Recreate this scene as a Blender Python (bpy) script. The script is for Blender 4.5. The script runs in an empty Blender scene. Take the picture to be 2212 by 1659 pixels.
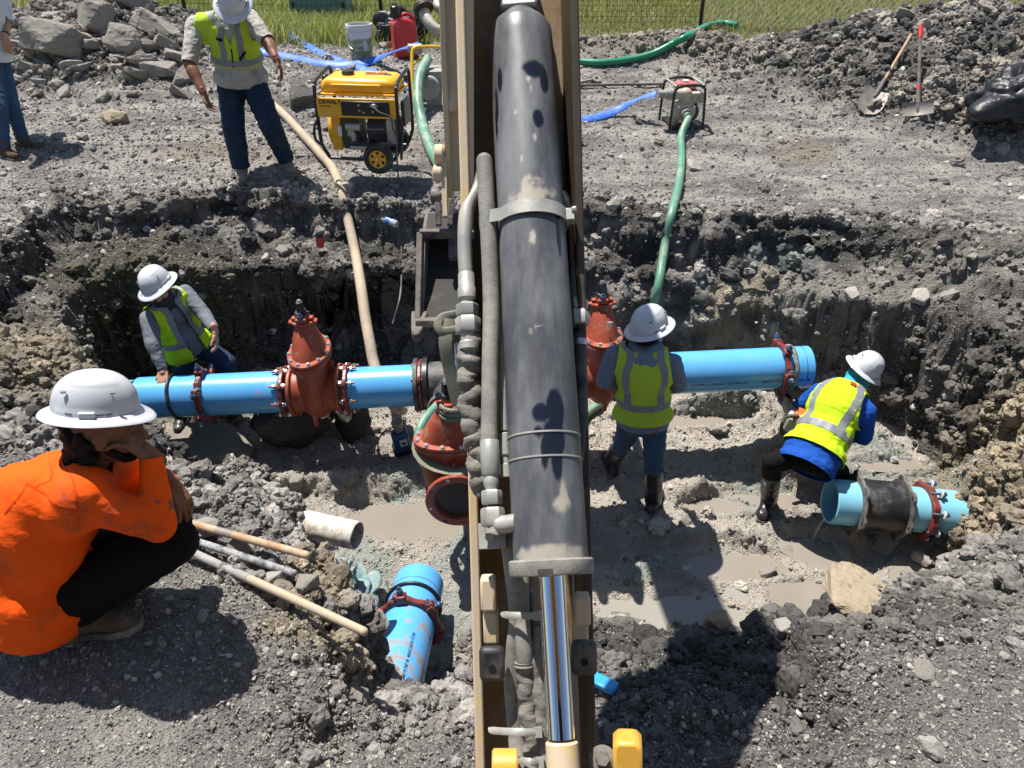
import bpy, bmesh, math, random
import numpy as np
from mathutils import Vector, Matrix
from mathutils.bvhtree import BVHTree

SC = bpy.context.scene
COL = SC.collection
R = math.radians

# ---------------------------------------------------------------- camera
PITCH, CAMH, FPX = R(33.0), 2.3, 1662.5          # focal length in units of a 2212 px wide frame
cam_d = bpy.data.cameras.new('camera')
cam = bpy.data.objects.new('camera', cam_d)
COL.objects.link(cam)
cam.location = (0, 0, CAMH)
cam.rotation_euler = (math.pi / 2 - PITCH, 0, 0)
cam_d.sensor_width = 36.0
cam_d.lens = FPX / 2212.0 * 36.0
cam_d.clip_start, cam_d.clip_end = 0.05, 2000
SC.camera = cam

# ---------------------------------------------------------------- daylight
SHX, SHY = 0.27, -0.28                            # where a shadow falls, per metre of height
sun_el = math.atan(1 / math.hypot(SHX, SHY))
world = bpy.data.worlds.new('World')
SC.world = world
world.use_nodes = True
wn = world.node_tree.nodes
sky = wn.new('ShaderNodeTexSky')
sky.sky_type = 'NISHITA'
sky.sun_disc = False
sky.sun_elevation = sun_el
sky.sun_rotation = math.atan2(-SHX, -SHY)
sky.air_density, sky.dust_density, sky.ozone_density = 1.0, 0.6, 1.2
wn['Background'].inputs['Strength'].default_value = 0.065
world.node_tree.links.new(sky.outputs[0], wn['Background'].inputs['Color'])
sun_d = bpy.data.lights.new('sun', 'SUN')
sun_d.energy = 4.6
sun_d.angle = R(0.53)
sun_d.color = (1.0, 0.955, 0.89)
sun = bpy.data.objects.new('sun', sun_d)
COL.objects.link(sun)
sun.rotation_euler = Vector((-SHX, -SHY, 1)).to_track_quat('Z', 'Y').to_euler()
sun.location = (-3, 4, 12)
SC.view_settings.view_transform = 'Standard'
SC.view_settings.look = 'None'
SC.view_settings.exposure = 0.92
SC.view_settings.gamma = 1.0
SC.view_settings.use_curve_mapping = False
SC.cycles.max_bounces = 6
SC.cycles.use_denoising = True

CT, ST = math.cos(PITCH), math.sin(PITCH)


def at(px, py, zc):
    """point at depth zc along the ray of pixel (px, py) of the 2212 x 1659 view"""
    u, v = (px - 1106.0) / FPX, (py - 829.5) / FPX
    return Vector((u * zc, zc * (CT - v * ST), CAMH - zc * (ST + v * CT)))


def gz(px, py, z):
    """point at height z along the ray"""
    v = (py - 829.5) / FPX
    return at(px, py, (CAMH - z) / (ST + v * CT))


def aty(px, py, y):
    v = (py - 829.5) / FPX
    return at(px, py, y / (CT - v * ST))


# ---------------------------------------------------------------- noise (numpy)
_rs = np.random.RandomState(7)
_PERM = np.concatenate([_rs.permutation(1024)] * 3)
_G3 = _rs.normal(size=(1024, 3)); _G3 /= np.linalg.norm(_G3, axis=1)[:, None]
_U3 = _rs.rand(1024, 3)


def _h(i, j, k):
    return _PERM[_PERM[_PERM[i & 1023] + (j & 1023)] + (k & 1023)]


def perlin(P, s, off=0.0):
    Q = P * s + off
    I = np.floor(Q).astype(np.int64); F = Q - I
    W = F * F * F * (F * (F * 6 - 15) + 10)
    out = 0
    for a in (0, 1):
        wa = W[:, 0] if a else 1 - W[:, 0]
        for b in (0, 1):
            wb = W[:, 1] if b else 1 - W[:, 1]
            for c in (0, 1):
                wc = W[:, 2] if c else 1 - W[:, 2]
                g = _G3[_h(I[:, 0] + a, I[:, 1] + b, I[:, 2] + c)]
                d = g[:, 0] * (F[:, 0] - a) + g[:, 1] * (F[:, 1] - b) + g[:, 2] * (F[:, 2] - c)
                out = out + wa * wb * wc * d
    return out * 1.5


def fbm(P, s, n=4, off=0.0, gain=0.5):
    o, a, t = 0, 1.0, 0
    for i in range(n):
        o = o + a * perlin(P, s * 2.03 ** i, off + i * 17.3); t += a; a *= gain
    return o / t


def billow(P, s, n=3, off=0.0):
    o, a, t = 0, 1.0, 0
    for i in range(n):
        o = o + a * (np.abs(perlin(P, s * 2.1 ** i, off + i * 9.1)) * 2.2 - 0.5); t += a; a *= 0.5
    return o / t


def worley(P, s, off=0.0):
    """F1 and F2 of a cellular noise, in cell units"""
    Q = P * s + off
    I = np.floor(Q).astype(np.int64); F = Q - I
    f1 = np.full(len(P), 9.0); f2 = np.full(len(P), 9.0)
    for a in (-1, 0, 1):
        for b in (-1, 0, 1):
            for c in (-1, 0, 1):
                u = _U3[_h(I[:, 0] + a, I[:, 1] + b, I[:, 2] + c)]
                d = (u[:, 0] + a - F[:, 0]) ** 2 + (u[:, 1] + b - F[:, 1]) ** 2 + (u[:, 2] + c - F[:, 2]) ** 2
                m = d < f1
                f2 = np.where(m, f1, np.minimum(f2, d)); f1 = np.where(m, d, f1)
    return np.sqrt(f1), np.sqrt(f2)


def ss(a, b, x):
    t = np.clip((x - a) / (b - a), 0, 1)
    return t * t * (3 - 2 * t)


# ---------------------------------------------------------------- objects
def tag(o, label=None, cat=None, group=None, kind=None):
    if label: o['label'] = label
    if cat: o['category'] = cat
    if group: o['group'] = group
    if kind: o['kind'] = kind
    return o


def thing(name, loc, label, cat, group=None):
    o = bpy.data.objects.new(name, None)
    COL.objects.link(o)
    o.location = loc
    o.empty_display_size = 0.1
    return tag(o, label, cat, group)


def put(name, me, mats, parent=None, smooth=True):
    """link a mesh (vertices in world coordinates) under a parent"""
    o = bpy.data.objects.new(name, me)
    COL.objects.link(o)
    for m in (mats if isinstance(mats, (list, tuple)) else [mats]):
        me.materials.append(m)
    if smooth:
        me.polygons.foreach_set('use_smooth', np.ones(len(me.polygons), dtype=bool))
    if parent is not None:
        adopt(o, parent)
    return o


def adopt(o, parent):
    r = parent
    M = Matrix.Identity(4)
    chain = []
    while r is not None:
        chain.append(r); r = r.parent
    for r in reversed(chain):
        M = M @ (r.matrix_parent_inverse if r.parent else Matrix.Identity(4)) @ Matrix.LocRotScale(r.location, r.rotation_euler, r.scale)
    o.parent = parent
    o.matrix_parent_inverse = M.inverted()


def dup(o, parent, M):
    """copy of a part placed by M (world), sharing its mesh"""
    c = o.copy()
    COL.objects.link(c)
    if parent is not None:
        adopt(c, parent)
    c.matrix_basis = M
    return c


def frame(axis, up=(0, 0, 1)):
    """3x3 whose Z is axis, Y close to up"""
    z = Vector(axis).normalized()
    y = Vector(up) - z * Vector(up).dot(z)
    if y.length < 1e-4:
        y = Vector((0, 1, 0)) - z * z.y
        if y.length < 1e-4: y = Vector((1, 0, 0))
    y.normalize()
    x = y.cross(z)
    return Matrix((x, y, z)).transposed()


def smooth_path(pts, n=8):
    """Catmull-Rom through points"""
    P = [Vector(p) for p in pts]
    P = [P[0] * 2 - P[1]] + P + [P[-1] * 2 - P[-2]]
    out = []
    for i in range(1, len(P) - 2):
        for k in range(n):
            t = k / n
            a, b, c, d = P[i - 1], P[i], P[i + 1], P[i + 2]
            out.append(0.5 * ((2 * b) + (c - a) * t + (2 * a - 5 * b + 4 * c - d) * t * t + (3 * b - a - 3 * c + d) * t ** 3))
    out.append(P[-2])
    return out


class MB:
    """collects shapes, builds ONE mesh"""
    def __init__(s):
        s.v, s.f, s.mi, s.m = [], [], [], 0

    def add(s, vs, fs):
        b = len(s.v)
        s.v.extend([tuple(v) for v in vs])
        s.f.extend([tuple(b + i for i in f) for f in fs])
        s.mi.extend([s.m] * len(fs))
        return s

    def box(s, c, size, rot=None, taper=1.0):
        M = rot if rot is not None else Matrix.Identity(3)
        hx, hy, hz = size[0] / 2, size[1] / 2, size[2] / 2
        vs = []
        for z in (-1, 1):
            k = taper if z > 0 else 1
            for x, y in ((-1, -1), (1, -1), (1, 1), (-1, 1)):
                vs.append(Vector(c) + M @ Vector((x * hx * k, y * hy * k, z * hz)))
        return s.add(vs, [(3, 2, 1, 0), (4, 5, 6, 7), (0, 1, 5, 4), (1, 2, 6, 5), (2, 3, 7, 6), (3, 0, 4, 7)])

    def prism(s, pts2, c, rot, h):
        """polygon (local x, y) extruded +-h/2 along local z"""
        n = len(pts2)
        vs = [Vector(c) + rot @ Vector((p[0], p[1], k * h / 2)) for k in (-1, 1) for p in pts2]
        fs = [tuple(reversed(range(n))), tuple(range(n, 2 * n))] + [(i, (i + 1) % n, n + (i + 1) % n, n + i) for i in range(n)]
        return s.add(vs, fs)

    def lathe(s, prof, c, axis, seg=24, up=(0, 0, 1), caps=True, sx=1.0, sy=1.0, close=False):
        """profile [(r, h)] along axis"""
        M = frame(axis, up)
        vs, fs, n = [], [], len(prof)
        for r, h in prof:
            for k in range(seg):
                a = 2 * math.pi * k / seg
                vs.append(Vector(c) + M @ Vector((r * math.cos(a) * sx, r * math.sin(a) * sy, h)))
        for i in range(n if close else n - 1):
            j = (i + 1) % n
            for k in range(seg):
                l = (k + 1) % seg
                fs.append((i * seg + k, i * seg + l, j * seg + l, j * seg + k))
        if caps and not close:
            fs.append(tuple(reversed(range(seg))))
            fs.append(tuple(range((n - 1) * seg, n * seg)))
        return s.add(vs, fs)

    def cyl(s, p0, p1, r, r1=None, seg=16):
        p0, p1 = Vector(p0), Vector(p1)
        return s.lathe([(r, 0), (r if r1 is None else r1, (p1 - p0).length)], p0, p1 - p0, seg)

    def pipe(s, p0, p1, ro, ri, seg=48):
        p0, p1 = Vector(p0), Vector(p1); L = (p1 - p0).length
        e = min(0.004, (ro - ri) * 0.3)
        return s.lathe([(ri, 0), (ro - e, 0), (ro, e), (ro, L * .25), (ro, L * .5), (ro, L * .75), (ro, L - e), (ro - e, L), (ri, L), (ri, L * .5)], p0, p1 - p0, seg, close=True)

    def tube(s, pts, r, seg=10, flat=1.0, caps=True, up=None):
        P = [Vector(p) for p in pts]
        n = len(P)
        rr = r if callable(r) else (lambda t: r)
        T = [(P[min(i + 1, n - 1)] - P[max(i - 1, 0)]).normalized() for i in range(n)]
        N = Vector(up) if up is not None else (Vector((0, 0, 1)) if abs(T[0].z) < .9 else Vector((0, 1, 0)))
        vs, fs = [], []
        for i in range(n):
            if up is not None: N = Vector(up)
            N = N - T[i] * N.dot(T[i])
            N = N.normalized() if N.length > 1e-6 else Vector((1, 0, 0))
            B = T[i].cross(N)
            q = rr(i / (n - 1))
            for k in range(seg):
                a = 2 * math.pi * k / seg
                vs.append(P[i] + B * (q * math.cos(a)) + N * (q * flat * math.sin(a)))
        for i in range(n - 1):
            for k in range(seg):
                l = (k + 1) % seg
                fs.append((i * seg + k, i * seg + l, (i + 1) * seg + l, (i + 1) * seg + k))
        if caps:
            fs.append(tuple(reversed(range(seg)))); fs.append(tuple(range((n - 1) * seg, n * seg)))
        return s.add(vs, fs)

    def ell(s, c, rad, rot=None, nu=16, nv=10):
        M = rot if rot is not None else Matrix.Identity(3)
        vs, fs = [], []
        for i in range(1, nv):
            th = math.pi * i / nv
            for k in range(nu):
                a = 2 * math.pi * k / nu
                vs.append(Vector(c) + M @ Vector((rad[0] * math.sin(th) * math.cos(a), rad[1] * math.sin(th) * math.sin(a), -rad[2] * math.cos(th))))
        b, t = len(vs), len(vs) + 1
        vs += [Vector(c) + M @ Vector((0, 0, -rad[2])), Vector(c) + M @ Vector((0, 0, rad[2]))]
        for i in range(nv - 2):
            for k in range(nu):
                l = (k + 1) % nu
                fs.append((i * nu + k, i * nu + l, (i + 1) * nu + l, (i + 1) * nu + k))
        for k in range(nu):
            l = (k + 1) % nu
            fs.append((b, l, k)); fs.append((t, (nv - 2) * nu + k, (nv - 2) * nu + l))
        return s.add(vs, fs)

    def cap(s, p0, r0, p1, r1, seg=14):
        """tapered capsule"""
        p0, p1 = Vector(p0), Vector(p1)
        L = (p1 - p0).length
        prof = [(r0 * math.sin(t), -r0 * math.cos(t)) for t in (0.15, .5, .9, 1.25, math.pi / 2)]
        prof += [(r1 * math.cos(t), L + r1 * math.sin(t)) for t in (0, .35, .7, 1.07, 1.42)]
        return s.lathe(prof, p0, (p1 - p0) if L > 1e-5 else (0, 0, 1), seg)

    def hexa(s, c, axis, r, h):
        return s.lathe([(r * .88, 0), (r, h * .12), (r, h * .85), (r * .88, h)], c, axis, 6)

    def mesh(s, name):
        me = bpy.data.meshes.new(name)
        me.from_pydata(s.v, [], s.f)
        if any(s.mi):
            me.polygons.foreach_set('material_index', s.mi)
        return me

    def build(s, name, mats, parent=None, smooth=True, bevel=0, angle=35):
        me = s.mesh(name)
        o = put(name, me, mats, parent, smooth=False)
        if smooth:
            me.polygons.foreach_set('use_smooth', np.ones(len(me.polygons), dtype=bool))
            bm = bmesh.new(); bm.from_mesh(me)
            for e in bm.edges:
                e.smooth = e.calc_face_angle(0) < R(angle)
            bm.to_mesh(me); bm.free()
        if bevel:
            m = o.modifiers.new('edges', 'BEVEL'); m.width = bevel; m.segments = 2; m.limit_method = 'ANGLE'; m.angle_limit = R(40)
        return o


# ---------------------------------------------------------------- materials
class NT:
    def __init__(s, name):
        s.mat = bpy.data.materials.new(name)
        s.mat.use_nodes = True
        s.t = s.mat.node_tree
        s.b = s.t.nodes['Principled BSDF']
        s._co = None

    def n(s, kind, **kw):
        nd = s.t.nodes.new('ShaderNode' + kind)
        for k, v in kw.items():
            setattr(nd, k, v)
        return nd

    def set(s, sock, v):
        if isinstance(v, bpy.types.NodeSocket): s.t.links.new(v, sock)
        elif v is not None: sock.default_value = v

    def co(s):
        if s._co is None: s._co = s.n('TexCoord').outputs['Object']
        return s._co

    def noise(s, scale, detail=4, rough=.55, co=None, dist=0):
        nd = s.n('TexNoise')
        nd.inputs['Scale'].default_value = scale; nd.inputs['Detail'].default_value = detail
        nd.inputs['Roughness'].default_value = rough; nd.inputs['Distortion'].default_value = dist
        s.t.links.new(co or s.co(), nd.inputs['Vector'])
        return nd.outputs[0]

    def vor(s, scale, out='Distance', feature='F1', co=None):
        nd = s.n('TexVoronoi', feature=feature)
        nd.inputs['Scale'].default_value = scale
        s.t.links.new(co or s.co(), nd.inputs['Vector'])
        return nd.outputs[out]

    def ramp(s, x, a, b, lo=0.0, hi=1.0):
        nd = s.n('MapRange', clamp=True, interpolation_type='SMOOTHSTEP')
        s.set(nd.inputs['Value'], x)
        for k, v in zip(('From Min', 'From Max', 'To Min', 'To Max'), (a, b, lo, hi)):
            nd.inputs[k].default_value = v
        return nd.outputs[0]

    def math(s, op, a, b=0.0):
        nd = s.n('Math', operation=op)
        s.set(nd.inputs[0], a); s.set(nd.inputs[1], b)
        return nd.outputs[0]

    def mix(s, f, a, b, mode='MIX'):
        nd = s.n('MixRGB', blend_type=mode)
        s.set(nd.inputs[0], f)
        for i, c in ((1, a), (2, b)):
            s.set(nd.inputs[i], (*c, 1) if isinstance(c, tuple) and len(c) == 3 else c)
        return nd.outputs[0]

    def attr(s, name, typ='GEOMETRY', out='Color'):
        nd = s.n('Attribute', attribute_name=name, attribute_type=typ)
        return nd.outputs[out]

    def stretch(s, sx, sy, sz):
        nd = s.n('Mapping'); nd.inputs['Scale'].default_value = (sx, sy, sz)
        s.t.links.new(s.co(), nd.inputs['Vector'])
        return nd.outputs[0]

    def bump(s, h, strength=.3, dist=.01, prev=None):
        nd = s.n('Bump')
        nd.inputs['Strength'].default_value = strength; nd.inputs['Distance'].default_value = dist
        s.t.links.new(h, nd.inputs['Height'])
        if prev is not None: s.t.links.new(prev, nd.inputs['Normal'])
        s.t.links.new(nd.outputs[0], s.b.inputs['Normal'])
        return nd.outputs[0]

    def out(s, col=None, rough=None, metal=None, spec=None, **kw):
        I = s.b.inputs
        if col is not None: s.set(I['Base Color'], (*col, 1) if isinstance(col, tuple) and len(col) == 3 else col)
        s.set(I['Roughness'], rough); s.set(I['Metallic'], metal); s.set(I['Specular IOR Level'], spec)
        for k, v in kw.items(): s.set(I[k], v)
        return s.mat


MUD = (.23, .205, .175)


def paint(name, col, rough=.45, dirt=.3, dirtcol=MUD, scale=6, metal=0, vary=.15, bump=.1, bscale=60, coat=0):
    """a painted, moulded or rubber surface with patchy dust and slight wear"""
    t = NT(name)
    n1 = t.noise(scale, 5, .65)
    d = t.ramp(n1, .62 - dirt * .45, .95 - dirt * .45)
    n2 = t.noise(scale * 7, 4)
    c = t.mix(t.math('MULTIPLY', t.ramp(n2, .3, .7), vary), col, tuple(x * .55 for x in col))
    d = t.math('MULTIPLY', d, t.ramp(n2, .25, .6, .35, 1))
    c = t.mix(d, c, dirtcol)
    if bump: t.bump(t.noise(bscale, 3), bump, .004)
    return t.out(c, t.ramp(d, 0, 1, rough, .85), metal, **({'Coat Weight': coat} if coat else {}))


def metal(name, col, rough=.35, dirt=.2, scale=8):
    return paint(name, col, rough, dirt, scale=scale, metal=1.0, vary=.3)


def mesh_co(me):
    a = np.zeros(len(me.vertices) * 3, np.float32); me.vertices.foreach_get('co', a); return a.reshape(-1, 3).astype(float)


def mesh_no(me):
    a = np.zeros(len(me.vertices) * 3, np.float32); me.vertex_normals.foreach_get('vector', a); return a.reshape(-1, 3).astype(float)


def folds(me, amp, scale, seed=0, stretch=None, mask=None):
    """cloth folds: long ridges across the limb"""
    co, no = mesh_co(me), mesh_no(me)
    q = co.copy()
    if stretch is not None:
        A = np.array(stretch); q = q + np.outer(q @ A, A) * 1.6
    d = fbm(q, scale, 3, seed + .37) + .6 * (np.abs(perlin(q, scale * 1.7, seed + 5.1)) * -2 + .5)
    d = d * amp
    if mask is not None: d = d * mask(co)
    co = co + no * d[:, None]
    me.vertices.foreach_set('co', co.astype(np.float32).ravel()); me.update()


# ================================================================ TERRAIN
def poly(pts):
    return np.array([tuple(gz(px, py, z)) for px, py, z in pts])


RIM = poly([(110, 430, -.05), (330, 432, -.05), (480, 405, -.05), (600, 415, -.06), (720, 430, -.06), (900, 440, -.06), (1000, 440, -.06),
            (1250, 425, -.05), (1400, 440, -.06), (1550, 462, -.08), (1750, 478, -.08), (1950, 482, -.06), (2212, 510, -.05), (2500, 600, -.05),
            (2650, 800, -.05), (2620, 1000, -.05), (2480, 1160, -.05), (2300, 1270, -.05), (2150, 1310, -.05), (2030, 1335, -.05), (1900, 1375, -.05),
            (1800, 1420, -.05), (1640, 1500, -.08), (1450, 1520, -.1), (1290, 1500, -.15), (1000, 1560, -.22), (860, 1560, -.24), (790, 1540, -.2),
            (730, 1460, -.08), (665, 1335, 0), (630, 1225, -.03), (560, 1150, -.05), (430, 1095, -.04), (250, 1060, 0), (80, 1010, 0),
            (-80, 960, 0), (-160, 820, -.02), (-110, 660, -.03), (0, 520, -.04)])
MID = poly([(190, 885, -.5), (130, 800, -.45), (100, 715, -.42), (170, 610, -.42), (330, 568, -.40), (480, 570, -.40), (640, 578, -.42), (760, 572, -.42),
            (900, 565, -.42), (1000, 560, -.42), (1250, 575, -.42), (1400, 590, -.5), (1600, 620, -.55), (1800, 640, -.52), (2000, 660, -.45),
            (2150, 705, -.42), (2290, 800, -.42), (2330, 900, -.5), (2310, 1050, -.5), (2240, 1150, -.5), (2130, 1245, -.45), (1980, 1310, -.4),
            (1850, 1370, -.42), (1640, 1440, -.45), (1450, 1440, -.45), (1300, 1400, -.45), (1010, 1490, -.55), (850, 1500, -.6), (772, 1465, -.52),
            (718, 1355, -.3), (690, 1230, -.3), (600, 1150, -.35), (430, 1085, -.4), (300, 1030, -.45)])
FOOT = poly([(320, 890, -1.42), (370, 825, -1.4), (560, 800, -1.38), (760, 797, -1.38), (950, 800, -1.38), (1250, 830, -1.38), (1450, 840, -1.4),
             (1650, 838, -1.42), (1760, 855, -1.45), (1850, 890, -1.48), (1950, 935, -1.5), (2015, 995, -1.52), (2055, 1060, -1.55),
             (2050, 1150, -1.6), (2030, 1235, -1.6), (1940, 1295, -1.55), (1800, 1345, -1.55), (1640, 1372, -1.55), (1450, 1372, -1.55),
             (1300, 1325, -1.55), (1100, 1340, -1.55), (1020, 1400, -1.6), (960, 1450, -1.6), (830, 1455, -1.6), (770, 1400, -1.58), (740, 1300, -1.55),
             (712, 1205, -1.5), (640, 1140, -1.5), (500, 1085, -1.5), (400, 1030, -1.45), (330, 965, -1.45)])


def pdist(X, Y, poly3):
    """distance to a polygon's outline, the height at its nearest point, inside?"""
    best = np.full(X.shape, 1e9); zz = np.zeros(X.shape); ins = np.zeros(X.shape, bool)
    wsum = np.zeros(X.shape); wz = np.zeros(X.shape)
    n = len(poly3)
    for i in range(n):
        a, b = poly3[i], poly3[(i + 1) % n]
        ex, ey = b[0] - a[0], b[1] - a[1]
        t = np.clip(((X - a[0]) * ex + (Y - a[1]) * ey) / (ex * ex + ey * ey + 1e-12), 0, 1)
        d = np.hypot(X - a[0] - t * ex, Y - a[1] - t * ey)
        w = 1.0 / (d + .05) ** 4
        wsum += w; wz += w * (a[2] + t * (b[2] - a[2]))
        best = np.minimum(best, d)
        c = (a[1] > Y) != (b[1] > Y)
        ins ^= c & (X < (ex) * (Y - a[1]) / (ey if abs(ey) > 1e-9 else 1e-9) + a[0])
    return best, wz / wsum, ins


def ridge(X, Y, pts, flat=.0):
    """height of a spoil ridge: pts (x, y, height, radius)"""
    out = np.zeros(X.shape)
    for i in range(len(pts) - 1):
        a, b = pts[i], pts[i + 1]
        ex, ey = b[0] - a[0], b[1] - a[1]
        t = np.clip(((X - a[0]) * ex + (Y - a[1]) * ey) / (ex * ex + ey * ey + 1e-12), 0, 1)
        d = np.hypot(X - a[0] - t * ex, Y - a[1] - t * ey)
        h = a[2] + t * (b[2] - a[2]); r = a[3] + t * (b[3] - a[3])
        q = np.clip(1 - d / r, 0, 1)
        out = np.maximum(out, h * (q * (1 + .5 * (1 - q)) if True else q))
    return out


def rp(px, py, y, g, r):
    p = aty(px, py, y)
    return (p.x, y, max(p.z - g, .02), r)


LHEAP2 = [rp(90, 150, 10.3, .4, .9), rp(200, 165, 10.2, .35, 1.0), rp(310, 200, 9.6, .3, .8)]
LHEAP = [rp(-60, 60, 11.3, .4, 1.3), rp(80, 25, 11.3, .4, 1.7), rp(195, 8, 11.2, .4, 2.0), rp(300, 60, 10.8, .4, 1.5), rp(385, 130, 10.2, .4, 1.0)]
RHEAP = [rp(1560, 118, 9.9, .4, .7), rp(1700, 95, 10.0, .4, .9), rp(1850, 62, 9.9, .4, 1.3), rp(1950, 30, 9.8, .4, 1.55), rp(2080, 14, 9.5, .4, 1.8), rp(2150, -8, 9.6, .4, 1.3), rp(2212, 28, 9.3, .35, 1.9),
         rp(2500, 40, 9.2, .3, 1.7), rp(2900, 80, 9.0, .3, 1.6)]
FRIDGE = [rp(1180, 92, 10.7, .44, .55), rp(1330, 88, 10.7, .44, .6), rp(1480, 72, 10.6, .44, .7), rp(1600, 96, 10.3, .42, .7), rp(1680, 105, 10.1, .42, .6)]
RIGHTBANK = (3.2, 4.6)


def ground_base(X, Y):
    return (.16 * ss(7.2, 8.3, Y) + .29 * ss(8.3, 10.4, Y)) + .02 * np.clip(Y - 12, 0, 200) ** .8 * .3


def H(X, Y):
    """large shape of the land; also zone masks"""
    G = ground_base(X, Y)
    near = (np.abs(X) < 7.5) & (Y < 9.0) & (Y > .2)
    z = G.copy()
    dr = np.full(X.shape, 9.0); inr = np.zeros(X.shape, bool); inm = inr.copy(); inf = inr.copy()
    tw = np.zeros(X.shape); tf = np.zeros(X.shape)
    x, y = X[near], Y[near]
    d1, z1, i1 = pdist(x, y, RIM); d2, z2, i2 = pdist(x, y, MID); d3, z3, i3 = pdist(x, y, FOOT)
    g = G[near]
    zz = z1 + (g - z1) * ss(0, .9, d1)
    t = d1 / (d1 + d2 + 1e-6)
    st = (y > 4.6)
    q3 = np.stack([x, y * .3, x * 0], 1)
    sw = np.where(x > .6, np.clip(.45 + 2.2 * perlin(q3, 1.1, 6.6), 0, 1), 1.0)
    o_ = .10 + .28 * np.clip(.5 + perlin(q3, .8, 2.6), 0, 1) * (x > .6)
    stp = .28 * t + .72 * ss(0, 1, (t - o_) / .2)
    zs = z1 + (z2 - z1) * np.where(st, sw * stp + (1 - sw) * (.35 * t + .65 * ss(0, .95, t)), .35 * t + .65 * ss(.0, .85, t))
    t2 = d2 / (d2 + d3 + 1e-6)
    lw = ss(.9, .3, x) * (y > 4.8)
    zw = z2 + (z3 - z2) * (lw * ss(.02, .35, t2) + (1 - lw) * (.5 * t2 + .5 * ss(.1, .75, t2)))
    fl = -1.36 - .17 * ss(5.3, 4.2, y) - .10 * np.exp(-((x + .62) / .5) ** 2 - ((y - 3.1) / .7) ** 2) \
        - .10 * np.exp(-((x - 2.5) / .6) ** 2 - ((y - 3.8) / .45) ** 2) - .1 * np.exp(-((x - .9) / .8) ** 2 - ((y - 3.3) / .3) ** 2)
    zf = z3 + (fl - z3) * ss(0, .5, d3)
    zz = np.where(i1, zs, zz)
    zz = np.where(i2, zw, zz)
    zz = np.where(i3, zf, zz)
    z[near] = zz
    inr[near], inm[near], inf[near] = i1, i2, i3
    dr[near] = d1
    tw[near] = np.where(i3, 0, np.where(i2, 1.0, 0)); tf[near] = d3
    hl = np.maximum(ridge(X, Y, LHEAP), ridge(X, Y, LHEAP2)); hr = ridge(X, Y, RHEAP); hf = ridge(X, Y, FRIDGE)
    z = z + np.maximum(np.maximum(hl, hr), hf)
    return z, dict(rim=inr, mid=inm, foot=inf, drim=dr, dfoot=tf, lheap=hl, rheap=hr, fheap=hf)


def rows():
    seg = [(-5, .9, 30), (.9, 3.5, 250), (3.5, 5.5, 170), (5.5, 7.0, 250), (7.0, 8.2, 90), (8.2, 12.0, 170)]
    ys = np.concatenate([np.linspace(a, b, n, endpoint=False) for a, b, n in seg])
    return np.concatenate([ys, 12.0 * (400 / 12.0) ** (np.linspace(0, 1, 60) ** 1.3)])


NC = 800
YS = rows()
U = np.linspace(-1, 1, NC)
U = U * (.72 + .28 * U * U)                       # denser towards the middle
WD = .86 * np.maximum(YS, 1) + 2.0 + np.clip(YS - 12, 0, 999) * .6
GX = U[None, :] * WD[:, None]
GY = np.repeat(YS[:, None], NC, 1)
NR = len(YS)
X, Y = GX.ravel(), GY.ravel()
# wander the outlines a little so that no edge runs straight
P0 = np.stack([X, Y, np.zeros_like(X)], 1)
act = (Y > .5) & (Y < 13)
wx = np.zeros_like(X); wy = np.zeros_like(X)
wx[act] = fbm(P0[act], 1.7, 3, 3.1) * .16 + fbm(P0[act], 6, 2, 8.1) * .05
wy[act] = fbm(P0[act], 1.7, 3, 31.7) * .16 + fbm(P0[act], 6, 2, 18.4) * .05
Z, ZN = H(X + wx, Y + wy)


def sdist(px, py, z, r):
    """soft spot (1 in the middle) on the ground seen at a pixel"""
    p = gz(px, py, z)
    rx, ry = r if isinstance(r, tuple) else (r, r)
    return np.exp(-((X - p.x) / rx) ** 2 - ((Y - p.y) / ry) ** 2)


heap = np.clip(np.maximum(np.maximum(ZN['lheap'], ZN['rheap']), ZN['fheap']) / .18, 0, 1)
wall = (ZN['rim'] & ~ZN['foot']).astype(float)
floor_ = ZN['foot'].astype(float)
churn = np.maximum(np.maximum(heap, wall), .55 * floor_)
churn = np.maximum(churn, .8 * np.exp(-(ZN['drim'] / .35) ** 2) * (Y < 7.4))
churn = np.maximum(churn, .9 * ss(-1.1, -.9, X) * ss(2.6, 1.3, Y) * (X < 1.3) * .32)
churn = np.where(Y > 13, 0, np.maximum(churn, .16))
fade = ss(14, 11.8, Y)
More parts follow.
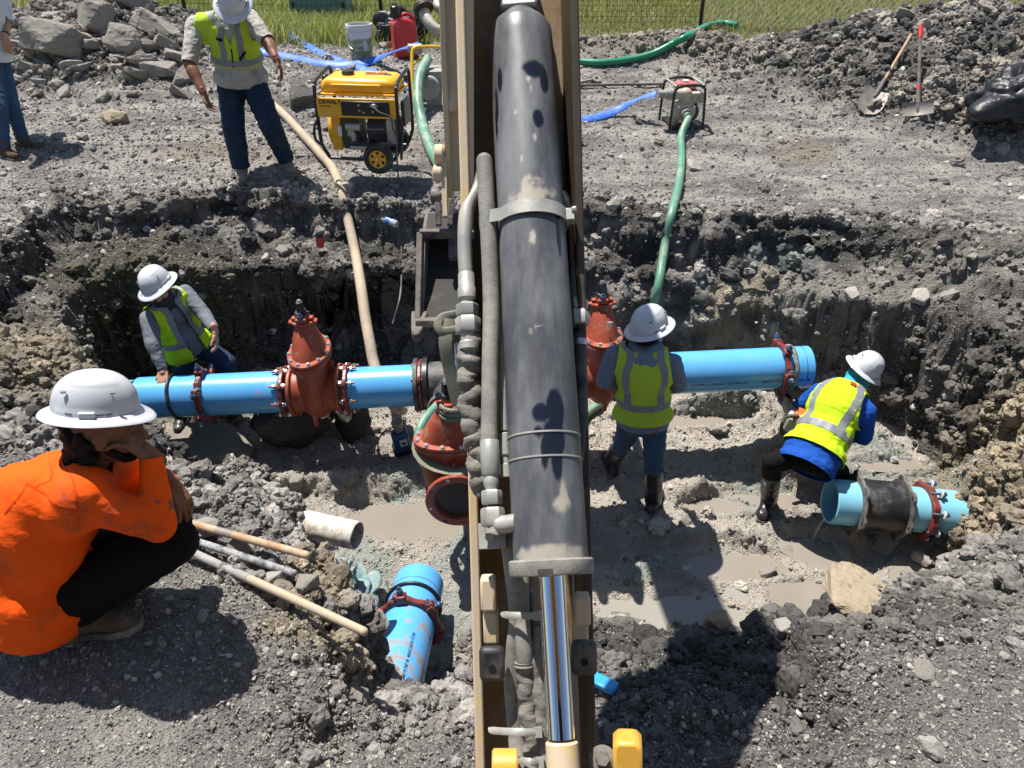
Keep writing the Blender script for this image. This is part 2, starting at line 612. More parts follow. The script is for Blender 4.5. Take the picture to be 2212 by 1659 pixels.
# extra mud humps on the pit floor and below the near pipe
wbp = at(632, 1127, .15 * FPX / 62 + .1)
m = np.exp(-((X - wbp.x + .16) / .24) ** 2 - ((Y - wbp.y) / .2) ** 2)
Z = np.maximum(Z, Z + (wbp.z + .13 - Z) * np.clip(m * 1.7, 0, 1))
rbp = at(2055, 1108, 5.26)
m = np.exp(-((X - rbp.x - .30) / .26) ** 2 - ((Y - rbp.y - .02) / .30) ** 2)
Z = np.maximum(Z, Z + (rbp.z + .24 - Z) * np.clip(m * 1.5, 0, 1))
n0 = np.zeros_like(Z); n0[act] = fbm(P0[act], 3.0, 3, 44.0)
extra = np.zeros_like(Z)
for px, py, z, r, h in ((500, 1110, -1.3, (.26, .18), .34), (575, 1125, -1.3, (.2, .2), .4), (1580, 880, -1.35, (.45, .16), .22), (1700, 1005, -1.5, (.3, .12), .14),
                        (1500, 1075, -1.55, (.28, .1), .12), (1730, 1040, -1.55, (.15, .13), .24), (1690, 1000, -1.5, (.3, .1), .1), (1560, 1180, -1.58, (.35, .1), .1),
                        (1840, 1165, -1.6, (.12, .08), .12), (1740, 1150, -1.6, (.25, .06), .08),
                        (1660, 1330, -1.58, (.12, .2), .14), (1500, 1235, -1.58, (.4, .08), .1), (1340, 1130, -1.58, (.3, .1), .1), (820, 1045, -1.5, (.4, .1), .12),
                        (700, 1060, -1.5, (.3, .1), .12), (600, 1050, -1.5, (.25, .08), .1), (480, 890, -1.4, (.3, .12), .1), (860, 1200, -1.6, (.15, .1), .1),
                        (1450, 1310, -1.55, (.3, .1), .06), (2130, 1010, -1.0, (.35, .3), .28)):
    extra += h * sdist(px, py, z, r)
for px, py, z, r, h in ((1480, 1320, -1.6, (.3, .1), .1), (1640, 1275, -1.6, (.16, .08), .1), (1730, 1290, -1.6, (.16, .14), .12), (1400, 1205, -1.6, (.4, .06), .07),
                        (1580, 1220, -1.6, (.3, .07), .07), (1650, 1090, -1.6, (.22, .07), .1), (1450, 920, -1.42, (.4, .08), .07), (850, 1000, -1.45, (.45, .07), .08),
                        (870, 1120, -1.6, (.35, .15), .07), (580, 1085, -1.55, (.2, .05), .06), (1740, 1200, -1.6, (.13, .1), .09), (470, 900, -1.42, (.15, .05), .06)):
    extra -= h * sdist(px, py, z, r)
Z = Z + extra
notch = ss(.30, .17, np.abs(X + .385 + .06 * (Y - 2)) ) * ss(1.55, 1.7, Y) * ss(3.4, 3.0, Y)
lim = 2.3 - Y * 1.40 - .15 + .05 * n0
Z = np.where(notch > 0, Z + (np.minimum(Z, np.maximum(lim, -1.5)) - Z) * notch, Z)
PUD = []
for px, py, rx, ry, lv, milky in ((1480, 1325, .46, .17, -1.585, 1), (1640, 1280, .19, .10, -1.585, 1), (1735, 1290, .2, .2, -1.585, 0), (1400, 1200, .5, .09, -1.585, 0), (1585, 1225, .36, .1, -1.585, 0),
                                  (1655, 1085, .26, .10, -1.55, 0), (850, 1000, .5, .09, -1.47, 0), (440, 925, .2, .08, -1.43, 0), (880, 1125, .38, .17, -1.57, 0), (580, 1088, .24, .08, -1.52, 0),
                                  (1450, 912, .5, .07, -1.41, 0), (1750, 1195, .17, .13, -1.585, 0), (820, 955, .28, .06, -1.45, 0), (1930, 1010, .22, .06, -1.5, 0), (1990, 1255, .15, .12, -1.585, 0), (1530, 1100, .2, .07, -1.55, 0)):
    c_ = gz(px, py, lv)
    m = np.sqrt(((X - c_.x) / rx) ** 2 + ((Y - c_.y) / ry) ** 2)
    w_ = np.zeros_like(X); k_ = m < 3; w_[k_] = .45 * fbm(P0[k_], 4.5, 3, px * .01)
    m = m + w_ * 1.1
    tgt = lv - .035 + .055 * np.clip(m / 1.25, 0, 1.6) ** 2
    Z = Z + (tgt - Z) * ss(2.0, 1.15, m)
    PUD.append((c_.x, c_.y, lv + .0015 * len(PUD), rx, ry, milky))
P = np.stack([X, Y, Z], 1)
V = P.reshape(NR, NC, 3)


def normals(V):
    dx = np.gradient(V, axis=1); dy = np.gradient(V, axis=0)
    n = np.cross(dx, dy)
    return (n / (np.linalg.norm(n, axis=2, keepdims=True) + 1e-12)).reshape(-1, 3)


N = normals(V)
ia = np.where(act)[0]
Pa = P[ia]; ch = churn[ia] * fade[ia]
wl = (wall * (Y > 5))[ia]
d = ch * (.11 * fbm(Pa, 2.6, 3, 5.5) + (.045 - .027 * wl) * billow(Pa, 7, 3, 1.1))
gro = perlin(Pa * np.array([1, 1, .16]), 7.5, 3.9) + .5 * perlin(Pa * np.array([1, 1, .12]), 17, 8.8)
lay_ = perlin(Pa * np.array([.12, .12, 1]), 6.5, 1.7)
d += wl * (.045 * gro + .055 * lay_)
d -= (.50 * np.exp(-((Pa[:, 0] + 1.25) / .85) ** 2 - ((Pa[:, 2] + .95) / .36) ** 2) + .16 * np.exp(-((Pa[:, 0] + 2.35) / .5) ** 2 - ((Pa[:, 2] + .15) / .16) ** 2) + .15 * np.exp(-((Pa[:, 0] - 2.6) / .7) ** 2 - ((Pa[:, 2] + .2) / .16) ** 2)) * wl
f1, f2 = worley(Pa, 6.0, 4.4)
d += ch * (.05 - .032 * wl) * (np.clip(f2 - f1, 0, .5) - .2)
f1, f2 = worley(Pa, 15.0, 7.7)
d += np.clip(ch * 1.3, 0, 1) * (1 - .7 * wl) * .030 * (np.clip(f2 - f1, 0, .6) - .2)
d += (.25 + .75 * ch) * .016 * billow(Pa, 26, 2, 2.2) + .008 * fbm(Pa, 9, 3, 11.0)
# flat wet mud stays calmer
calm = (floor_ * ss(-1.47, -1.56, Z))[ia]
d *= 1 - .45 * calm
PN = Pa + N[ia] * d[:, None]
P[ia] = PN
V = P.reshape(NR, NC, 3)

# ------------------------------------------------ earth colours (what the soil itself looks like)
def mixc(c, m, col):
    return c * (1 - m[:, None]) + np.array(col)[None, :] * m[:, None]


n1 = np.zeros_like(X); n2 = n1.copy(); n3 = n1.copy()
n1[ia] = fbm(Pa, .9, 4, 2.2); n2[ia] = fbm(Pa, 3.1, 4, 6.1); n3[ia] = fbm(Pa, 9.0, 3, 13.0)
col = np.tile(np.array([[.32, .298, .275]]), (len(X), 1))
col = mixc(col, ss(.0, .3, n1 + .4 * n2), (.46, .425, .38))
col = mixc(col, .65 * ss(.03, .3, -n1 + .5 * n2), (.185, .172, .158))
sm = np.zeros_like(X); sm[ia] = fbm(Pa * np.array([.45, 1.7, 1]), 2.6, 4, 21.0)
bench = (1 - wall) * (1 - floor_) * (Y > 5)
col = mixc(col, bench * ss(.02, .26, sm) * .7, (.14, .129, .119))
col = mixc(col, bench * ss(.02, .25, -sm + .3 * n3) * .8, (.47, .435, .39))
front_g = ss(3.2, 2.4, Y) * (1 - wall)
col = mixc(col, front_g * .75, (.25, .238, .225))
col = mixc(col, front_g * ss(.02, .3, n2 + .5 * n1) * .7, (.42, .395, .365))
col = mixc(col, (1 - front_g) * .55 * ss(.1, .35, n2 + .3 * n3), (.45, .415, .37))
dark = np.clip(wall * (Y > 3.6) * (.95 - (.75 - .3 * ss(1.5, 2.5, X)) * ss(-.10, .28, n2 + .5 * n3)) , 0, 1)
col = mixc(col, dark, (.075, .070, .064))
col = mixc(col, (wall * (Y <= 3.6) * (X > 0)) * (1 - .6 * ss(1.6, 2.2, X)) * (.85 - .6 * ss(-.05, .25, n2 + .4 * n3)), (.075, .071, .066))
# front bank churned black soil
fb = np.exp(-((X - .9) / .8) ** 2 - ((Y - 1.9) / .75) ** 2)
col = mixc(col, np.clip(fb * (.75 + 1.0 * n2), 0, 1), (.075, .071, .067))
col = mixc(col, floor_ * .97, (.57, .515, .44))
col = mixc(col, floor_ * ss(.05, .3, n2 + .5 * n3) * .6, (.60, .54, .46))
col = mixc(col, floor_ * ss(.05, .3, -n2) * .45, (.33, .30, .26))
col = mixc(col, heap * (.75 - .8 * ss(-.1, .3, n2 + .4 * n3)).clip(0, 1), (.07, .066, .061))
col = mixc(col, heap * ss(.05, .3, n2 + .6 * n3) * .8, (.37, .32, .26))
col = mixc(col, np.clip(ZN['fheap'] / .1, 0, 1) * .6 * (X < 3), (.36, .31, .24))


def spot(px, py, z, r, c, k=1.0, br=.5):
    global col
    m = sdist(px, py, z, r)
    col = mixc(col, np.clip(k * ss(.15, .6, m * (1 + br * 2.5 * n2 + br * n3)), 0, 1), c)


SAND, TEAL, OLIVE = (.37, .305, .21), (.27, .345, .32), (.10, .088, .055)
spot(60, 700, -.2, (.5, .9), (.26, .23, .185), .75)
spot(120, 830, -.6, (.35, .5), SAND, .6)
spot(330, 700, -.9, (.7, .5), OLIVE, .8)
spot(2150, 980, -.9, (.5, .6), SAND, .9)
spot(2180, 1100, -.8, (.4, .4), (.3, .25, .18), .8)
spot(700, 1350, -.5, (.09, .35), SAND, .8)
spot(690, 1420, -.2, (.2, .1), SAND, .8)
for px, py, z, r in ((870, 1120, -1.55, (.4, .2)), (890, 1050, -1.5, (.25, .12)), (760, 1260, -1.6, (.25, .35)), (1650, 1050, -1.4, (.3, .25)), (1680, 660, -.7, (.3, .3)), (1560, 700, -.8, (.5, .3)), (1000, 1200, -1.6, (.2, .3)),
                     (1880, 1010, -1.5, (.4, .3)), (1430, 1240, -1.6, (.25, .15)), (1660, 1390, -1.4, (.12, .1)), (960, 1350, -1.7, (.2, .2)), (1560, 880, -1.3, (.3, .12))):
    spot(px, py, z, r, TEAL, .55 if z < -1.25 else .22, 1.0)
spot(440, 915, -1.42, (.35, .15), (.56, .49, .39), .8)
spot(1640, 500, -.05, (.3, .12), (.45, .37, .26), .7)
spot(1730, 330, .05, (.35, .3), (.27, .205, .15), .7)
spot(480, 340, 0, (.7, .2), (.34, .28, .21), .6)
spot(1900, 540, -.1, (1.5, .25), (.4, .37, .32), .6)
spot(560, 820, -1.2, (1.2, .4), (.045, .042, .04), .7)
grassy = ss(11.2, 12.6, Y + n2 * 1.5 + .35 * (np.abs(X + 2.2) < 2) * 1.0)
grassy = np.maximum(grassy, ss(11.0, 11.8, Y + n2) * (X < -2.2)) * (1 - .9 * heap)
col = mixc(col, grassy, (.085, .105, .032))
far = ss(13, 30, Y)
col = mixc(col, grassy * far * .5, (.11, .13, .04))

wet = np.zeros_like(X)
wet = floor_ * (.55 + .6 * ss(-1.48, -1.62, P[:, 2])).clip(0, 1)

me = bpy.data.meshes.new('ground')
idx = np.arange(NR * NC).reshape(NR, NC)
quads = np.stack([idx[:-1, :-1], idx[:-1, 1:], idx[1:, 1:], idx[1:, :-1]], -1).reshape(-1, 4)
me.vertices.add(len(P)); me.vertices.foreach_set('co', P.astype(np.float32).ravel())
me.loops.add(quads.size); me.loops.foreach_set('vertex_index', quads.astype(np.int32).ravel())
me.polygons.add(len(quads)); me.polygons.foreach_set('loop_start', np.arange(0, quads.size, 4, dtype=np.int32))
me.update(calc_edges=True)
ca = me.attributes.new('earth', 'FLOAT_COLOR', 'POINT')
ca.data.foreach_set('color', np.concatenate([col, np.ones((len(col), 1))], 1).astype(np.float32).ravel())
wa = me.attributes.new('wet', 'FLOAT', 'POINT')
wa.data.foreach_set('value', wet.astype(np.float32))
ga = me.attributes.new('churn', 'FLOAT', 'POINT')
ga.data.foreach_set('value', churn.astype(np.float32))

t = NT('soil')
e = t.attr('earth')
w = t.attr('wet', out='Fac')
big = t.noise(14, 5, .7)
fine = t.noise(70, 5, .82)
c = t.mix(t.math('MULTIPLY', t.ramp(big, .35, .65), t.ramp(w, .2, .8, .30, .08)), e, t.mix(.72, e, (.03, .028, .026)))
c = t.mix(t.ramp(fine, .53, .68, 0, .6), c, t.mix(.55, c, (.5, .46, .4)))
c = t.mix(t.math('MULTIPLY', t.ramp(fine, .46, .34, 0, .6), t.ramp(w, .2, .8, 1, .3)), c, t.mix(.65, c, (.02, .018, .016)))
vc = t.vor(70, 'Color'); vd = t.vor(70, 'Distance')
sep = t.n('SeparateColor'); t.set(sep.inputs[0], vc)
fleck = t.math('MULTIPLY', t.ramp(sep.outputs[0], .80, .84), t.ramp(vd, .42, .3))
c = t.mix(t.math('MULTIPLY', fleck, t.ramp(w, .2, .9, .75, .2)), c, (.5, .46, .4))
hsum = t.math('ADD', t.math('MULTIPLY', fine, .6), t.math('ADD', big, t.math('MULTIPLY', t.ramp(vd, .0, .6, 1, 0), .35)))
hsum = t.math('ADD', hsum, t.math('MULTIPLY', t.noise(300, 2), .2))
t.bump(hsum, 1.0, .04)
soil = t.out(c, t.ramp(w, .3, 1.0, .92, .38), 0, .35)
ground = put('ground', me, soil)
ground['kind'] = 'structure'
TREE = BVHTree.FromPolygons(P.tolist(), quads.tolist())
CAMP = Vector((0, 0, CAMH))


def hit(px, py, lift=0.0):
    """where the ray of a pixel meets the ground"""
    dr = (at(px, py, 1.0) - CAMP).normalized()
    loc, nn, i, dist = TREE.ray_cast(CAMP, dr)
    if loc is None: loc = gz(px, py, 0)
    return loc + Vector((0, 0, lift))


def drop(x, y, top=6.0):
    loc, nn, i, dist = TREE.ray_cast(Vector((x, y, top)), Vector((0, 0, -1)))
    return loc.z if loc is not None else 0.0
# ================================================================ WATER, STONES, GRASS
rng = np.random.RandomState(11)
random.seed(5)


def water_mat(name, c):
    t = NT(name)
    n = t.noise(3, 3)
    cc = t.mix(n, c, tuple(x * .8 for x in c))
    t.bump(t.noise(38, 2, co=t.stretch(1, 1.6, 1)), .06, .01)
    return t.out(cc, .07, 0, .6)


M_water = water_mat('muddy_water', (.255, .225, .187))
M_milky = water_mat('milky_water', (.28, .262, .222))


for cx, cy, lv, rx, ry, milky in PUD:
    n = 28
    vs = [(cx + rx * 1.45 * math.cos(2 * math.pi * k / n), cy + ry * 1.45 * math.sin(2 * math.pi * k / n), lv) for k in range(n)]
    pm = bpy.data.meshes.new('puddle'); pm.from_pydata(vs, [], [tuple(range(n))])
    put('puddle', pm, M_milky if milky else M_water, smooth=False)['kind'] = 'structure'


# ---- loose stones and clods: points with size, turn and tint, each drawn as a small lumpy stone
def stone_nodes(name, mat, rough, subdiv, nvar=5, flat=.7):
    ng = bpy.data.node_groups.new(name, 'GeometryNodeTree')
    ng.interface.new_socket('Geometry', in_out='INPUT', socket_type='NodeSocketGeometry')
    ng.interface.new_socket('Geometry', in_out='OUTPUT', socket_type='NodeSocketGeometry')
    N_, L_ = ng.nodes, ng.links
    gi = N_.new('NodeGroupInput'); go = N_.new('NodeGroupOutput')
    join = N_.new('GeometryNodeGeometryToInstance')
    for k in range(nvar):
        ico = N_.new('GeometryNodeMeshIcoSphere'); ico.inputs['Radius'].default_value = 1.0; ico.inputs['Subdivisions'].default_value = subdiv
        sp = N_.new('GeometryNodeSetPosition')
        nz = N_.new('ShaderNodeTexNoise'); nz.noise_dimensions = '4D'
        nz.inputs['W'].default_value = k * 3.7; nz.inputs['Scale'].default_value = 1.1 if rough < .8 else 1.5; nz.inputs['Detail'].default_value = 3; nz.inputs['Roughness'].default_value = .6
        pos = N_.new('GeometryNodeInputPosition')
        L_.new(pos.outputs[0], nz.inputs['Vector'])
        sub = N_.new('ShaderNodeMath'); sub.operation = 'MULTIPLY_ADD'; sub.inputs[1].default_value = rough * 2; sub.inputs[2].default_value = 1 - rough
        L_.new(nz.outputs[0], sub.inputs[0])
        vm = N_.new('ShaderNodeVectorMath'); vm.operation = 'SCALE'
        L_.new(pos.outputs[0], vm.inputs[0]); L_.new(sub.outputs[0], vm.inputs['Scale'])
        L_.new(ico.outputs[0], sp.inputs['Geometry']); L_.new(vm.outputs[0], sp.inputs['Position'])
        sm = N_.new('GeometryNodeSetMaterial'); sm.inputs['Material'].default_value = mat
        L_.new(sp.outputs[0], sm.inputs['Geometry'])
        L_.new(sm.outputs[0], join.inputs[0])
    iop = N_.new('GeometryNodeInstanceOnPoints')
    iop.inputs['Pick Instance'].default_value = True
    L_.new(gi.outputs[0], iop.inputs['Points']); L_.new(join.outputs[0], iop.inputs['Instance'])
    for nm, sock, typ in (('rot', 'Rotation', 'FLOAT_VECTOR'), ('scl', 'Scale', 'FLOAT_VECTOR'), ('pick', 'Instance Index', 'INT')):
        at_ = N_.new('GeometryNodeInputNamedAttribute'); at_.data_type = typ; at_.inputs[0].default_value = nm
        L_.new(at_.outputs[0], iop.inputs[sock])
    L_.new(iop.outputs[0], go.inputs[0])
    return ng


def stone_mat(name, pale):
    t = NT(name)
    tint = t.attr('tint', 'INSTANCER')
    n = t.noise(3, 4, .7)
    c = t.mix(t.ramp(n, .35, .7, 0, .6), tint, t.mix(.6, tint, (.02, .019, .018)))
    t.bump(t.noise(6, 4, .7), .5, .15)
    return t.out(c, .9, 0, .25)


def scatter(name, ids, size, tint, flat, sink, nodes, jitter=.012):
    n = len(ids)
    pts = P[ids] + rng.normal(0, 1, (n, 3)) * np.array([jitter, jitter, 0])
    fl = flat + (1 - flat) * rng.rand(n)
    scl = np.stack([size * (.8 + .5 * rng.rand(n)), size * (.7 + .5 * rng.rand(n)), size * fl], 1)
    pts = pts + N2[ids] * (size * fl * sink)[:, None]
    rot = np.stack([rng.normal(0, .5, n), rng.normal(0, .5, n), rng.rand(n) * 6.28], 1)
    me = bpy.data.meshes.new(name)
    me.vertices.add(n); me.vertices.foreach_set('co', pts.astype(np.float32).ravel())
    for nm, typ, dat, key in (('rot', 'FLOAT_VECTOR', rot, 'vector'), ('scl', 'FLOAT_VECTOR', scl, 'vector')):
        a = me.attributes.new(nm, typ, 'POINT'); a.data.foreach_set(key, dat.astype(np.float32).ravel())
    a = me.attributes.new('pick', 'INT', 'POINT'); a.data.foreach_set('value', rng.randint(0, 5, n).astype(np.int32))
    a = me.attributes.new('tint', 'FLOAT_COLOR', 'POINT'); a.data.foreach_set('color', np.concatenate([tint, np.ones((n, 1))], 1).astype(np.float32).ravel())
    o = bpy.data.objects.new(name, me); COL.objects.link(o)
    o['kind'] = 'stuff'
    md = o.modifiers.new('stones', 'NODES'); md.node_group = nodes
    return o


N2 = normals(V)
N2[:, 2] = np.maximum(N2[:, 2], .05)
dist = np.sqrt(P[:, 0] ** 2 + P[:, 1] ** 2 + (CAMH - P[:, 2]) ** 2)
cellA = np.zeros_like(X).reshape(NR, NC)
ar = np.linalg.norm(np.cross(np.gradient(V, axis=1), np.gradient(V, axis=0)), axis=2)
pxw = (ar.ravel() / dist ** 2)                        # solid angle stood for by each vertex
inview = (np.abs(X) < .95 * (Y * CT + 2.0 * ST) * .78 + 1.1) & (Y > .9) & (Y < 13)
deep = ss(-1.45, -1.58, P[:, 2]) * floor_


def pick(w, n):
    w = np.where(inview, w, 0); w = w / w.sum()
    return rng.choice(len(w), n, p=w)


M_peb = stone_mat('pale_stone', 1); M_clod = stone_mat('soil_clod', 0)
G_peb = stone_nodes('lumpy_stone', M_peb, .95, 2); G_clod = stone_nodes('lumpy_clod', M_clod, .95, 3)
gsize = fbm(P[:, :], 1.3, 3, 77.0) if False else n2
# pale shell and limestone chips all over the worked ground
w = pxw * (.35 + .9 * (1 - wall) * (1 - .75 * deep) * (1 - .45 * floor_) + .5 * heap) * (1 - .9 * grassy) * (1 + 1.6 * ss(3.4, 2.4, Y) + .8 * ss(-.5, -1.5, X) * (Y > 5))
ids = pick(w, 225000)
sz = (.00078 * dist[ids]) * (.75 + rng.pareto(3.2, len(ids)).clip(0, 5))
sz = np.minimum(sz, .035)
g = rng.rand(len(ids))[:, None]
tint = np.where(g < .25, np.array([[.55, .52, .46]]), np.where(g < .6, np.array([[.38, .355, .32]]), np.array([[.22, .205, .19]]))) * (.7 + .55 * rng.rand(len(ids)))[:, None]
gravel = scatter('gravel', ids, sz, tint, .35, .15, G_peb)
tag(gravel, 'pale limestone and shell chips strewn over the dug earth')
# soil clods, the colour of the soil they lie on
w = pxw * (np.clip(churn, 0, 1) ** 1.5 * (1 - .82 * wall * (Y > 5)) + .008) * (1 - .85 * deep) * (1 - .72 * floor_) * (1 - grassy) * (.4 + ss(-.2, .3, n2))
ids = pick(w, 52000)
sz = (.0018 * dist[ids]) * (.8 + rng.pareto(2.4, len(ids)).clip(0, 7)) * (.4 + .7 * np.clip(churn[ids], 0, 1))
sz = np.minimum(sz, .075)
tint = col[ids] * (.6 + .8 * rng.rand(len(ids)))[:, None]
clods = scatter('soil_clods', ids, sz, tint, .6, .25, G_clod)
tag(clods, 'crumbly dark clods of dug soil on the trench walls and spoil heaps')


# ---- broken slabs and boulders, each a thing of its own
def rock_mesh(seed, dims, npts=16, rough=.085, sub=3):
    r = random.Random(seed)
    bm = bmesh.new()
    for i in range(npts):
        v = Vector((r.uniform(-1, 1), r.uniform(-1, 1), r.uniform(-1, 1)))
        m = max(abs(v.x), abs(v.y), abs(v.z)); v = v / m * r.uniform(.8, 1) if r.random() < .8 else v
        if (v.x ** 2 + v.y ** 2) > 1.35: v.x *= .8; v.y *= .8
        bm.verts.new(v)
    res = bmesh.ops.convex_hull(bm, input=bm.verts[:])
    bmesh.ops.delete(bm, geom=[g for g in res['geom_interior'] if isinstance(g, bmesh.types.BMVert)], context='VERTS')
    loose = [v for v in bm.verts if not v.link_faces]
    bmesh.ops.delete(bm, geom=loose, context='VERTS')
    bmesh.ops.dissolve_limit(bm, angle_limit=R(14), verts=bm.verts[:], edges=bm.edges[:])
    bmesh.ops.bevel(bm, geom=bm.edges[:], offset=.05, segments=1, affect='EDGES')
    bmesh.ops.triangulate(bm, faces=bm.faces[:])
    for _ in range(sub):
        es = [e for e in bm.edges if e.calc_length() > .3 / (1 + _)]
        bmesh.ops.subdivide_edges(bm, edges=es, cuts=1)
    bmesh.ops.triangulate(bm, faces=bm.faces[:])
    co = np.array([v.co for v in bm.verts])
    nn = np.array([v.normal for v in bm.verts])
    dd = rough * (fbm(co, 1.6, 3, seed * 1.7) + .6 * billow(co, 5, 2, seed * 2.3))
    co = (co + nn * dd[:, None]) * np.array(dims)
    for v, c in zip(bm.verts, co): v.co = c
    me = bpy.data.meshes.new('rock'); bm.to_mesh(me); bm.free()
    return me


def rock_mat(name, c, c2, dirt=.5):
    t = NT(name)
    oi = t.n('ObjectInfo').outputs['Random']
    n = t.noise(7, 5, .65); f = t.noise(40, 4, .7)
    cc = t.mix(t.ramp(n, .35, .68), c, c2)
    cc = t.mix(t.math('MULTIPLY', t.ramp(f, .5, .7), .5), cc, (.08, .075, .068))
    cc = t.mix(t.ramp(t.noise(3.5, 4, .6), .58, .72, 0, dirt), cc, (.075, .07, .064))
    cc = t.mix(t.math('MULTIPLY', oi, .5), cc, t.mix(.5, cc, (.12, .112, .1)))
    h = t.math('ADD', t.noise(22, 5, .7), t.math('MULTIPLY', t.noise(90, 3), .4))
    t.bump(h, .6, .02)
    return t.out(cc, .9, 0, .3)


M_slab = rock_mat('grey_limestone', (.27, .245, .213), (.37, .34, .295), .9)
M_mudrock = rock_mat('black_muck', (.045, .043, .04), (.085, .08, .074), .3)
M_sandrock = rock_mat('tan_limestone', (.46, .38, .26), (.36, .29, .2), .4)
M_whiterock = rock_mat('pale_limestone', (.48, .45, .40), (.38, .35, .31), .2)
ROCKS = [rock_mesh(s, (1, 1, 1), 26 if s % 2 else 18) for s in range(1, 15)]


def rock(name, px, py, size, label, cat='rock', group=None, mat=None, rot=None, sink=.25, var=None, pos=None):
    me = ROCKS[(var if var is not None else random.randrange(14)) % 14]
    key = me.name + (mat or M_slab).name
    m2 = bpy.data.meshes.get(key)
    if m2 is None:
        m2 = me.copy(); m2.name = key; m2.materials.clear(); m2.materials.append(mat or M_slab)
    o = bpy.data.objects.new(name, m2); COL.objects.link(o)
    p = pos or hit(px, py)
    o.location = p + Vector((0, 0, size[2] * (1 - 2 * sink)))
    o.scale = size
    o.rotation_euler = rot if rot is not None else (random.uniform(-.5, .5), random.uniform(-.4, .4), random.uniform(0, 6.28))
    return tag(o, label, cat, group)


SL = 'broken slabs on the left spoil heap'
rock('broken_rock', 115, 118, (.36, .22, .24), 'largest flat grey slab, pale with mud smears, low on the left spoil heap', 'rock', None, rot=(-.75, .15, .15), sink=.2, var=2)
rock('broken_rock', 205, 62, (.26, .16, .25), 'upright angular slab with a sharp edge near the top of the left heap', 'rock', None, rot=(-.5, .3, .4), var=5)
rock('broken_rock', 345, 78, (.34, .2, .15), 'long tilted slab on the right shoulder of the left heap', 'rock', None, rot=(-.5, .35, -.3), var=8)
rock('broken_rock', 285, 15, (.33, .22, .12), 'flat slab on the crest of the left spoil heap', 'rock', None, rot=(-.3, .2, .2), var=9)
rock('broken_rock', 268, 110, (.26, .18, .2), 'blocky slab with a vertical face mid-way up the left heap', 'rock', None, rot=(-.6, .1, .3), var=11)
for i, (px, py, s) in enumerate(((70, 55, .2), (115, 40, .22), (150, 80, .15), (240, 85, .12), (235, 40, .16), (300, 50, .16), (325, 105, .17), (355, 100, .2), (380, 122, .17), (310, 140, .2), (345, 155, .22),
                                (370, 165, .13), (395, 175, .18), (255, 130, .14), (180, 150, .15), (150, 140, .13), (405, 155, .12), (280, 90, .13), (330, 60, .15), (200, 20, .13), (250, 5, .17), (160, 18, .16),
                                (90, 85, .1), (40, 100, .14), (60, 150, .12), (375, 60, .16), (400, 95, .15), (420, 120, .12), (300, 165, .16), (220, 120, .1), (395, 205, .16), (190, 100, .14), (340, 130, .14))):
    rock('broken_rock', px, py, (s * 1.1, s * random.uniform(.6, .95), s * random.uniform(.22, .5)), 'broken grey slab jumbled with soil on the left spoil heap', 'rock', SL, rot=(random.uniform(-.9, -.1), random.uniform(-.4, .4), random.uniform(-1, 1)), sink=.42)
for i in range(46):
    px, py = random.uniform(35, 420), random.uniform(20, 215)
    if py < 150 - 1.1 * (px - 20) and px < 120: continue
    s_ = random.uniform(.05, .11)
    rock('broken_rock', px, py, (s_ * 1.2, s_, s_ * random.uniform(.3, .7)), 'small broken grey stone in the soil of the left spoil heap', 'rock', 'small stones on the left spoil heap', rot=(random.uniform(-.9, .3), random.uniform(-.5, .5), random.uniform(-2, 2)), sink=.35)
rock('rock', 250, 262, (.17, .12, .1), 'pale yellowish rock at the foot of the left spoil heap', mat=M_sandrock, sink=.3)
rock('rock', 180, 300, (.07, .05, .05), 'small white stone at the foot of the left spoil heap', mat=M_whiterock)
rock('boulder', 655, 228, (.2, .16, .17), 'dark soil-covered boulder between the man and the generator', 'boulder', mat=rock_mat('dark_earth_rock', (.10, .094, .086), (.17, .16, .145), .5), sink=.35, var=5)
# lumps of black muck under the hanging valve
rock('mud_lump', 650, 945, (.34, .22, .24), 'largest lump of black muck on the pit floor under the left valve', 'mud lump', mat=M_mudrock, var=3, rot=(.2, .1, .3), sink=.15)
rock('mud_lump', 768, 940, (.14, .15, .26), 'upright lump of black muck right of the biggest one on the pit floor', 'mud lump', mat=M_mudrock, var=6, rot=(.2, -.1, .6), sink=.15)
rock('mud_lump', 585, 915, (.17, .14, .15), 'small lump of black muck left of the biggest one on the pit floor', 'mud lump', mat=M_mudrock, var=7, sink=.2)
rock('flagstone', 445, 985, (.42, .27, .09), 'flat tan flagstone lying in the mud left of the muck lumps', 'stone slab', mat=rock_mat('wet_flagstone', (.27, .245, .2), (.22, .2, .17), .3), rot=(.06, -.03, .3), var=9, sink=.0)
rock('flagstone', 1850, 1310, (.18, .22, .07), 'pale cream limestone slab beside the puddle in the pit', 'stone slab', mat=M_sandrock, rot=(-.12, .2, -.4), var=2, sink=.1)
rock('rock', 1548, 1348, (.10, .07, .06), 'cream rock at the edge of the wide puddle', mat=M_sandrock)
rock('rock', 1500, 365, (.08, .07, .06), 'pale tan stone on the far rim right of the boom', mat=M_whiterock)
rock('rock', 1325, 448, (.07, .06, .06), 'cream stone just right of the boom on the far rim', mat=M_whiterock)
rock('rock', 1992, 66, (.10, .08, .09), 'pale boulder on the ridge beside the red shovel grip', mat=M_whiterock)
rock('rock', 1955, 40, (.15, .1, .07), 'grey boulder on the crest left of the two shovels', mat=M_slab)
rock('rock', 2010, 1620, (.045, .035, .03), 'white stone lying alone on the front right gravel', mat=M_whiterock)
rock('rock', 1995, 1452, (.05, .04, .015), 'flat grey stone on the front right gravel', mat=M_slab)
FS = 'loose stones about the pit'
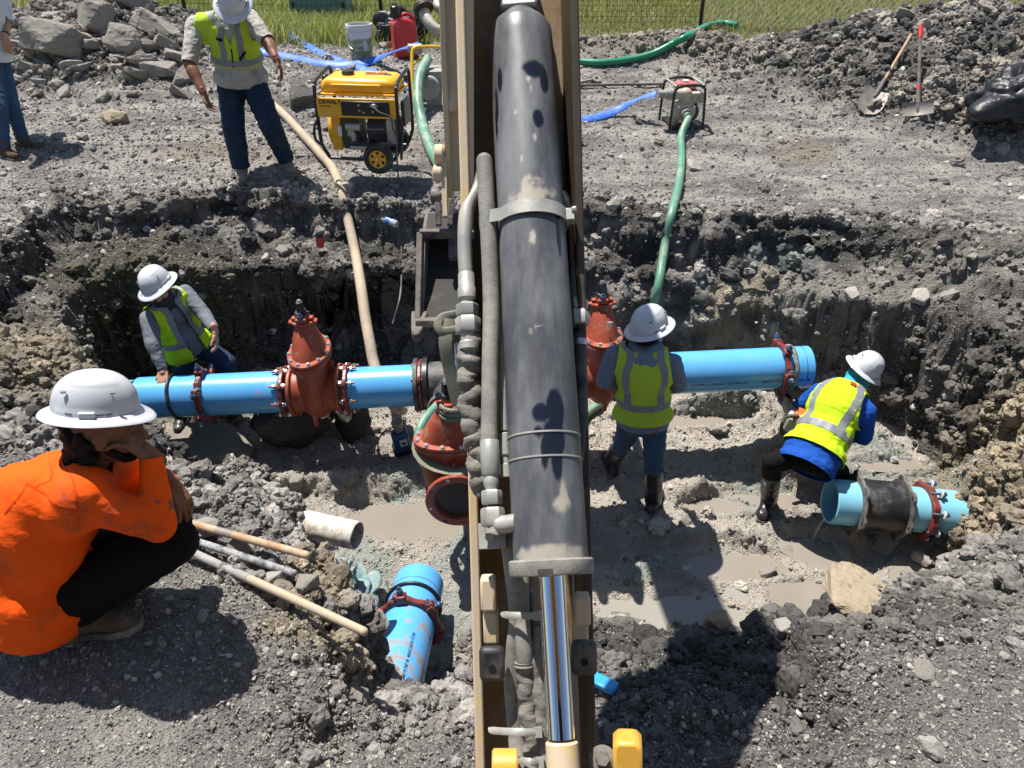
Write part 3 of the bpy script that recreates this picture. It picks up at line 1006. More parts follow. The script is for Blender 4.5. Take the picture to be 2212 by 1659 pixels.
for px, py, s in ((950, 470, .05), (610, 545, .06), (440, 640, .05), (575, 560, .05), (1985, 648, .09), (1700, 680, .08), (1580, 675, .05), (2050, 640, .08), (1620, 590, .06), (1310, 500, .05),
                  (640, 1040, .07), (730, 1055, .06), (510, 875, .05), (1480, 1130, .06), (1700, 1195, .08), (1660, 1240, .07),
                  (1630, 880, .05), (1760, 900, .06), (900, 1330, .05), (1000, 1430, .05), (660, 1270, .06), (450, 1150, .07), (520, 1190, .06), (600, 1250, .05), (640, 1210, .05), (1590, 1365, .05),
                  (1460, 1350, .05), (1690, 1360, .05), (1420, 470, .05), (1840, 640, .07), (2100, 560, .06), (1880, 460, .05), (330, 505, .05), (255, 480, .05), (60, 880, .08), (1990, 1210, .07)):
    rock('stone', px, py, (s, s * .8, s * .55), 'loose grey stone half sunk in the dug soil', 'stone', FS, mat=random.choice([M_slab, M_slab, M_whiterock]))


# ---- grass
def grass_mesh(n, ymin, ymax, hfun, name, label):
    ys = ymin + (ymax - ymin) * rng.rand(n) ** 1.5
    xs = (rng.rand(n) * 2 - 1) * (ys * .62 + 3.0)
    k = np.clip(((ys - YS[0])), 0, 1e9)
    ri = np.clip(np.searchsorted(YS, ys), 0, NR - 1)
    gx = xs / WD[ri]
    ci = np.clip(np.searchsorted(U, gx), 0, NC - 1)
    vi = ri * NC + ci
    keep = rng.rand(n) < grassy[vi] * (1 - heap[vi])
    xs, ys, vi = xs[keep], ys[keep], vi[keep]
    z = P[vi, 2]
    n = len(xs)
    h = hfun(xs, ys) * (.6 + .8 * rng.rand(n))
    az = rng.rand(n) * 6.28; lean = h * (.2 + .6 * rng.rand(n))
    wd = (.004 + .004 * rng.rand(n)) * (1 + .1 * (ys - 10))
    px_, py_ = np.cos(az), np.sin(az)
    bx = rng.rand(n) * 6.28
    qx, qy = np.cos(bx), np.sin(bx)
    v = np.zeros((n, 5, 3))
    v[:, 0] = np.stack([xs - qx * wd, ys - qy * wd, z - .01], 1); v[:, 1] = np.stack([xs + qx * wd, ys + qy * wd, z - .01], 1)
    v[:, 2] = np.stack([xs + px_ * lean * .35 - qx * wd * .8, ys + py_ * lean * .35 - qy * wd * .8, z + h * .62], 1)
    v[:, 3] = np.stack([xs + px_ * lean * .35 + qx * wd * .8, ys + py_ * lean * .35 + qy * wd * .8, z + h * .62], 1)
    v[:, 4] = np.stack([xs + px_ * lean, ys + py_ * lean, z + h * .95], 1)
    me = bpy.data.meshes.new(name)
    me.vertices.add(n * 5); me.vertices.foreach_set('co', v.astype(np.float32).ravel())
    b = np.arange(n)[:, None] * 5
    tri = np.concatenate([b + [0, 1, 3], b + [0, 3, 2], b + [2, 3, 4]], 1).reshape(-1, 3)
    me.loops.add(tri.size); me.loops.foreach_set('vertex_index', tri.astype(np.int32).ravel())
    me.polygons.add(len(tri)); me.polygons.foreach_set('loop_start', np.arange(0, tri.size, 3, dtype=np.int32))
    me.update(calc_edges=True)
    g = rng.rand(n)[:, None]
    pt = perlin(np.stack([xs, ys, z * 0], 1), .8, 3.3)[:, None]
    rt = ss(-.5, 1.5, xs)[:, None]
    c = (np.array([[.19, .26, .04]]) * (1 - g) + np.array([[.38, .41, .13]]) * g) * (1 - .1 * rt) + rt * np.array([[.05, .01, .01]])
    c = np.where((rng.rand(n)[:, None] < .16 + .3 * np.clip(pt, 0, 1)), np.array([[.46, .41, .20]]), c)
    c5 = np.repeat(np.concatenate([c, np.ones((n, 1))], 1), 5, 0)
    a = me.attributes.new('blade', 'FLOAT_COLOR', 'POINT'); a.data.foreach_set('color', c5.astype(np.float32).ravel())
    return put(name, me, M_grass, smooth=False)


t = NT('grass_blade')
bc = t.attr('blade')
tr = t.n('BsdfTranslucent'); t.set(tr.inputs[0], bc)
mx = t.n('MixShader'); mx.inputs[0].default_value = .4
t.t.links.new(t.b.outputs[0], mx.inputs[1]); t.t.links.new(tr.outputs[0], mx.inputs[2])
t.t.links.new(mx.outputs[0], t.t.nodes['Material Output'].inputs[0])
M_grass = t.out(bc, .5, 0, .3)


def gh(x, y):
    left = ss(.5, -1.0, x)
    return .05 + .05 * ss(12, 16, y) + left * (.10 + .13 * np.exp(-((y - 12.0) / .9) ** 2))


g = grass_mesh(105000, 11.0, 24.0, gh, 'grass', '')
tag(g, 'long green and straw-coloured grass growing beyond the trench', kind='stuff')
# ================================================================ MATERIALS SHARED BY MACHINES AND PIPES
M_tan = paint('dusty_yellow_paint', (.64, .44, .17), .5, .9, (.54, .44, .32), 4, vary=.25)
M_yel = paint('machine_yellow', (.60, .335, .05), .38, .35, (.45, .36, .25), 7)
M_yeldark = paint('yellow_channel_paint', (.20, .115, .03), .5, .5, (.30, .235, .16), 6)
M_black = paint('black_rubber', (.018, .018, .019), .55, .35, (.16, .15, .135), 8)
M_grey = paint('grey_zinc_fitting', (.33, .335, .31), .42, .5, (.42, .39, .34), 9, metal=.3)
M_hose = paint('dusty_hydraulic_hose', (.15, .145, .132), .7, .7, (.30, .28, .245), 7, bscale=150, bump=.25)
M_sleeve = paint('woven_hose_sleeve', (.15, .14, .125), .8, .6, (.29, .265, .22), 5, bscale=260, bump=.6)
M_steel = metal('bare_steel', (.55, .55, .54), .35, .3)
M_mudsteel = paint('muddy_steel', (.06, .052, .046), .7, .7, (.19, .165, .145), 9, metal=.2, bscale=40, bump=.9)
t = NT('chrome_rod')
M_chrome = t.out((.78, .78, .80), .045, 1.0)
# cylinder barrel: black paint with pale dust, rubbed clean in hand-sized patches
t = NT('dusty_black_barrel')
st = t.noise(5, 5, .65, co=t.stretch(2.2, .5, .5))
dd = t.ramp(st, .34, .74, .08, .8)
dd2 = t.math('ADD', dd, t.math('MULTIPLY', t.noise(60, 4, .7), .25))
c = t.mix(dd2, (.020, .024, .034), (.20, .203, .208))
spots = t.ramp(t.noise(9, 4, .7, dist=.4), .66, .72)
c = t.mix(t.math('MULTIPLY', spots, .75), c, (.36, .33, .27))
rub = t.attr('rub', out='Fac')
c = t.mix(rub, c, (.010, .013, .022))
dust = t.attr('dust', out='Fac')
c = t.mix(dust, c, (.40, .36, .29))
t.bump(t.noise(120, 3), .06, .002)
M_barrel = t.out(c, t.math('SUBTRACT', .42, t.math('MULTIPLY', rub, .25)), 0, .4)

# ================================================================ BACKHOE ARM
arm = thing('excavator', at(1150, 1620, 1.75), 'dusty yellow excavator arm with black hydraulic cylinder and muddy bucket down the middle', 'excavator')


def yz(x, pts):
    return [Vector((x, y, z)) for y, z in pts]


Q1, Q0 = Vector((.057, 1.088, .569)), Vector((.012, 2.02, 2.07))
bu = (Q0 - Q1).normalized()
front = [(.78, .10), (1.088, .569), (2.02, 2.07), (2.55, 2.92), (3.2, 3.5), (4.2, 3.6), (5.25, 3.15)]
back = [(5.05, 2.72), (4.2, 3.05), (3.45, 2.98), (2.85, 2.6), (2.32, 1.9), (1.37, .37), (1.1, -.02)]


def plate(xa0, xa1, name, mat):
    """a side plate: outline in the plane of the boom, leaning like the boom does"""
    mb = MB()
    out = front + back
    def X(y, xo): return Q1.x + (y - Q1.y) / (Q0.y - Q1.y) * (Q0.x - Q1.x) + xo
    vs = [Vector((X(y, x), y, z)) for x in (xa0, xa1) for y, z in out]
    n = len(out)
    fs = [tuple(range(n)), tuple(reversed(range(n, 2 * n)))] + [(i, n + i, n + (i + 1) % n, (i + 1) % n) for i in range(n)]
    mb.add(vs, fs)
    return mb.build(name, mat, arm, bevel=.004)


plate(-.146, -.124, 'side_plate', M_tan)
plate(.126, .146, 'side_plate', paint('shade_brown_plate', (.045, .030, .016), .5, .35, (.16, .125, .09), 5, vary=.3))  # brown plate; its near-black tone paints shade onto the sunlit inner face
mb = MB()
wf = [(y + .17, z - .10) for y, z in front[:4]]
for i in range(3):
    a, b = wf[i], wf[i + 1]
    mb.add([Vector((x + .035, p[0] + o, p[1] - o * .6)) for o in (0, .02) for p in (a, b) for x in (-.135, .125)], [(0, 1, 3, 2), (4, 6, 7, 5)])
g_ = [wf[3], (3.33, 3.22), (4.2, 3.32), (5.12, 2.95)]
for a, b in zip(g_[:-1], g_[1:]):
    mb.add([Vector((x - .09, p[0], p[1] + o)) for o in (0, .02) for p in (a, b) for x in (-.125, .135)], [(0, 1, 3, 2), (4, 6, 7, 5)])
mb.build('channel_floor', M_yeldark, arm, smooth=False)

# --- cylinder
CB, CTp = at(1190, 1212, 1.64), at(1125, 78, 1.955)
ca = (CTp - CB).normalized()
CR = .080
tocam = (CAMP - CB) - ca * (CAMP - CB).dot(ca)
CF = frame(ca, tocam)           # x right-ish, y towards the camera, z along the barrel
L = (CTp - CB).length


def oncyl(h, ang, r):
    """h metres up the barrel, ang degrees round from the line facing the camera (positive to the right)"""
    a = R(ang)
    return CB + CF @ Vector((-math.sin(a) * r if CF.col[0].x < 0 else math.sin(a) * r, math.cos(a) * r, h))


mb = MB()
prof = [(CR * .8, -.002), (CR, 0)] + [(CR, L * k / 220) for k in range(1, 216)] + [(CR * .985, L + .006), (CR * .93, L + .018), (CR * .84, L + .028), (CR * .6, L + .034)]
mb.lathe(prof, CB, ca, 160, up=tocam)
cyl = thing('hydraulic_cylinder', CB, None, None); adopt(cyl, arm)
brl = mb.build('barrel', M_barrel, cyl)
bco = np.array([v.co for v in brl.data.vertices])
rel = bco - np.array(CB); hh = rel @ np.array(ca)
sx = rel @ np.array(CF.col[0]) * (1 if CF.col[0].x > 0 else -1)
fy = rel @ np.array(CF.col[1])
ang = np.degrees(np.arctan2(sx, fy))
rubm = np.zeros(len(bco)); dustm = np.zeros(len(bco))
fr = hh / L
for a0, f0, ra, rf in ((22, .885, 20, .018), (38, .865, 9, .026), (-45, .875, 5, .022), (-58, .83, 4, .03), (-62, .79, 4, .025), (22, .78, 10, .018), (50, .57, 6, .05),
                       (-3, .235, 14, .016), (-8, .205, 9, .012), (14, .19, 16, .028), (22, .245, 14, .03), (18, .155, 8, .03), (0, .17, 6, .03)):
    q = ((ang - a0) / ra) ** 2 + ((fr - f0) / rf) ** 2
    rubm = np.maximum(rubm, ss(1.15, .7, q * .8 + 1.5 * fbm(bco * np.array([1, .55, .55]), 13, 4, 3.3 + a0 * .01)))
for a0, f0, ra, rf, k in ((4, .628, 40, .03, .9), (0, .545, 7, .016, .9), (22, .085, 14, .014, .9), (26, .10, 6, .025, .8), (0, .012, 70, .014, .8), (8, .86, 4, .008, .9), (12, .84, 4, .01, .7), (14, .745, 3, .01, .9), (-10, .70, 3, .008, .7)):
    q = ((ang - a0) / ra) ** 2 + ((fr - f0) / rf) ** 2
    dustm = np.maximum(dustm, k * ss(1.2, .3, q + 1.8 * fbm(bco, 34, 4, 9 + a0 * .03)))
for nm, dat in (('rub', rubm), ('dust', dustm)):
    a_ = brl.data.attributes.new(nm, 'FLOAT', 'POINT'); a_.data.foreach_set('value', dat.astype(np.float32))
mb = MB()
for f0 in (.165, .205):
    mb.lathe([(CR, -.0025), (CR + .0022, -.0015), (CR + .0022, .0015), (CR, .0025)], CB + ca * (L * f0), ca, 64, caps=False)
mb.build('weld_line', M_grey, cyl)
mb = MB()
mb.lathe([(.03, -.030), (CR + .008, -.030), (CR + .0105, -.026), (CR + .0105, .000), (CR + .007, .004), (CR * .9, .004)], CB, ca, 64, up=tocam, caps=False)
fl = mb.build('end_flange', M_hose, cyl)
mb = MB(); mb.box(oncyl(-.024, -8, CR + .010), (.03, .006, .016), CF); mb.build('flange_notch', M_black, cyl)
# rod
RE = at(1219, 1700, 1.53)
rd = (RE - CB).normalized()
mb = MB()
mb.lathe([(.0285, -.02), (.0285, (RE - CB).length - .09)], CB, rd, 48)
mb.build('rod', M_chrome, cyl)
mb = MB()
mb.lathe([(.0288, 0), (.033, .004), (.033, .12), (.05, .13), (.05, .26)], CB + rd * ((RE - CB).length - .085), rd, 32)
mb.build('rod_eye', M_tan, cyl)
# lug at the barrel's top end
mb = MB(); mb.box(CTp + ca * .115, (.095, .10, .13), CF)
mb.build('lug', M_grey, cyl, bevel=.008)
mb = MB(); mb.lathe([(CR * .72, 0), (CR * .78, .02), (CR * .55, .05)], CTp + ca * .01, ca, 32)
mb.build('weld_neck', M_barrel, cyl)

# clamp band round barrel and left hose
mb = MB()
ring = []
for k in range(40):
    a = 360 * k / 40 - 180
    r = CR + .004
    p = oncyl(L * .605, a, r)
    if -125 < a < -55:
        p = p + (at(1000, 500, 1.7) - at(1040, 500, 1.7)) * (.9 * math.cos(R(a + 90) * 1.25))
    ring.append(p)
for w in (0,):
    n = len(ring)
    vs = [p + ca * o + (p - (CB + ca * (L * .605))).normalized() * q for p in ring for o, q in ((-.016, 0), (-.016, .004), (.016, .004), (.016, 0))]
    fs = [(i * 4 + j, i * 4 + (j + 1) % 4, ((i + 1) % n) * 4 + (j + 1) % 4, ((i + 1) % n) * 4 + j) for i in range(n) for j in range(4)]
    mb.add(vs, fs)
cl = mb.build('clamp_band', M_grey, cyl)
mb = MB(); mb.box(oncyl(L * .605, 80, CR + .012), (.022, .03, .03), CF); mb.hexa(oncyl(L * .605 + .01, 74, CR + .02), oncyl(0, 74, 1) - oncyl(0, 74, 0), .009, .012)
mb.build('clamp_bolt', M_grey, cl, bevel=.002)


# --- hoses and hard lines
def hose(name, pts, r, mat, parent=arm, n=8, seg=14):
    mb = MB(); mb.tube(smooth_path(pts, n), r, seg); return mb.build(name, mat, parent)


zA = 1.70
hose('hose', [at(1046, 345, 1.84), at(1050, 420, 1.82), at(1056, 520, 1.80), at(1061, 650, 1.775), at(1059, 800, 1.745), at(1057, 955, 1.71)], .0195, M_hose)
mb = MB(); mb.ell(at(1046, 348, 1.84), (.0195, .0195, .02)); mb.build('hose_end', M_hose, arm)
hd = (at(1064, 1110, 1.67) - at(1057, 955, 1.71)).normalized()
f0 = at(1057, 950, 1.712)
mb = MB(); mb.lathe([(.019, 0), (.0215, .004), (.0215, .075), (.016, .083), (.0175, .09), (.0175, .10), (.014, .108), (.014, .12)], f0, hd, 20)
mb.build('ferrule', M_grey, arm)
mb = MB(); mb.hexa(f0 + hd * .112, hd, .023, .032); mb.hexa(f0 + hd * .150, hd, .0265, .04); mb.build('hex_nut', M_grey, arm)
mb = MB(); e0 = f0 + hd * .185
mb.tube(smooth_path([e0, e0 + hd * .02, at(1068, 1128, 1.665), at(1085, 1133, 1.655), at(1118, 1128, 1.64)], 6), .0195, 18)
mb.build('elbow_fitting', M_grey, arm)
mb = MB(); mb.box(at(1064, 1158, 1.70), (.06, .03, .055), CF); mb.hexa(at(1057, 1158, 1.675), CAMP - at(1057, 1158, 1.68), .012, .012)
mb.build('clamp_block', M_grey, arm, bevel=.004)
# left hard line
hl_ = hose('hard_line', [at(1042, 375, 1.86), at(1034, 405, 1.85), at(1012, 445, 1.84), at(1005, 480, 1.83), at(1004, 540, 1.82), at(1007, 600, 1.81)], .0175, M_grey)
q0 = at(1007, 590, 1.812); qd = (at(1012, 735, 1.78) - q0).normalized()
mb = MB(); mb.lathe([(.0175, 0), (.0195, .003), (.0195, .035), (.0215, .038), (.0215, .062), (.016, .068), (.016, .08)], q0, qd, 20); mb.build('line_collar', M_grey, arm)
mb = MB(); mb.hexa(q0 + qd * .076, qd, .027, .03); mb.hexa(q0 + qd * .108, qd, .03, .038); mb.build('hex_nut', M_grey, arm)
mb = MB(); mb.lathe([(.018, .14), (.018, .165), (.022, .17), (.022, .185)], q0, qd, 20); mb.build('hose_barb', M_grey, arm)
# crinkled sleeve
pts = smooth_path([at(1014, 725, 1.79), at(1014, 800, 1.78), at(1018, 880, 1.775), at(1027, 940, 1.77), at(1035, 1000, 1.77), at(1046, 1065, 1.775)], 10)
pts = [p + Vector((.007 * math.sin(i * .9), .005 * math.cos(i * 1.3), 0)) for i, p in enumerate(pts)]
mb = MB(); mb.tube(smooth_path(pts, 4), .0235, 28); sv = mb.build('hose_sleeve', M_sleeve, arm); folds(sv.data, .0065, 15, 2, stretch=tuple((pts[0] - pts[-1]).normalized()))
mb = MB(); mb.lathe([(.024, 0), (.0255, .004), (.0255, .016), (.024, .02)], pts[2], pts[4] - pts[2], 20); mb.build('hose_clamp', M_grey, arm)
# right hard line and black hose
hose('hard_line', [at(1212, 420, 1.93), at(1228, 450, 1.92), at(1240, 490, 1.91), at(1245, 550, 1.89), at(1247, 620, 1.87)], .016, M_grey)
r0 = at(1247, 610, 1.875); rdv = (at(1252, 735, 1.83) - r0).normalized()
mb = MB(); mb.lathe([(.0165, 0), (.019, .003), (.019, .04), (.016, .045), (.016, .05)], r0, rdv, 20); mb.build('line_collar', M_grey, arm)
mb = MB(); mb.hexa(r0 + rdv * .045, rdv, .024, .028); mb.hexa(r0 + rdv * .076, rdv, .026, .036); mb.build('hex_nut', M_grey, arm)
hose('hose', [at(1251, 718, 1.845), at(1254, 800, 1.83), at(1253, 900, 1.80), at(1246, 985, 1.78), at(1236, 1060, 1.77)], .0165, M_black)
mb = MB(); mb.lathe([(.0175, 0), (.0185, .003), (.0185, .012), (.0175, .015)], at(1252, 735, 1.84), rdv, 20); mb.build('hose_clamp', M_steel, arm)
# slim line beside the barrel, left
hose('slim_line', [at(1082, 640, 1.80), at(1084, 780, 1.775), at(1090, 930, 1.74)], .009, M_grey)
mb = MB(); mb.lathe([(.010, 0), (.013, .003), (.013, .05), (.009, .053), (.009, .07), (.014, .073), (.014, .1)], at(1091, 935, 1.738), at(1096, 1085, 1.7) - at(1091, 935, 1.738), 16); mb.build('slim_fitting', M_grey, arm)
# lower bundle between plate and rod
hose('hose', [at(1098, 1150, 1.72), at(1108, 1230, 1.72), at(1118, 1330, 1.72), at(1112, 1400, 1.73), at(1108, 1480, 1.735), at(1116, 1580, 1.73), at(1124, 1690, 1.70)], .0205, M_hose)
hose('hose', [at(1128, 1215, 1.74), at(1126, 1320, 1.72), at(1132, 1400, 1.70), at(1134, 1440, 1.70)], .019, M_hose)
hose('hose', [at(1150, 1215, 1.75), at(1158, 1300, 1.74), at(1162, 1370, 1.73)], .017, M_hose)
for pts, r in (([at(1132, 1420, 1.705), at(1136, 1490, 1.70), at(1142, 1560, 1.69), at(1148, 1620, 1.68), at(1150, 1700, 1.66)], .018), ([at(1166, 1350, 1.72), at(1162, 1430, 1.71), at(1168, 1520, 1.70), at(1174, 1600, 1.69), at(1180, 1700, 1.67)], .021)):
    q = smooth_path(pts, 9)
    q = [p + Vector((.003 * math.sin(i * 1.1), 0, .003 * math.cos(i * .8))) for i, p in enumerate(q)]
    mb = MB(); mb.tube(smooth_path(q, 3), r, 24); sv = mb.build('hose_sleeve', M_sleeve, arm); folds(sv.data, .0038, 16, r * 100, stretch=tuple((q[0] - q[-1]).normalized()))
mb = MB(); mb.lathe([(.019, 0), (.0225, .002), (.0205, .006), (.023, .010), (.019, .014)], at(1132, 1428, 1.702), at(1136, 1490, 1.70) - at(1132, 1420, 1.705), 20); mb.build('sleeve_end', M_sleeve, arm)


def tie(a, b, z0, z1, sag=.03):
    mb = MB()
    pts = smooth_path([at(a[0], a[1], z0 + .03), at(a[0] + 4, a[1] + 6, z0), at((a[0] + b[0]) / 2, (a[1] + b[1]) / 2 + 4, min(z0, z1) - .02), at(b[0], b[1], z1)], 6)
    mb.tube(pts, .0075, 6, .3, up=CAMP - pts[4]); mb.box(pts[-2], (.016, .012, .02), CF)
    mb.build('cable_tie', M_grey, arm)


tie((1088, 1322), (1166, 1330), 1.70, 1.69)
tie((1062, 1572), (1172, 1582), 1.70, 1.665)
tie((1112, 1635), (1172, 1648), 1.68, 1.655)
# ears, bumpers, lower pins
for px, r0_, r1_, nm in ((1055, 1245, 1315, 0), (1061, 1315, 1385, 1), (1258, 1283, 1345, 0), (1254, 1335, 1385, 1)):
    mb = MB(); mb.box(at(px, (r0_ + r1_) / 2, 1.735 + .02 * nm), (.034, .05, (r1_ - r0_) / FPX * 1.76), frame(bu, CAMP - Q1)); mb.build('guide_ear', M_tan, arm, bevel=.006)
for px, py in ((1063, 1433), (1262, 1420)):
    b = MB(); c0 = at(px, py, 1.69); F_ = frame(bu, CAMP - c0)
    b.box(c0, (.056, .03, .078), F_); bp = b.build('rubber_bumper', M_black, arm, bevel=.012)
    b = MB(); b.cyl(c0 + F_ @ Vector((0, .0155, -.005)), c0 + F_ @ Vector((0, .0165, -.005)), .0085, seg=20); b.build('bumper_hole', paint('dark_hole', (.004, .004, .004), .9, 0, bump=0), bp)
mb = MB(); mb.lathe([(.03, 0), (.034, .004), (.034, .05), (.03, .054)], at(1063, 1655, 1.60), Vector((1, 0, 0)), 32); mb.build('pivot_roller', M_yel, arm)
for dx in (0,):
    c0 = at(1356, 1640, 1.62); F_ = frame(bu, CAMP - c0)
    mb = MB(); mb.prism([(-.03, -.07), (.03, -.07), (.03, .04), (.02, .052), (-.02, .052), (-.03, .04)], c0, Matrix((F_.col[0], F_.col[2], F_.col[1])).transposed(), .07); mb.build('stabiliser_bracket', M_yel, arm, bevel=.008)
    mb = MB(); mb.hexa(at(1302, 1640, 1.63), CAMP - at(1302, 1640, 1.63), .016, .02); mb.lathe([(.03, -.02), (.03, 0), (.02, .006)], at(1302, 1642, 1.63), CAMP - at(1302, 1642, 1.63), 20); mb.cyl(at(1280, 1640, 1.66), at(1330, 1650, 1.66), .02)
    mb.build('pivot_bolt', M_mudsteel, arm)

# --- stick, links and bucket beyond the boom
sx0 = at(966, 300, 4.75).x
for x0, x1 in ((sx0, sx0 + .03), (sx0 + .33, sx0 + .36)):
    mb = MB()
    out = [(5.30, 3.2), (5.02, 3.2), (4.62, 1.5), (4.58, .62), (4.66, .48), (4.80, .48), (4.92, 1.2)]
    vs = [Vector((x, y, z)) for x in (x0, x1) for y, z in out]; n = len(out)
    mb.add(vs, [tuple(range(n)), tuple(reversed(range(n, 2 * n)))] + [(i, n + i, n + (i + 1) % n, (i + 1) % n) for i in range(n)])
    mb.build('stick_plate', M_tan, arm, bevel=.006)
mb = MB()
mb.add([Vector((x, y, z)) for x in (sx0 + .03, sx0 + .33) for y, z in ((5.10, 3.2), (4.70, 1.5), (4.66, .7), (4.70, .7), (4.74, 1.5), (5.14, 3.2))], [(0, 1, 7, 6), (1, 2, 8, 7), (3, 4, 10, 9), (4, 5, 11, 10)])
mb.build('stick', M_tan, arm, bevel=.006)
mb = MB(); mb.lathe([(.045, 0), (.05, .01), (.05, .35), (.042, .38), (.03, .40)], at(974, 95, 4.5), at(973, 238, 4.5) - at(974, 95, 4.5), 24); mb.build('bucket_cylinder', M_tan, arm)
for px, py, r, w in ((949, 335, .062, .05), (946, 375, .05, .05), (941, 425, .035, .05)):
    mb = MB(); c0 = at(px, py, 4.62); mb.lathe([(r * .7, 0), (r, .006), (r, w), (r * .8, w + .01)], c0 + Vector((-.03, 0, 0)), (1, 0, 0), 24); mb.build('pin_boss', M_tan if r > .04 else M_mudsteel, arm)
for a, b, w in (((957, 315), (962, 470), .045), ((945, 420), (948, 488), .05), ((975, 430), (972, 488), .05)):
    A_, B_ = at(a[0], a[1], 4.62), at(b[0], b[1], 4.62)
    mb = MB(); mb.box((A_ + B_) / 2, (.035, w, (A_ - B_).length), frame(A_ - B_, CAMP - A_)); mb.build('link_bar', M_tan if w < .05 else M_mudsteel, arm, bevel=.006)
mb = MB(); mb.tube(smooth_path([at(970, 20, 4.5), at(962, 60, 4.45), at(945, 66, 4.42), at(925, 45, 4.42), at(914, 12, 4.45), at(930, -10, 4.5)], 8), .033, 14); mb.build('hose', M_grey, arm)
mb = MB(); mb.tube(smooth_path([at(968, 50, 4.5), at(955, 25, 4.45), at(945, 12, 4.45), at(950, -15, 4.5)], 8), .027, 14); mb.build('hose', M_grey, arm)
mb = MB(); mb.lathe([(.045, 0), (.06, .008), (.06, .03), (.045, .04)], at(912, 12, 4.44), at(925, 40, 4.42) - at(912, 10, 4.44), 20); mb.build('hose_clamp', M_black, arm)
mb = MB(); mb.lathe([(.04, 0), (.045, .01), (.045, .1), (.035, .12)], at(985, 55, 4.42), at(980, 100, 4.42) - at(985, 55, 4.42), 16); mb.build('hose_fitting', M_grey, arm)
# bucket
bk = thing('bucket', at(1070, 700, 4.6), None, None); adopt(bk, arm)
TL, BL = at(912, 500, 4.72), at(908, 695, 4.55)
W = at(1236, 600, 4.6).x - TL.x
e_dn = (BL - TL).normalized(); e_bk = Vector((0, 1, .25)).normalized()


def bpt(x, d, k):
    return Vector((TL.x + x, 0, 0)) + Vector((0, TL.y, TL.z)) + Vector((0, e_dn.y, e_dn.z)) * d + e_bk * k


H_ = (BL - TL).length
prof = [(0, 0), (.02, .22), (.12, .38), (.30, .45), (.46, .38), (H_ - .03, .2), (H_, 0)]
for x0, x1 in ((0, .022), (W - .022, W)):
    mb = MB()
    vs = [bpt(x, d, k) for x in (x0, x1) for d, k in prof]; n = len(prof)
    mb.add(vs, [tuple(range(n)), tuple(reversed(range(n, 2 * n)))] + [(i, n + i, n + (i + 1) % n, (i + 1) % n) for i in range(n)])
    mb.build('side_plate', M_mudsteel, bk, bevel=.003)
mb = MB()
vs = [bpt(x, d + o, k + o * .5) for o in (0, .02) for x in (.02, W - .02) for d, k in prof]; n = len(prof)
mb.add(vs, [(i, i + 1, n + i + 1, n + i) for i in range(n - 1)] + [(2 * n + i, 3 * n + i, 3 * n + i + 1, 2 * n + i + 1) for i in range(n - 1)])
mb.build('shell', paint('bucket_inside_shade', (.022, .02, .018), .8, .3, (.08, .07, .062), 8), bk)  # shade inside the bucket is put into the shell's dark colour
mb = MB(); mb.box(bpt(W / 2, .01, -.01), (W + .03, .035, .06), Matrix.Rotation(R(15), 3, 'X')); mb.build('top_bar', M_mudsteel, bk, bevel=.006)
mb = MB(); mb.box(bpt(-.008, H_ * .5, -.012), (.035, .05, H_ * .98), frame(e_dn, e_bk)); mb.build('side_cutter', M_mudsteel, bk, bevel=.006)
mb = MB(); mb.box(bpt(W / 2, H_ + .012, .02), (W + .02, .20, .045), Matrix.Rotation(R(-20), 3, 'X')); mb.build('cutting_edge', M_mudsteel, bk, bevel=.006)
for i in range(5):
    x = .0 + i * (W - .0) / 4
    mb = MB(); mb.prism([(-.05, -.10), (.05, -.10), (.035, .06), (.018, .13), (-.018, .13), (-.035, .06)], bpt(x, H_ + .0, -.03), Matrix(((1, 0, 0), (0, -1, -.15), (0, -.15, 1))).transposed(), .065)
    mb.build('tooth', M_mudsteel, bk, bevel=.01)
mb = MB(); mb.box(bpt(.19, .16, .12), (.06, .06, .22), frame(e_dn, e_bk)); mb.build('lifting_eye', M_mudsteel, bk, bevel=.01)

# the machine's cab, behind the place the picture is taken from
cab = thing('cab', Vector((0, -1.2, 1.0)), None, None); adopt(cab, arm)
for x in (-.75, .75):
    for y in (-.22, -1.75):
        mb = MB(); mb.box((x, y, 2.1), (.09, .10, 2.2)); mb.build('pillar', M_black, cab, bevel=.01)
mb = MB(); mb.box((0, -1.0, 3.25), (1.62, 1.7, .12)); mb.build('roof', M_yel, cab, bevel=.03)
mb = MB(); mb.box((0, -.95, .75), (1.62, 1.7, .55)); mb.build('lower_body', M_yel, cab, bevel=.03)
mb = MB(); mb.box((0, -1.35, 1.65), (.52, .16, .9)); mb.box((0, -1.05, 1.28), (.52, .5, .14)); mb.build('seat', M_black, cab, bevel=.04)
mb = MB(); mb.box((0, -1.78, 2.1), (1.4, .03, 2.1)); mb.build('rear_wall', M_black, cab)
mb = MB(); mb.box((0, -.9, .38), (2.0, 2.2, .25)); mb.build('undercarriage', M_mudsteel, cab, bevel=.04)
# ================================================================ PIPES AND VALVES
def pipe_mat(name, c, dirt, muddy=.0):
    t = NT(name)
    n = t.noise(5, 5, .7); f = t.noise(45, 4, .7)
    cc = t.mix(t.ramp(n, .35, .75, 0, .35), c, tuple(min(1, x * .75 + .12) for x in c))
    sc = t.noise(9, 5, .75, co=t.stretch(1, 3, 3))
    cc = t.mix(t.math('MULTIPLY', t.ramp(sc, .54, .70), dirt), cc, (.24, .235, .19))
    m = t.math('MULTIPLY', t.attr('mud', out='Fac'), 1.0)
    cc = t.mix(m, cc, t.mix(f, (.33, .26, .17), (.2, .165, .13)))
    t.bump(t.noise(30, 3), .03, .003)
    return t.out(cc, t.ramp(m, 0, .5, .27, .85), 0, .5)


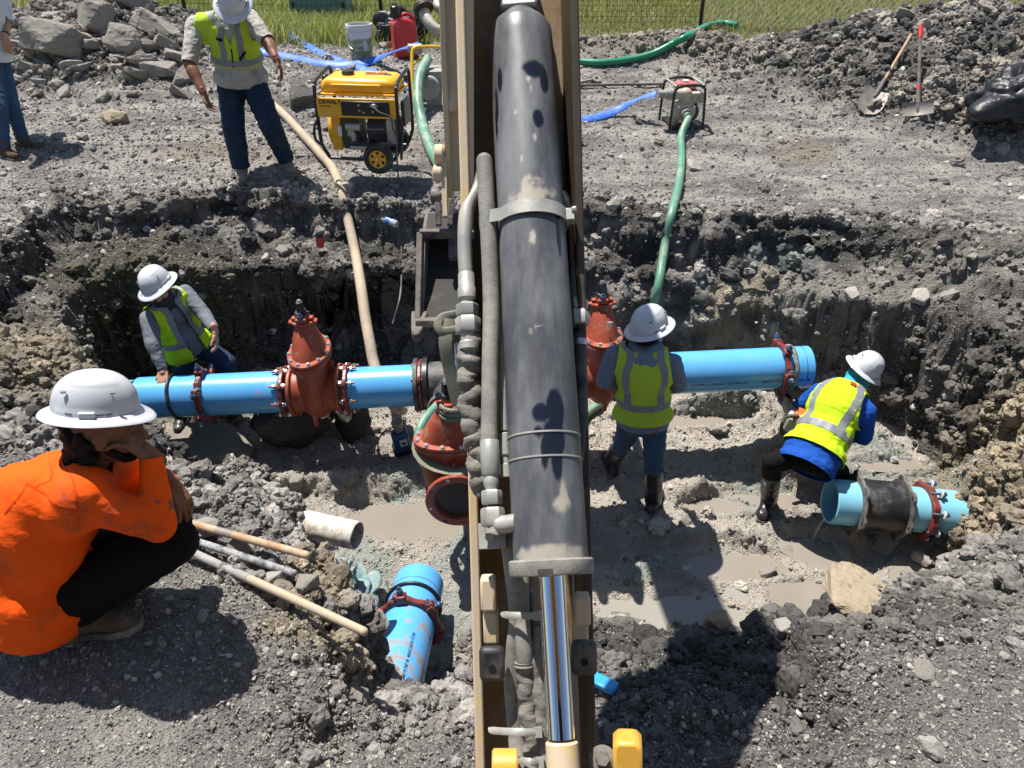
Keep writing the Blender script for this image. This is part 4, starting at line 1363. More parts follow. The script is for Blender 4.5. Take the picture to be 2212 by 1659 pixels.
M_blue = pipe_mat('blue_pvc', (.085, .36, .72), .35)
M_aqua = pipe_mat('aqua_pvc', (.19, .49, .62), .3)
t = NT('red_oxide_iron'); n = t.noise(8, 5, .7); f = t.noise(60, 3)
cc = t.mix(t.ramp(n, .35, .75), (.34, .068, .032), (.25, .047, .024))
cc = t.mix(t.math('MULTIPLY', t.ramp(t.noise(14, 5, .7), .52, .72), .7), cc, (.33, .24, .17))
t.bump(t.math('ADD', f, t.noise(220, 2)), .22, .004)
M_iron = t.out(cc, .48, 0, .4)
t = NT('dark_red_gland'); cc = t.mix(t.ramp(t.noise(20, 4), .4, .7), (.185, .033, .026), (.10, .025, .02))
t.bump(t.noise(70, 3), .3, .004)
M_gland = t.out(cc, .42, 0, .45)
M_bolt = metal('zinc_bolt', (.72, .70, .66), .32, .15)
M_rustbolt = paint('brown_stud', (.25, .10, .05), .5, .2, metal=.5)
M_bluebolt = paint('blue_coated_bolt', (.06, .10, .17), .35, .3, (.35, .35, .33), 12, metal=.3)
M_whitecap = paint('white_bolt_washer', (.72, .71, .69), .4, .25)
M_gasket = paint('black_gasket', (.012, .012, .013), .4, .2, (.2, .18, .15))
M_blackpipe = paint('black_iron', (.028, .028, .029), .5, .55, (.17, .16, .145), 7)
M_inside = paint('dark_bore', (.05, .022, .016), .6, .2, bump=.1)
M_ink = paint('black_print', (.012, .02, .05), .5, .1, bump=0)
OD = .31
ZP = 5.7


def mudattr(o, fn):
    me = o.data
    co = np.array([v.co for v in me.vertices])
    a = me.attributes.new('mud', 'FLOAT', 'POINT'); a.data.foreach_set('value', np.clip(fn(co), 0, 1).astype(np.float32))


def pipe_part(name, p0, p1, mat, parent, od=OD, wall=.018, seg=64, mud=None, rings=40):
    p0, p1 = Vector(p0), Vector(p1); L = (p1 - p0).length; e = .004; ro, ri = od / 2, od / 2 - wall
    pr = [(ri, 0), (ro - e, 0), (ro, e)] + [(ro, L * k / rings) for k in range(1, rings)] + [(ro, L - e), (ro - e, L), (ri, L), (ri, L * .5)]
    mb = MB(); mb.lathe(pr, p0, p1 - p0, seg, close=True)
    o = mb.build(name, mat, parent)
    mudattr(o, mud or (lambda c: np.zeros(len(c))))
    return o


def ring_part(name, c, axis, r0, r1, w, mat, parent, seg=48, lobes=0, lob=.0):
    """flat ring with optional lobes round its rim"""
    F = frame(axis); vs, fs = [], []
    n = seg
    for k in range(n):
        a = 2 * math.pi * k / n
        ro = r1 + (lob * max(0, math.cos(lobes * a)) ** .6 if lobes else 0)
        for r, h in ((r0, -w / 2), (ro - .006, -w / 2), (ro, -w / 2 + .006), (ro, w / 2 - .006), (ro - .006, w / 2), (r0, w / 2)):
            vs.append(Vector(c) + F @ Vector((r * math.cos(a), r * math.sin(a), h)))
    for k in range(n):
        l = (k + 1) % n
        for j in range(6):
            i = (j + 1) % 6
            fs.append((k * 6 + j, l * 6 + j, l * 6 + i, k * 6 + i))
    mb = MB(); mb.add(vs, fs)
    return mb.build(name, mat, parent, angle=28)


_bolt = {}


def bolt_mesh(kind):
    """a bolt along local z, centred on the flange"""
    if kind in _bolt: return _bolt[kind]
    mb = MB()
    if kind == 'tee':
        mb.m = 0; mb.lathe([(.008, -.075), (.009, -.07), (.009, .06), (.007, .064)], (0, 0, 0), (0, 0, 1), 10)
        mb.m = 1; mb.hexa((0, 0, .018), (0, 0, 1), .017, .022); mb.lathe([(.0215, .015), (.0215, .019)], (0, 0, 0), (0, 0, 1), 14); mb.hexa((0, 0, -.05), (0, 0, 1), .016, .018)
        mats = [M_rustbolt, M_bolt]
    elif kind == 'cap':
        mb.m = 0; mb.hexa((0, 0, 0), (0, 0, 1), .015, .014); mb.lathe([(.018, -.003), (.018, .002)], (0, 0, 0), (0, 0, 1), 12)
        mats = [M_bolt]
    elif kind == 'blue':
        mb.m = 0; mb.lathe([(.009, -.05), (.009, .05)], (0, 0, 0), (0, 0, 1), 10); mb.hexa((0, 0, .026), (0, 0, 1), .017, .03)
        mb.m = 1; mb.lathe([(.026, .018), (.026, .026), (.02, .028)], (0, 0, 0), (0, 0, 1), 16)
        mats = [M_bluebolt, M_whitecap]
    elif kind == 'stud':
        mb.m = 0; mb.hexa((0, 0, .0), (0, 0, 1), .021, .035); mb.lathe([(.01, -.02), (.01, .05), (.008, .053)], (0, 0, 0), (0, 0, 1), 10)
        mats = [M_bluebolt]
    me = mb.mesh('bolt_' + kind)
    for m in mats: me.materials.append(m)
    _bolt[kind] = me
    return me


def bolt(kind, c, axis, parent, spin=0):
    o = bpy.data.objects.new('bolt', bolt_mesh(kind)); COL.objects.link(o)
    adopt(o, parent)
    o.matrix_basis = Matrix.Translation(c) @ (frame(axis) @ Matrix.Rotation(spin, 3, 'Z')).to_4x4()
    return o


def gland(c, axis, parent, kind='tee', n=8, r=.19, lob=.014, name='gland_ring', mat=None, w=.03, phase=.2):
    g = ring_part(name, c, axis, OD / 2 + .004, r - .008, w, mat or M_gland, parent, 64, n, lob)
    F = frame(axis)
    for k in range(n):
        a = 2 * math.pi * k / n
        bolt(kind, Vector(c) + F @ Vector((math.cos(a) * (r - .016), math.sin(a) * (r - .016), .0)), axis, g, a)
    return g


def restraint(c, axis, parent, n=6, r=.195, kind='stud', turn=0.0):
    """split restraint ring: wedges with upright bolts round a pipe"""
    g = ring_part('restraint_ring', c, axis, OD / 2 + .003, OD / 2 + .03, .04, M_gland, parent, 72, 12, .012)
    F = frame(axis)
    for k in range(n):
        a = 2 * math.pi * k / n + turn
        d = F @ Vector((math.cos(a), math.sin(a), 0)); p = Vector(c) + d * (OD / 2 + .028)
        tng = d.cross(Vector(axis).normalized())
        mb = MB(); mb.box(p + d * .006, (.06, .06, .05), frame(d, axis)); mb.box(p + d * .02 + tng * .03, (.03, .045, .035), frame(d, axis))
        mb.build('wedge_lug', M_gland, g, bevel=.008)
        bolt(kind, p + d * .03, d, g, .3)
        mbb = bolt(kind, p + tng * .045, axis, g, .5); mbb.scale = (.8, .8, .8)
    return g


def oval(mb, c, Fm, profile, seg=36):
    """rings of ellipses: (h, a, b) along Fm's y"""
    vs, fs = [], []
    for h, a, b in profile:
        for k in range(seg):
            t_ = 2 * math.pi * k / seg
            vs.append(Vector(c) + Fm @ Vector((a * math.cos(t_), h, b * math.sin(t_))))
    for i in range(len(profile) - 1):
        for k in range(seg):
            l = (k + 1) % seg
            fs.append((i * seg + k, (i + 1) * seg + k, (i + 1) * seg + l, i * seg + l))
    fs.append(tuple(range(seg))); fs.append(tuple(reversed(range((len(profile) - 1) * seg, len(profile) * seg))))
    mb.add(vs, fs)


def valve(c, flow, up, parent, face=.19, flat=False, seed=0):
    """resilient wedge gate valve: body, bonnet, packing gland and operating nut. Local x = flow, y = stem, z = across."""
    fl = Vector(flow).normalized(); u = (Vector(up) - fl * Vector(up).dot(fl)).normalized(); cr = fl.cross(u)
    F = Matrix((fl, u * .9, cr)).transposed(); c = Vector(c)
    v = thing('gate_valve', c, None, None); adopt(v, parent)
    mb = MB()
    mb.lathe([(.175, -face), (.19, -face + .004), (.19, -face + .028), (.165, -face + .034), (.158, -.10), (.165, 0), (.158, .10), (.165, face - .034), (.19, face - .028), (.19, face - .004), (.175, face)], c, fl, 48)
    oval(mb, c, F, [(-.20, .05, .08), (-.185, .085, .13), (-.12, .11, .185), (0, .115, .21), (.12, .115, .215), (.26, .118, .215), (.315, .122, .22), (.322, .150, .245), (.346, .150, .245), (.35, .147, .242)])
    for s in (-1, 1):
        mb.box(c + F @ Vector((s * .09, .16, 0)), (.13, .22, .02), F)
    mb.box(c + F @ Vector((0, .05, .2)), (.03, .5, .03), F); mb.box(c + F @ Vector((.0, .05, -.2)), (.03, .5, .03), F)
    mb.build('valve_body', M_iron, v, bevel=.006)
    mb = MB()
    oval(mb, c, F, [(.352, .147, .242), (.376, .150, .245), (.382, .147, .242), (.385, .118, .20), (.42, .112, .185), (.50, .095, .14), (.57, .078, .095), (.61, .062, .066), (.625, .06, .06), (.627, .085, .07), (.648, .085, .07), (.65, .08, .066)])
    mb.box(c + F @ Vector((0, .638, 0)), (.20, .022, .05), F)
    mb.build('bonnet', M_iron, v, bevel=.004)
    mb = MB()
    mb.box(c + F @ Vector((0, .675, 0)), (.075, .03, .14), F); mb.box(c + F @ Vector((0, .668, 0)), (.15, .022, .045), F)
    mb.lathe([(.05, .585), (.05, .63), (.035, .645)], c, u, 24)
    mb.build('packing_gland', M_iron, v, bevel=.004)
    for s in (-1, 1):
        bolt('stud', c + F @ Vector((0, .68, s * .055)), u, v)
    mb = MB(); mb.box(c + F @ Vector((0, .765, 0)), (.058, .058, .085), F @ Matrix.Rotation(R(-90), 3, 'X') @ Matrix.Rotation(R(20), 3, 'Z'), taper=.8); mb.lathe([(.05, .63), (.045, .65), (.03, .658)], c, u, 20)
    mb.build('operating_nut', M_gasket, v, bevel=.004)
    bolt('cap', c + u * .728, u, v)
    for k in range(12):
        a = 2 * math.pi * k / 12 + .26
        bolt('cap', c + F @ Vector((.135 * math.cos(a), .384, .222 * math.sin(a))), u, v)
    return v


# ---- the slung assembly
PA, PB = at(303, 860, ZP), at(1745, 792, ZP)
pax = (PB - PA).normalized()


def ax(px):
    k = (px - 303) / (1745 - 303)
    return PA + (PB - PA) * k


asm = thing('pipe_assembly', ax(985), 'long blue water pipe with red gate valves and tee slung above the pit floor', 'pipe assembly')
vup = (Vector((0, 0, 1)) - pax * pax.z).normalized()
smear = lambda k, sd: (lambda c: k * ss(.22, .42, fbm(c, 7, 4, sd)) * ss(.1, .3, fbm(c, 1.6, 2, sd + 3) + .2))
pl = pipe_part('blue_pipe', ax(303), ax(612), M_blue, asm, mud=smear(.35, 3))
pipe_part('blue_pipe', ax(752), ax(905), M_blue, asm, mud=smear(.25, 9))
pr_ = pipe_part('blue_pipe', ax(1355), ax(1745), M_blue, asm, mud=smear(.15, 5))
mb = MB(); mb.lathe([(.03, 0), (.137, 0), (.137, .01), (.03, .01)], ax(303) + pax * .03, pax, 40); mb.build('pipe_bore', M_gasket, asm)
mb = MB(); mb.lathe([(OD / 2 + .012 + .011 * math.cos(a), .011 * math.sin(a)) for a in np.linspace(0, 6.283, 12, endpoint=False)], ax(384), (pax + Vector((0, 0.0, .10))).normalized(), 64, close=True); mb.build('rubber_gasket', M_gasket, asm)
restraint(ax(446), (pax + Vector((0, .0, .03))).normalized(), asm, turn=.5)
vL = valve(ax(686), pax, vup + pax * -.03, asm)
gland(ax(619), pax, asm); gland(ax(754), -pax, asm, phase=.5)
gland(ax(911), -pax, asm, 'blue')
mb = MB(); mb.lathe([(.15, -.02), (.205, -.02), (.205, .012), (.15, .012)], ax(924), pax, 48); mb.build('rubber_gasket', M_gasket, asm)
# tee
mb = MB()
T0 = ax(985)
br = Vector((.03, -1.0, -.17)).normalized()
mb.lathe([(.15, -.30), (.20, -.30), (.20, -.27), (.168, -.26), (.165, .26), (.20, .27), (.20, .30), (.15, .30)], T0, pax, 48)
mb.lathe([(.165, 0), (.165, .27), (.20, .28), (.20, .31), (.15, .31)], T0, br, 48)
mb.build('tee', M_blackpipe, asm)
gland(T0 + pax * .33, pax, asm, 'blue')
pipe_part('blue_pipe', T0 + pax * .3, ax(1240), M_blue, asm)
gland(T0 + br * .34, br, asm, 'blue')
FV = at(988, 1078, 4.72) - br * .0
vc_ = FV - br * .19
pipe_part('blue_pipe', T0 + br * .3, vc_ - br * .16, M_blue, asm)
gland(vc_ - br * .20, br, asm, 'tee')
br2 = Vector((.03, -1, .03)).normalized(); vc_ = FV - br2 * .19; br = br2
vF = valve(vc_, br, Vector((-.06, -.05, 1)), asm)
# open mouth of the front valve
mo = thing('open_flange', FV, None, None); adopt(mo, asm)
fl_ = ring_part('flange_face', FV + br * .012, br, .135, .195, .03, M_iron, mo)
for k in range(8):
    a = 2 * math.pi * k / 8 + .3
    p = FV + br * .0275 + frame(br) @ Vector((.172 * math.cos(a), .172 * math.sin(a), 0))
    mb = MB(); mb.cyl(p, p + br * .001, .010, seg=12); mb.build('bolt_hole', M_whitecap if k in (2, 4) else M_gasket, mo)
mb = MB(); mb.lathe([(.134, .03), (.150, .026), (.150, .0), (.128, -.02), (.122, -.06)], FV, br, 48, caps=False); mb.lathe([(.003, .0012), (.128, .0012)], FV + br * .002, br, 48, caps=False); mb.build('bore', M_inside, mo)
vR = valve(ax(1299), pax, vup + Vector((0, .12, 0)), asm)
gland(ax(1363), -pax, asm); gland(ax(1234), pax, asm)
mb = MB(); mb.box(ax(1303) + vup * .5 + Vector((0.02, -.118, 0.0)), (.035, .004, .055), frame((0, -.4, .9), (0, -1, 0))); mb.build('paper_tag', M_whitecap, asm)
restraint(ax(1682), (pax + Vector((0, .05, -.07))).normalized(), asm, turn=.9)
mb = MB(); mb.lathe([(OD / 2 + .01 + .010 * math.cos(a), .016 * math.sin(a)) for a in np.linspace(0, 6.283, 12, endpoint=False)], ax(1702), (pax + Vector((0, .02, -.06))).normalized(), 64, close=True)
mb.build('rubber_gasket', paint('muddy_gasket', (.03, .03, .03), .6, .7, (.3, .28, .23)), asm)
mb = MB(); mb.lathe([(OD / 2 + .0005, -.002), (OD / 2 + .0012, 0), (OD / 2 + .0005, .002)], ax(1728), pax, 64, caps=False); mb.build('depth_mark', M_ink, asm)


def text_mesh(s, size):
    cu = bpy.data.curves.new('text', 'FONT'); cu.body = s; cu.size = size; cu.resolution_u = 2; cu.offset = size * .025
    o = bpy.data.objects.new('text', cu); COL.objects.link(o)
    dg = bpy.context.evaluated_depsgraph_get()
    me = bpy.data.meshes.new_from_object(o.evaluated_get(dg))
    bpy.data.objects.remove(o); bpy.data.curves.remove(cu)
    return me


def pipe_text(s, size, p0, axis, r, ref, ang, parent, flip=False, mat=None):
    """print wrapped on a pipe: starts at p0, runs along axis, ang degrees down from the side facing ref"""
    me = text_mesh(s, size)
    a_ = Vector(axis).normalized(); F = frame(a_, ref)      # y towards ref
    sgn = -1 if flip else 1
    cross = a_.cross(F.col[1])                                # direction of increasing angle
    bm = bmesh.new(); bm.from_mesh(me); bmesh.ops.subdivide_edges(bm, edges=[e for e in bm.edges if e.calc_length() > size * .2], cuts=1)
    for v in bm.verts:
        th = R(ang) + sgn * v.co.y / r
        v.co = Vector(p0) + a_ * (v.co.x) + (F.col[1] * math.cos(th) + cross * math.sin(th)) * (r + .0012)
    bm.to_mesh(me); bm.free(); me.name = 'print'
    return put('lettering', me, mat or M_ink, parent, smooth=False)


tc = CAMP - ax(1600)
up_sign = 1 if pax.cross(frame(pax, tc).col[1]).z > 0 else -1
pipe_text('VINYLTECH PVC', .034, ax(1632), pax, OD / 2, tc, -42 * up_sign, asm, flip=up_sign < 0)
pipe_text('DR-18', .034, ax(1708), pax, OD / 2, tc, -42 * up_sign, asm, flip=up_sign < 0)
pipe_text('12 IN C900-16   12/01/2024   1 20:39 FM UL US', .021, ax(1482), pax, OD / 2, tc, -41 * up_sign, asm, flip=up_sign < 0)

# ---- near pipe coming out of the front bank
NA, NB = at(905, 1262, .31 * FPX / 107), at(846, 1490, .31 * FPX / 130)
nd = (NA - NB).normalized()
near = thing('water_pipe', NB, 'blue water pipe with mud smears sticking up out of the front bank', 'pipe')
LN = (NA - NB).length
mudn = lambda c: .85 * ss(.0, .12, 1.5 * fbm(c, 17, 4, 4.2) + .5 * fbm(c, 5, 2, 1.2) + .10 - .62 * ((c - np.array(NB)) @ np.array(nd)) / (LN * .7) - .5 * (c[:, 0] - NB.x - .05))
pipe_part('blue_pipe', NB - nd * .55, NA, M_blue, near, mud=mudn)
mb = MB(); mb.lathe([(OD / 2 + .010 + .011 * math.cos(a), .011 * math.sin(a)) for a in np.linspace(0, 6.283, 12, endpoint=False)], NA - nd * .22, nd, 64, close=True); mb.build('rubber_gasket', M_gasket, near)
mb = MB(); mb.lathe([(OD / 2 + .0004, -.0025), (OD / 2 + .0012, 0), (OD / 2 + .0004, .0025)], NA - nd * .14, nd, 64, caps=False); mb.build('depth_mark', M_ink, near)
restraint(NA - nd * .40, nd, near, turn=.35)
tcn = CAMP - NA
us = 1
pipe_text('PVC 1120 C900-16 DR-18  VINYLTECH 12 IN', .025, NB - nd * .2, nd, OD / 2, tcn, 12, near)

# ---- right-hand main coming out of the right wall, with a black coupling
RA, RB = at(1792, 1082, 5.26), at(2055, 1108, 5.26)
rdx = (RB - RA).normalized()
rm = thing('water_pipe', RA, 'open-ended aqua water pipe with black coupling and red ring at the right wall', 'pipe')
pipe_part('aqua_pipe', RA, RB + rdx * .9, M_aqua, rm, mud=smear(.35, 13))
LR = (RB - RA).length
mb = MB()
mb.lathe([(OD / 2 + .004, .17), (.175, .17), (.175, .47), (OD / 2 + .004, .47)], RA, rdx, 48, close=True)
mb.build('coupling_sleeve', paint('smooth_black_sleeve', (.018, .018, .019), .35, .35, (.12, .11, .1), 6), rm)
for h in (.165, .475):
    g = ring_part('coupling_flange', RA + rdx * h, rdx, OD / 2 + .003, .205, .02, paint('dusty_black_iron', (.06, .056, .052), .6, .6, (.2, .18, .16)), rm, 48, 6, .03)
    F = frame(rdx)
    for k in range(6):
        a = 2 * math.pi * k / 6
        p = RA + rdx * (h - .011) + F @ Vector((math.cos(a) * .205, math.sin(a) * .205, 0))
        mb = MB(); mb.cyl(p, p - rdx * .001, .011, seg=12); mb.build('bolt_hole', M_gasket, g)
gR = ring_part('restraint_ring', RA + rdx * .63, (rdx + Vector((0, .06, 0))).normalized(), OD / 2 + .003, OD / 2 + .028, .045, M_gland, rm, 72, 8, .014)
for k in range(8):
    a = 2 * math.pi * k / 8 + .2
    d = frame(rdx) @ Vector((math.cos(a), math.sin(a), 0))
    bolt('blue', RA + rdx * .66 + d * (OD / 2 + .03), rdx, gR)
# strip of the old main behind the squatting man
LA = at(296, 862, 5.75)
om = thing('water_pipe', LA, 'end of an aqua pipe at the left wall beside the white hard hat', 'pipe')
pipe_part('aqua_pipe', LA - pax * 1.0, LA - pax * .01, M_aqua, om, od=.29)

# ---- white drain pipe in the left front bank
WA, WB = at(772, 1157, .15 * FPX / 62), at(640, 1128, .15 * FPX / 62 + .1)
wd_ = (WA - WB).normalized()
wp = thing('drain_pipe', WB, 'white plastic drain pipe with mud spatter sticking out of the left bank', 'pipe')
t = NT('white_pvc'); n = t.noise(30, 5, .7)
M_whitepvc = t.out(t.mix(t.ramp(n, .46, .62), (.56, .54, .48), (.36, .31, .23)), .4, 0, .4)
pipe_part('white_pipe', WB - wd_ * .05, WA, M_whitepvc, wp, od=.15, wall=.007)

# ---- slings
M_web = paint('grey_green_webbing', (.17, .165, .115), .85, .5, (.25, .23, .185), 8, bscale=300, bump=.6)


def strap(mb, pts, w, th=.006, normal=None, n=8):
    P_ = smooth_path(pts, n)
    mb.tube(P_, w / 2, 8, th / w * 2, up=normal or (CAMP - P_[0]))


sl = thing('lifting_sling', at(985, 880, 4.6), 'grey-green webbing sling looped over a bucket tooth, holding the front valve', 'sling')
mb = MB(); strap(mb, [at(968, 688, 4.38), at(962, 740, 4.36), at(972, 800, 4.4), at(990, 876, 4.45)], .075); mb.build('webbing', M_web, sl)
mb = MB(); strap(mb, [at(1000, 676, 4.5), at(978, 680, 4.42), at(955, 686, 4.38), at(946, 702, 4.36), at(955, 716, 4.36), at(985, 712, 4.38)], .05, .014); mb.build('loop', M_web, sl)
nk = vc_ + Vector((0, 0, .555))
mb = MB()
for r, h in ((.085, 0), (.09, -.03), (.083, .03)):
    mb.lathe([(r + .012 * math.cos(a), .014 * math.sin(a)) for a in np.linspace(0, 6.283, 8, endpoint=False)], nk + Vector((0, 0, h - .0)), (.05 * h * 10, .06, 1), 32, close=True)
mb.build('wrap', paint('green_webbing', (.12, .17, .11), .85, .4, (.3, .28, .22)), sl)
mb = MB()
P_ = []
for k in range(15):
    a = R(-100 + 200 * k / 14)
    P_.append(vc_ + Vector((-.232 * math.sin(a), -.150 * math.cos(a), .27 - .07 * math.cos(a))))
mb.tube(P_, .045, 8, .12, up=(0, 0, 1)); 
mb.build('belly_strap', M_web, sl)
mb = MB(); mb.tube(smooth_path([at(1000, 700, 4.5), at(1001, 760, 4.5), at(995, 830, 4.5)], 6), .018, 8); mb.build('green_loop', paint('pale_green_strap', (.36, .45, .33), .8, .3), sl)
mb = MB(); mb.tube(smooth_path([at(985, 742, 4.5), at(1000, 735, 4.5), at(1003, 780, 4.5), at(995, 830, 4.5), at(988, 780, 4.5), at(985, 742, 4.5)], 6), .013, 10); mb.build('shackle', M_steel, sl)
# ================================================================ PEOPLE
def cloth(name, c, dirt=.25, dcol=(.16, .145, .125), rough=.85, wr=.35, sc=5, dl=.75):
    t = NT(name)
    n = t.noise(sc, 5, .7)
    m = t.ramp(n, dl - .45 * dirt, dl + .1)
    f = t.noise(sc * 6, 4, .7)
    m = t.math('MULTIPLY', t.math('MULTIPLY', m, t.ramp(f, .3, .6, .3, 1)), min(1, dirt * 2.2))
    cc = t.mix(t.math('MULTIPLY', t.noise(2.5, 3), .25), c, tuple(x * .72 for x in c))
    cc = t.mix(m, cc, dcol)
    h = t.math('ADD', t.noise(14, 4, .6, dist=.6), t.math('MULTIPLY', t.noise(420, 1), .12))
    t.bump(h, wr, .02)
    return t.out(cc, rough, 0, .15)


M_skin = cloth('tan_skin', (.36, .185, .115), 0, rough=.5, wr=.05)
M_skin2 = cloth('brown_skin', (.20, .095, .058), 0, rough=.45, wr=.05)
M_skin3 = cloth('light_tan_skin', (.46, .26, .18), 0, rough=.5, wr=.05)
M_hair = cloth('black_curly_hair', (.012, .010, .009), 0, rough=.6, wr=1.0, sc=30)
M_orange = cloth('orange_shirt', (.88, .098, .005), .45, (.12, .065, .04), dl=.69, sc=4)
M_blackpants = cloth('black_trousers', (.0055, .0055, .006), .1, (.06, .057, .053))
M_lime = cloth('lime_vest', (.47, .70, .018), .35, (.22, .25, .06))
M_limed = cloth('worn_lime_vest', (.46, .60, .05), .35, (.30, .31, .10))
M_jean = cloth('blue_jeans', (.045, .088, .155), .35, (.10, .10, .105), sc=8)
M_jeand = cloth('dark_muddy_jeans', (.018, .036, .066), .5, (.12, .115, .11), sc=7)
M_greyshirt = cloth('grey_work_shirt', (.15, .165, .19), .2, (.22, .2, .175))
M_hoodie = cloth('blue_grey_hoodie', (.165, .20, .265), .2)
M_royal = cloth('royal_blue_shirt', (.012, .075, .36), .2, (.06, .08, .15))
M_dirtywhite = cloth('grey_stained_shirt', (.44, .42, .38), .6, (.20, .185, .16), sc=6, dl=.68)
M_white = cloth('white_shirt', (.62, .64, .68), .1)
M_boot = cloth('muddy_brown_boot', (.085, .058, .04), .6, (.17, .15, .13), sc=9)
M_bootp = cloth('dusty_grey_boot', (.20, .175, .145), .6, (.3, .27, .23), sc=9)
M_rubber = paint('black_rubber_boot', (.014, .014, .016), .34, .3, (.25, .225, .19), 9)
M_refl = paint('silver_reflective_tape', (.20, .21, .23), .5, .25, (.26, .25, .21), bump=.05)
M_gaiter = cloth('dark_patterned_gaiter', (.045, .035, .05), .4, (.14, .1, .12), sc=40)
M_teal = cloth('teal_gaiter', (.045, .33, .40), .05)
M_blackcloth = cloth('black_trim', (.012, .012, .012), .1)
M_sole = paint('boot_sole', (.05, .04, .033), .8, .6, (.25, .22, .18))
t = NT('white_hard_hat'); n = t.noise(12, 5, .7)
cc = t.mix(t.ramp(t.noise(16, 6, .75), .60, .70, 0, .55), (.50, .51, .54), (.36, .33, .29))
M_hat = t.out(cc, .34, 0, .5, **{'Coat Weight': .25, 'Coat Roughness': .12})
M_hatd = t.out(cc, .34, 0, .5)
M_slot = paint('hat_slot', (.10, .09, .11), .6, 0, bump=0)
M_eye = paint('dark_eye', (.01, .008, .008), .15, 0, bump=0)


def blob(mb, voxel, smooth=6, factor=.5):
    """union of the collected shapes as one smooth skin"""
    me = mb.mesh('tmp')
    o = bpy.data.objects.new('tmp', me); COL.objects.link(o)
    m = o.modifiers.new('r', 'REMESH'); m.mode = 'VOXEL'; m.voxel_size = voxel; m.use_smooth_shade = True
    if smooth:
        s = o.modifiers.new('s', 'SMOOTH'); s.factor = factor; s.iterations = smooth
    dg = bpy.context.evaluated_depsgraph_get(); dg.update()
    out = bpy.data.meshes.new_from_object(o.evaluated_get(dg))
    bpy.data.objects.remove(o); bpy.data.meshes.remove(me)
    return out


def cut(me, planes):
    """open hems and cuffs: (point, outward normal, reach)"""
    bm = bmesh.new(); bm.from_mesh(me)
    for p, n, reach in planes:
        p, n = Vector(p), Vector(n).normalized()
        fs = [f for f in bm.faces if (f.calc_center_median() - p).length < reach]
        if not fs: continue
        geom = list(set(fs) | set(e for f in fs for e in f.edges) | set(v for f in fs for v in f.verts))
        bmesh.ops.bisect_plane(bm, geom=geom, plane_co=p, plane_no=n)
        kill = [f for f in bm.faces if (f.calc_center_median() - p).length < reach and (f.calc_center_median() - p).dot(n) > 1e-5]
        bmesh.ops.delete(bm, geom=kill, context='FACES')
    bm.to_mesh(me); bm.free(); me.update()


def join_meshes(ms):
    bm = bmesh.new()
    for m in ms: bm.from_mesh(m); bpy.data.meshes.remove(m)
    me = bpy.data.meshes.new('body'); bm.to_mesh(me); bm.free()
    return me


def hand_shapes(mb, w, d, pn, side, curl=.5, s=1.0, spread=.12, thumb=.6):
    """w wrist, d pointing direction, pn palm normal (the way the palm faces), side +1: the thumb lies on d x pn's side"""
    w = Vector(w); d = Vector(d).normalized(); pn = Vector(pn); pn = (pn - d * pn.dot(d)).normalized(); lat = d.cross(pn) * side
    mb.cap(w - d * .03 * s, .026 * s, w + d * .02 * s, .027 * s)
    lens = (.085, .095, .088, .068)
    for i in range(4):
        o = (1.5 - i) * .0195 * s
        k0 = w + d * .018 * s + lat * o * .75
        k1 = w + d * (.092 - .006 * abs(i - 1)) * s + lat * o
        mb.cap(k0, .0145 * s, k1, .0115 * s, 10)
        dd = (d + lat * (1.5 - i) * spread).normalized()
        p = k1; L = lens[i] * s
        cu = curl if not hasattr(curl, '__len__') else curl[i]
        for j, fr in enumerate((.45, .31, .24)):
            a = cu * (.8 + .5 * j)
            dd = (dd * math.cos(a) + pn * math.sin(a)).normalized()
            q = p + dd * L * fr
            mb.cap(p, (.0100 - .0010 * j) * s, q, (.0092 - .0012 * j) * s, 10)
            p = q
    t0 = w + d * .03 * s + lat * .022 * s
    td = (d * .75 + lat * .75 + pn * .35).normalized()
    mb.cap(w + d * .012 * s, .017 * s, t0 + td * .028 * s, .0135 * s, 10)
    p = t0 + td * .028 * s
    for j, L in enumerate((.034, .028)):
        td = (td * math.cos(thumb * .5) + (pn * .7 + d * .7 - lat * .25).normalized() * math.sin(thumb * .5)).normalized()
        q = p + td * L * s
        mb.cap(p, (.0118 - .001 * j) * s, q, (.0105 - .0015 * j) * s, 10); p = q


def head_shapes(mb, c, up, fwd, s=1.0):
    up = Vector(up).normalized(); f = Vector(fwd); f = (f - up * f.dot(up)).normalized(); r = f.cross(up)
    F = Matrix((r, f, up)).transposed(); c = Vector(c)
    P_ = lambda x, y, z: c + F @ Vector((x * s, y * s, z * s))
    mb.ell(c + F @ Vector((0, -.008, .025)) * s, (.076 * s, .095 * s, .095 * s), F)
    mb.ell(P_(0, .022, -.035), (.060 * s, .072 * s, .078 * s), F)
    mb.ell(P_(0, .062, -.088), (.030 * s, .026 * s, .022 * s), F)
    mb.cap(P_(0, .088, .012), .010 * s, P_(0, .106, -.026), .015 * s, 10)
    mb.ell(P_(.013, .094, -.030), (.010 * s, .010 * s, .008 * s), F); mb.ell(P_(-.013, .094, -.030), (.010 * s, .010 * s, .008 * s), F)
    mb.cap(P_(-.04, .080, .020), .012 * s, P_(.04, .080, .020), .012 * s, 8)
    mb.ell(P_(0, .088, -.056), (.024 * s, .010 * s, .006 * s), F); mb.ell(P_(0, .086, -.067), (.021 * s, .010 * s, .007 * s), F)
    for sd in (-1, 1):
        mb.ell(P_(sd * .077, -.002, -.006), (.012 * s, .022 * s, .034 * s), F @ Matrix.Rotation(sd * .3, 3, 'Z'))
        mb.ell(P_(sd * .04, .062, -.02), (.028 * s, .028 * s, .025 * s), F)
    return F


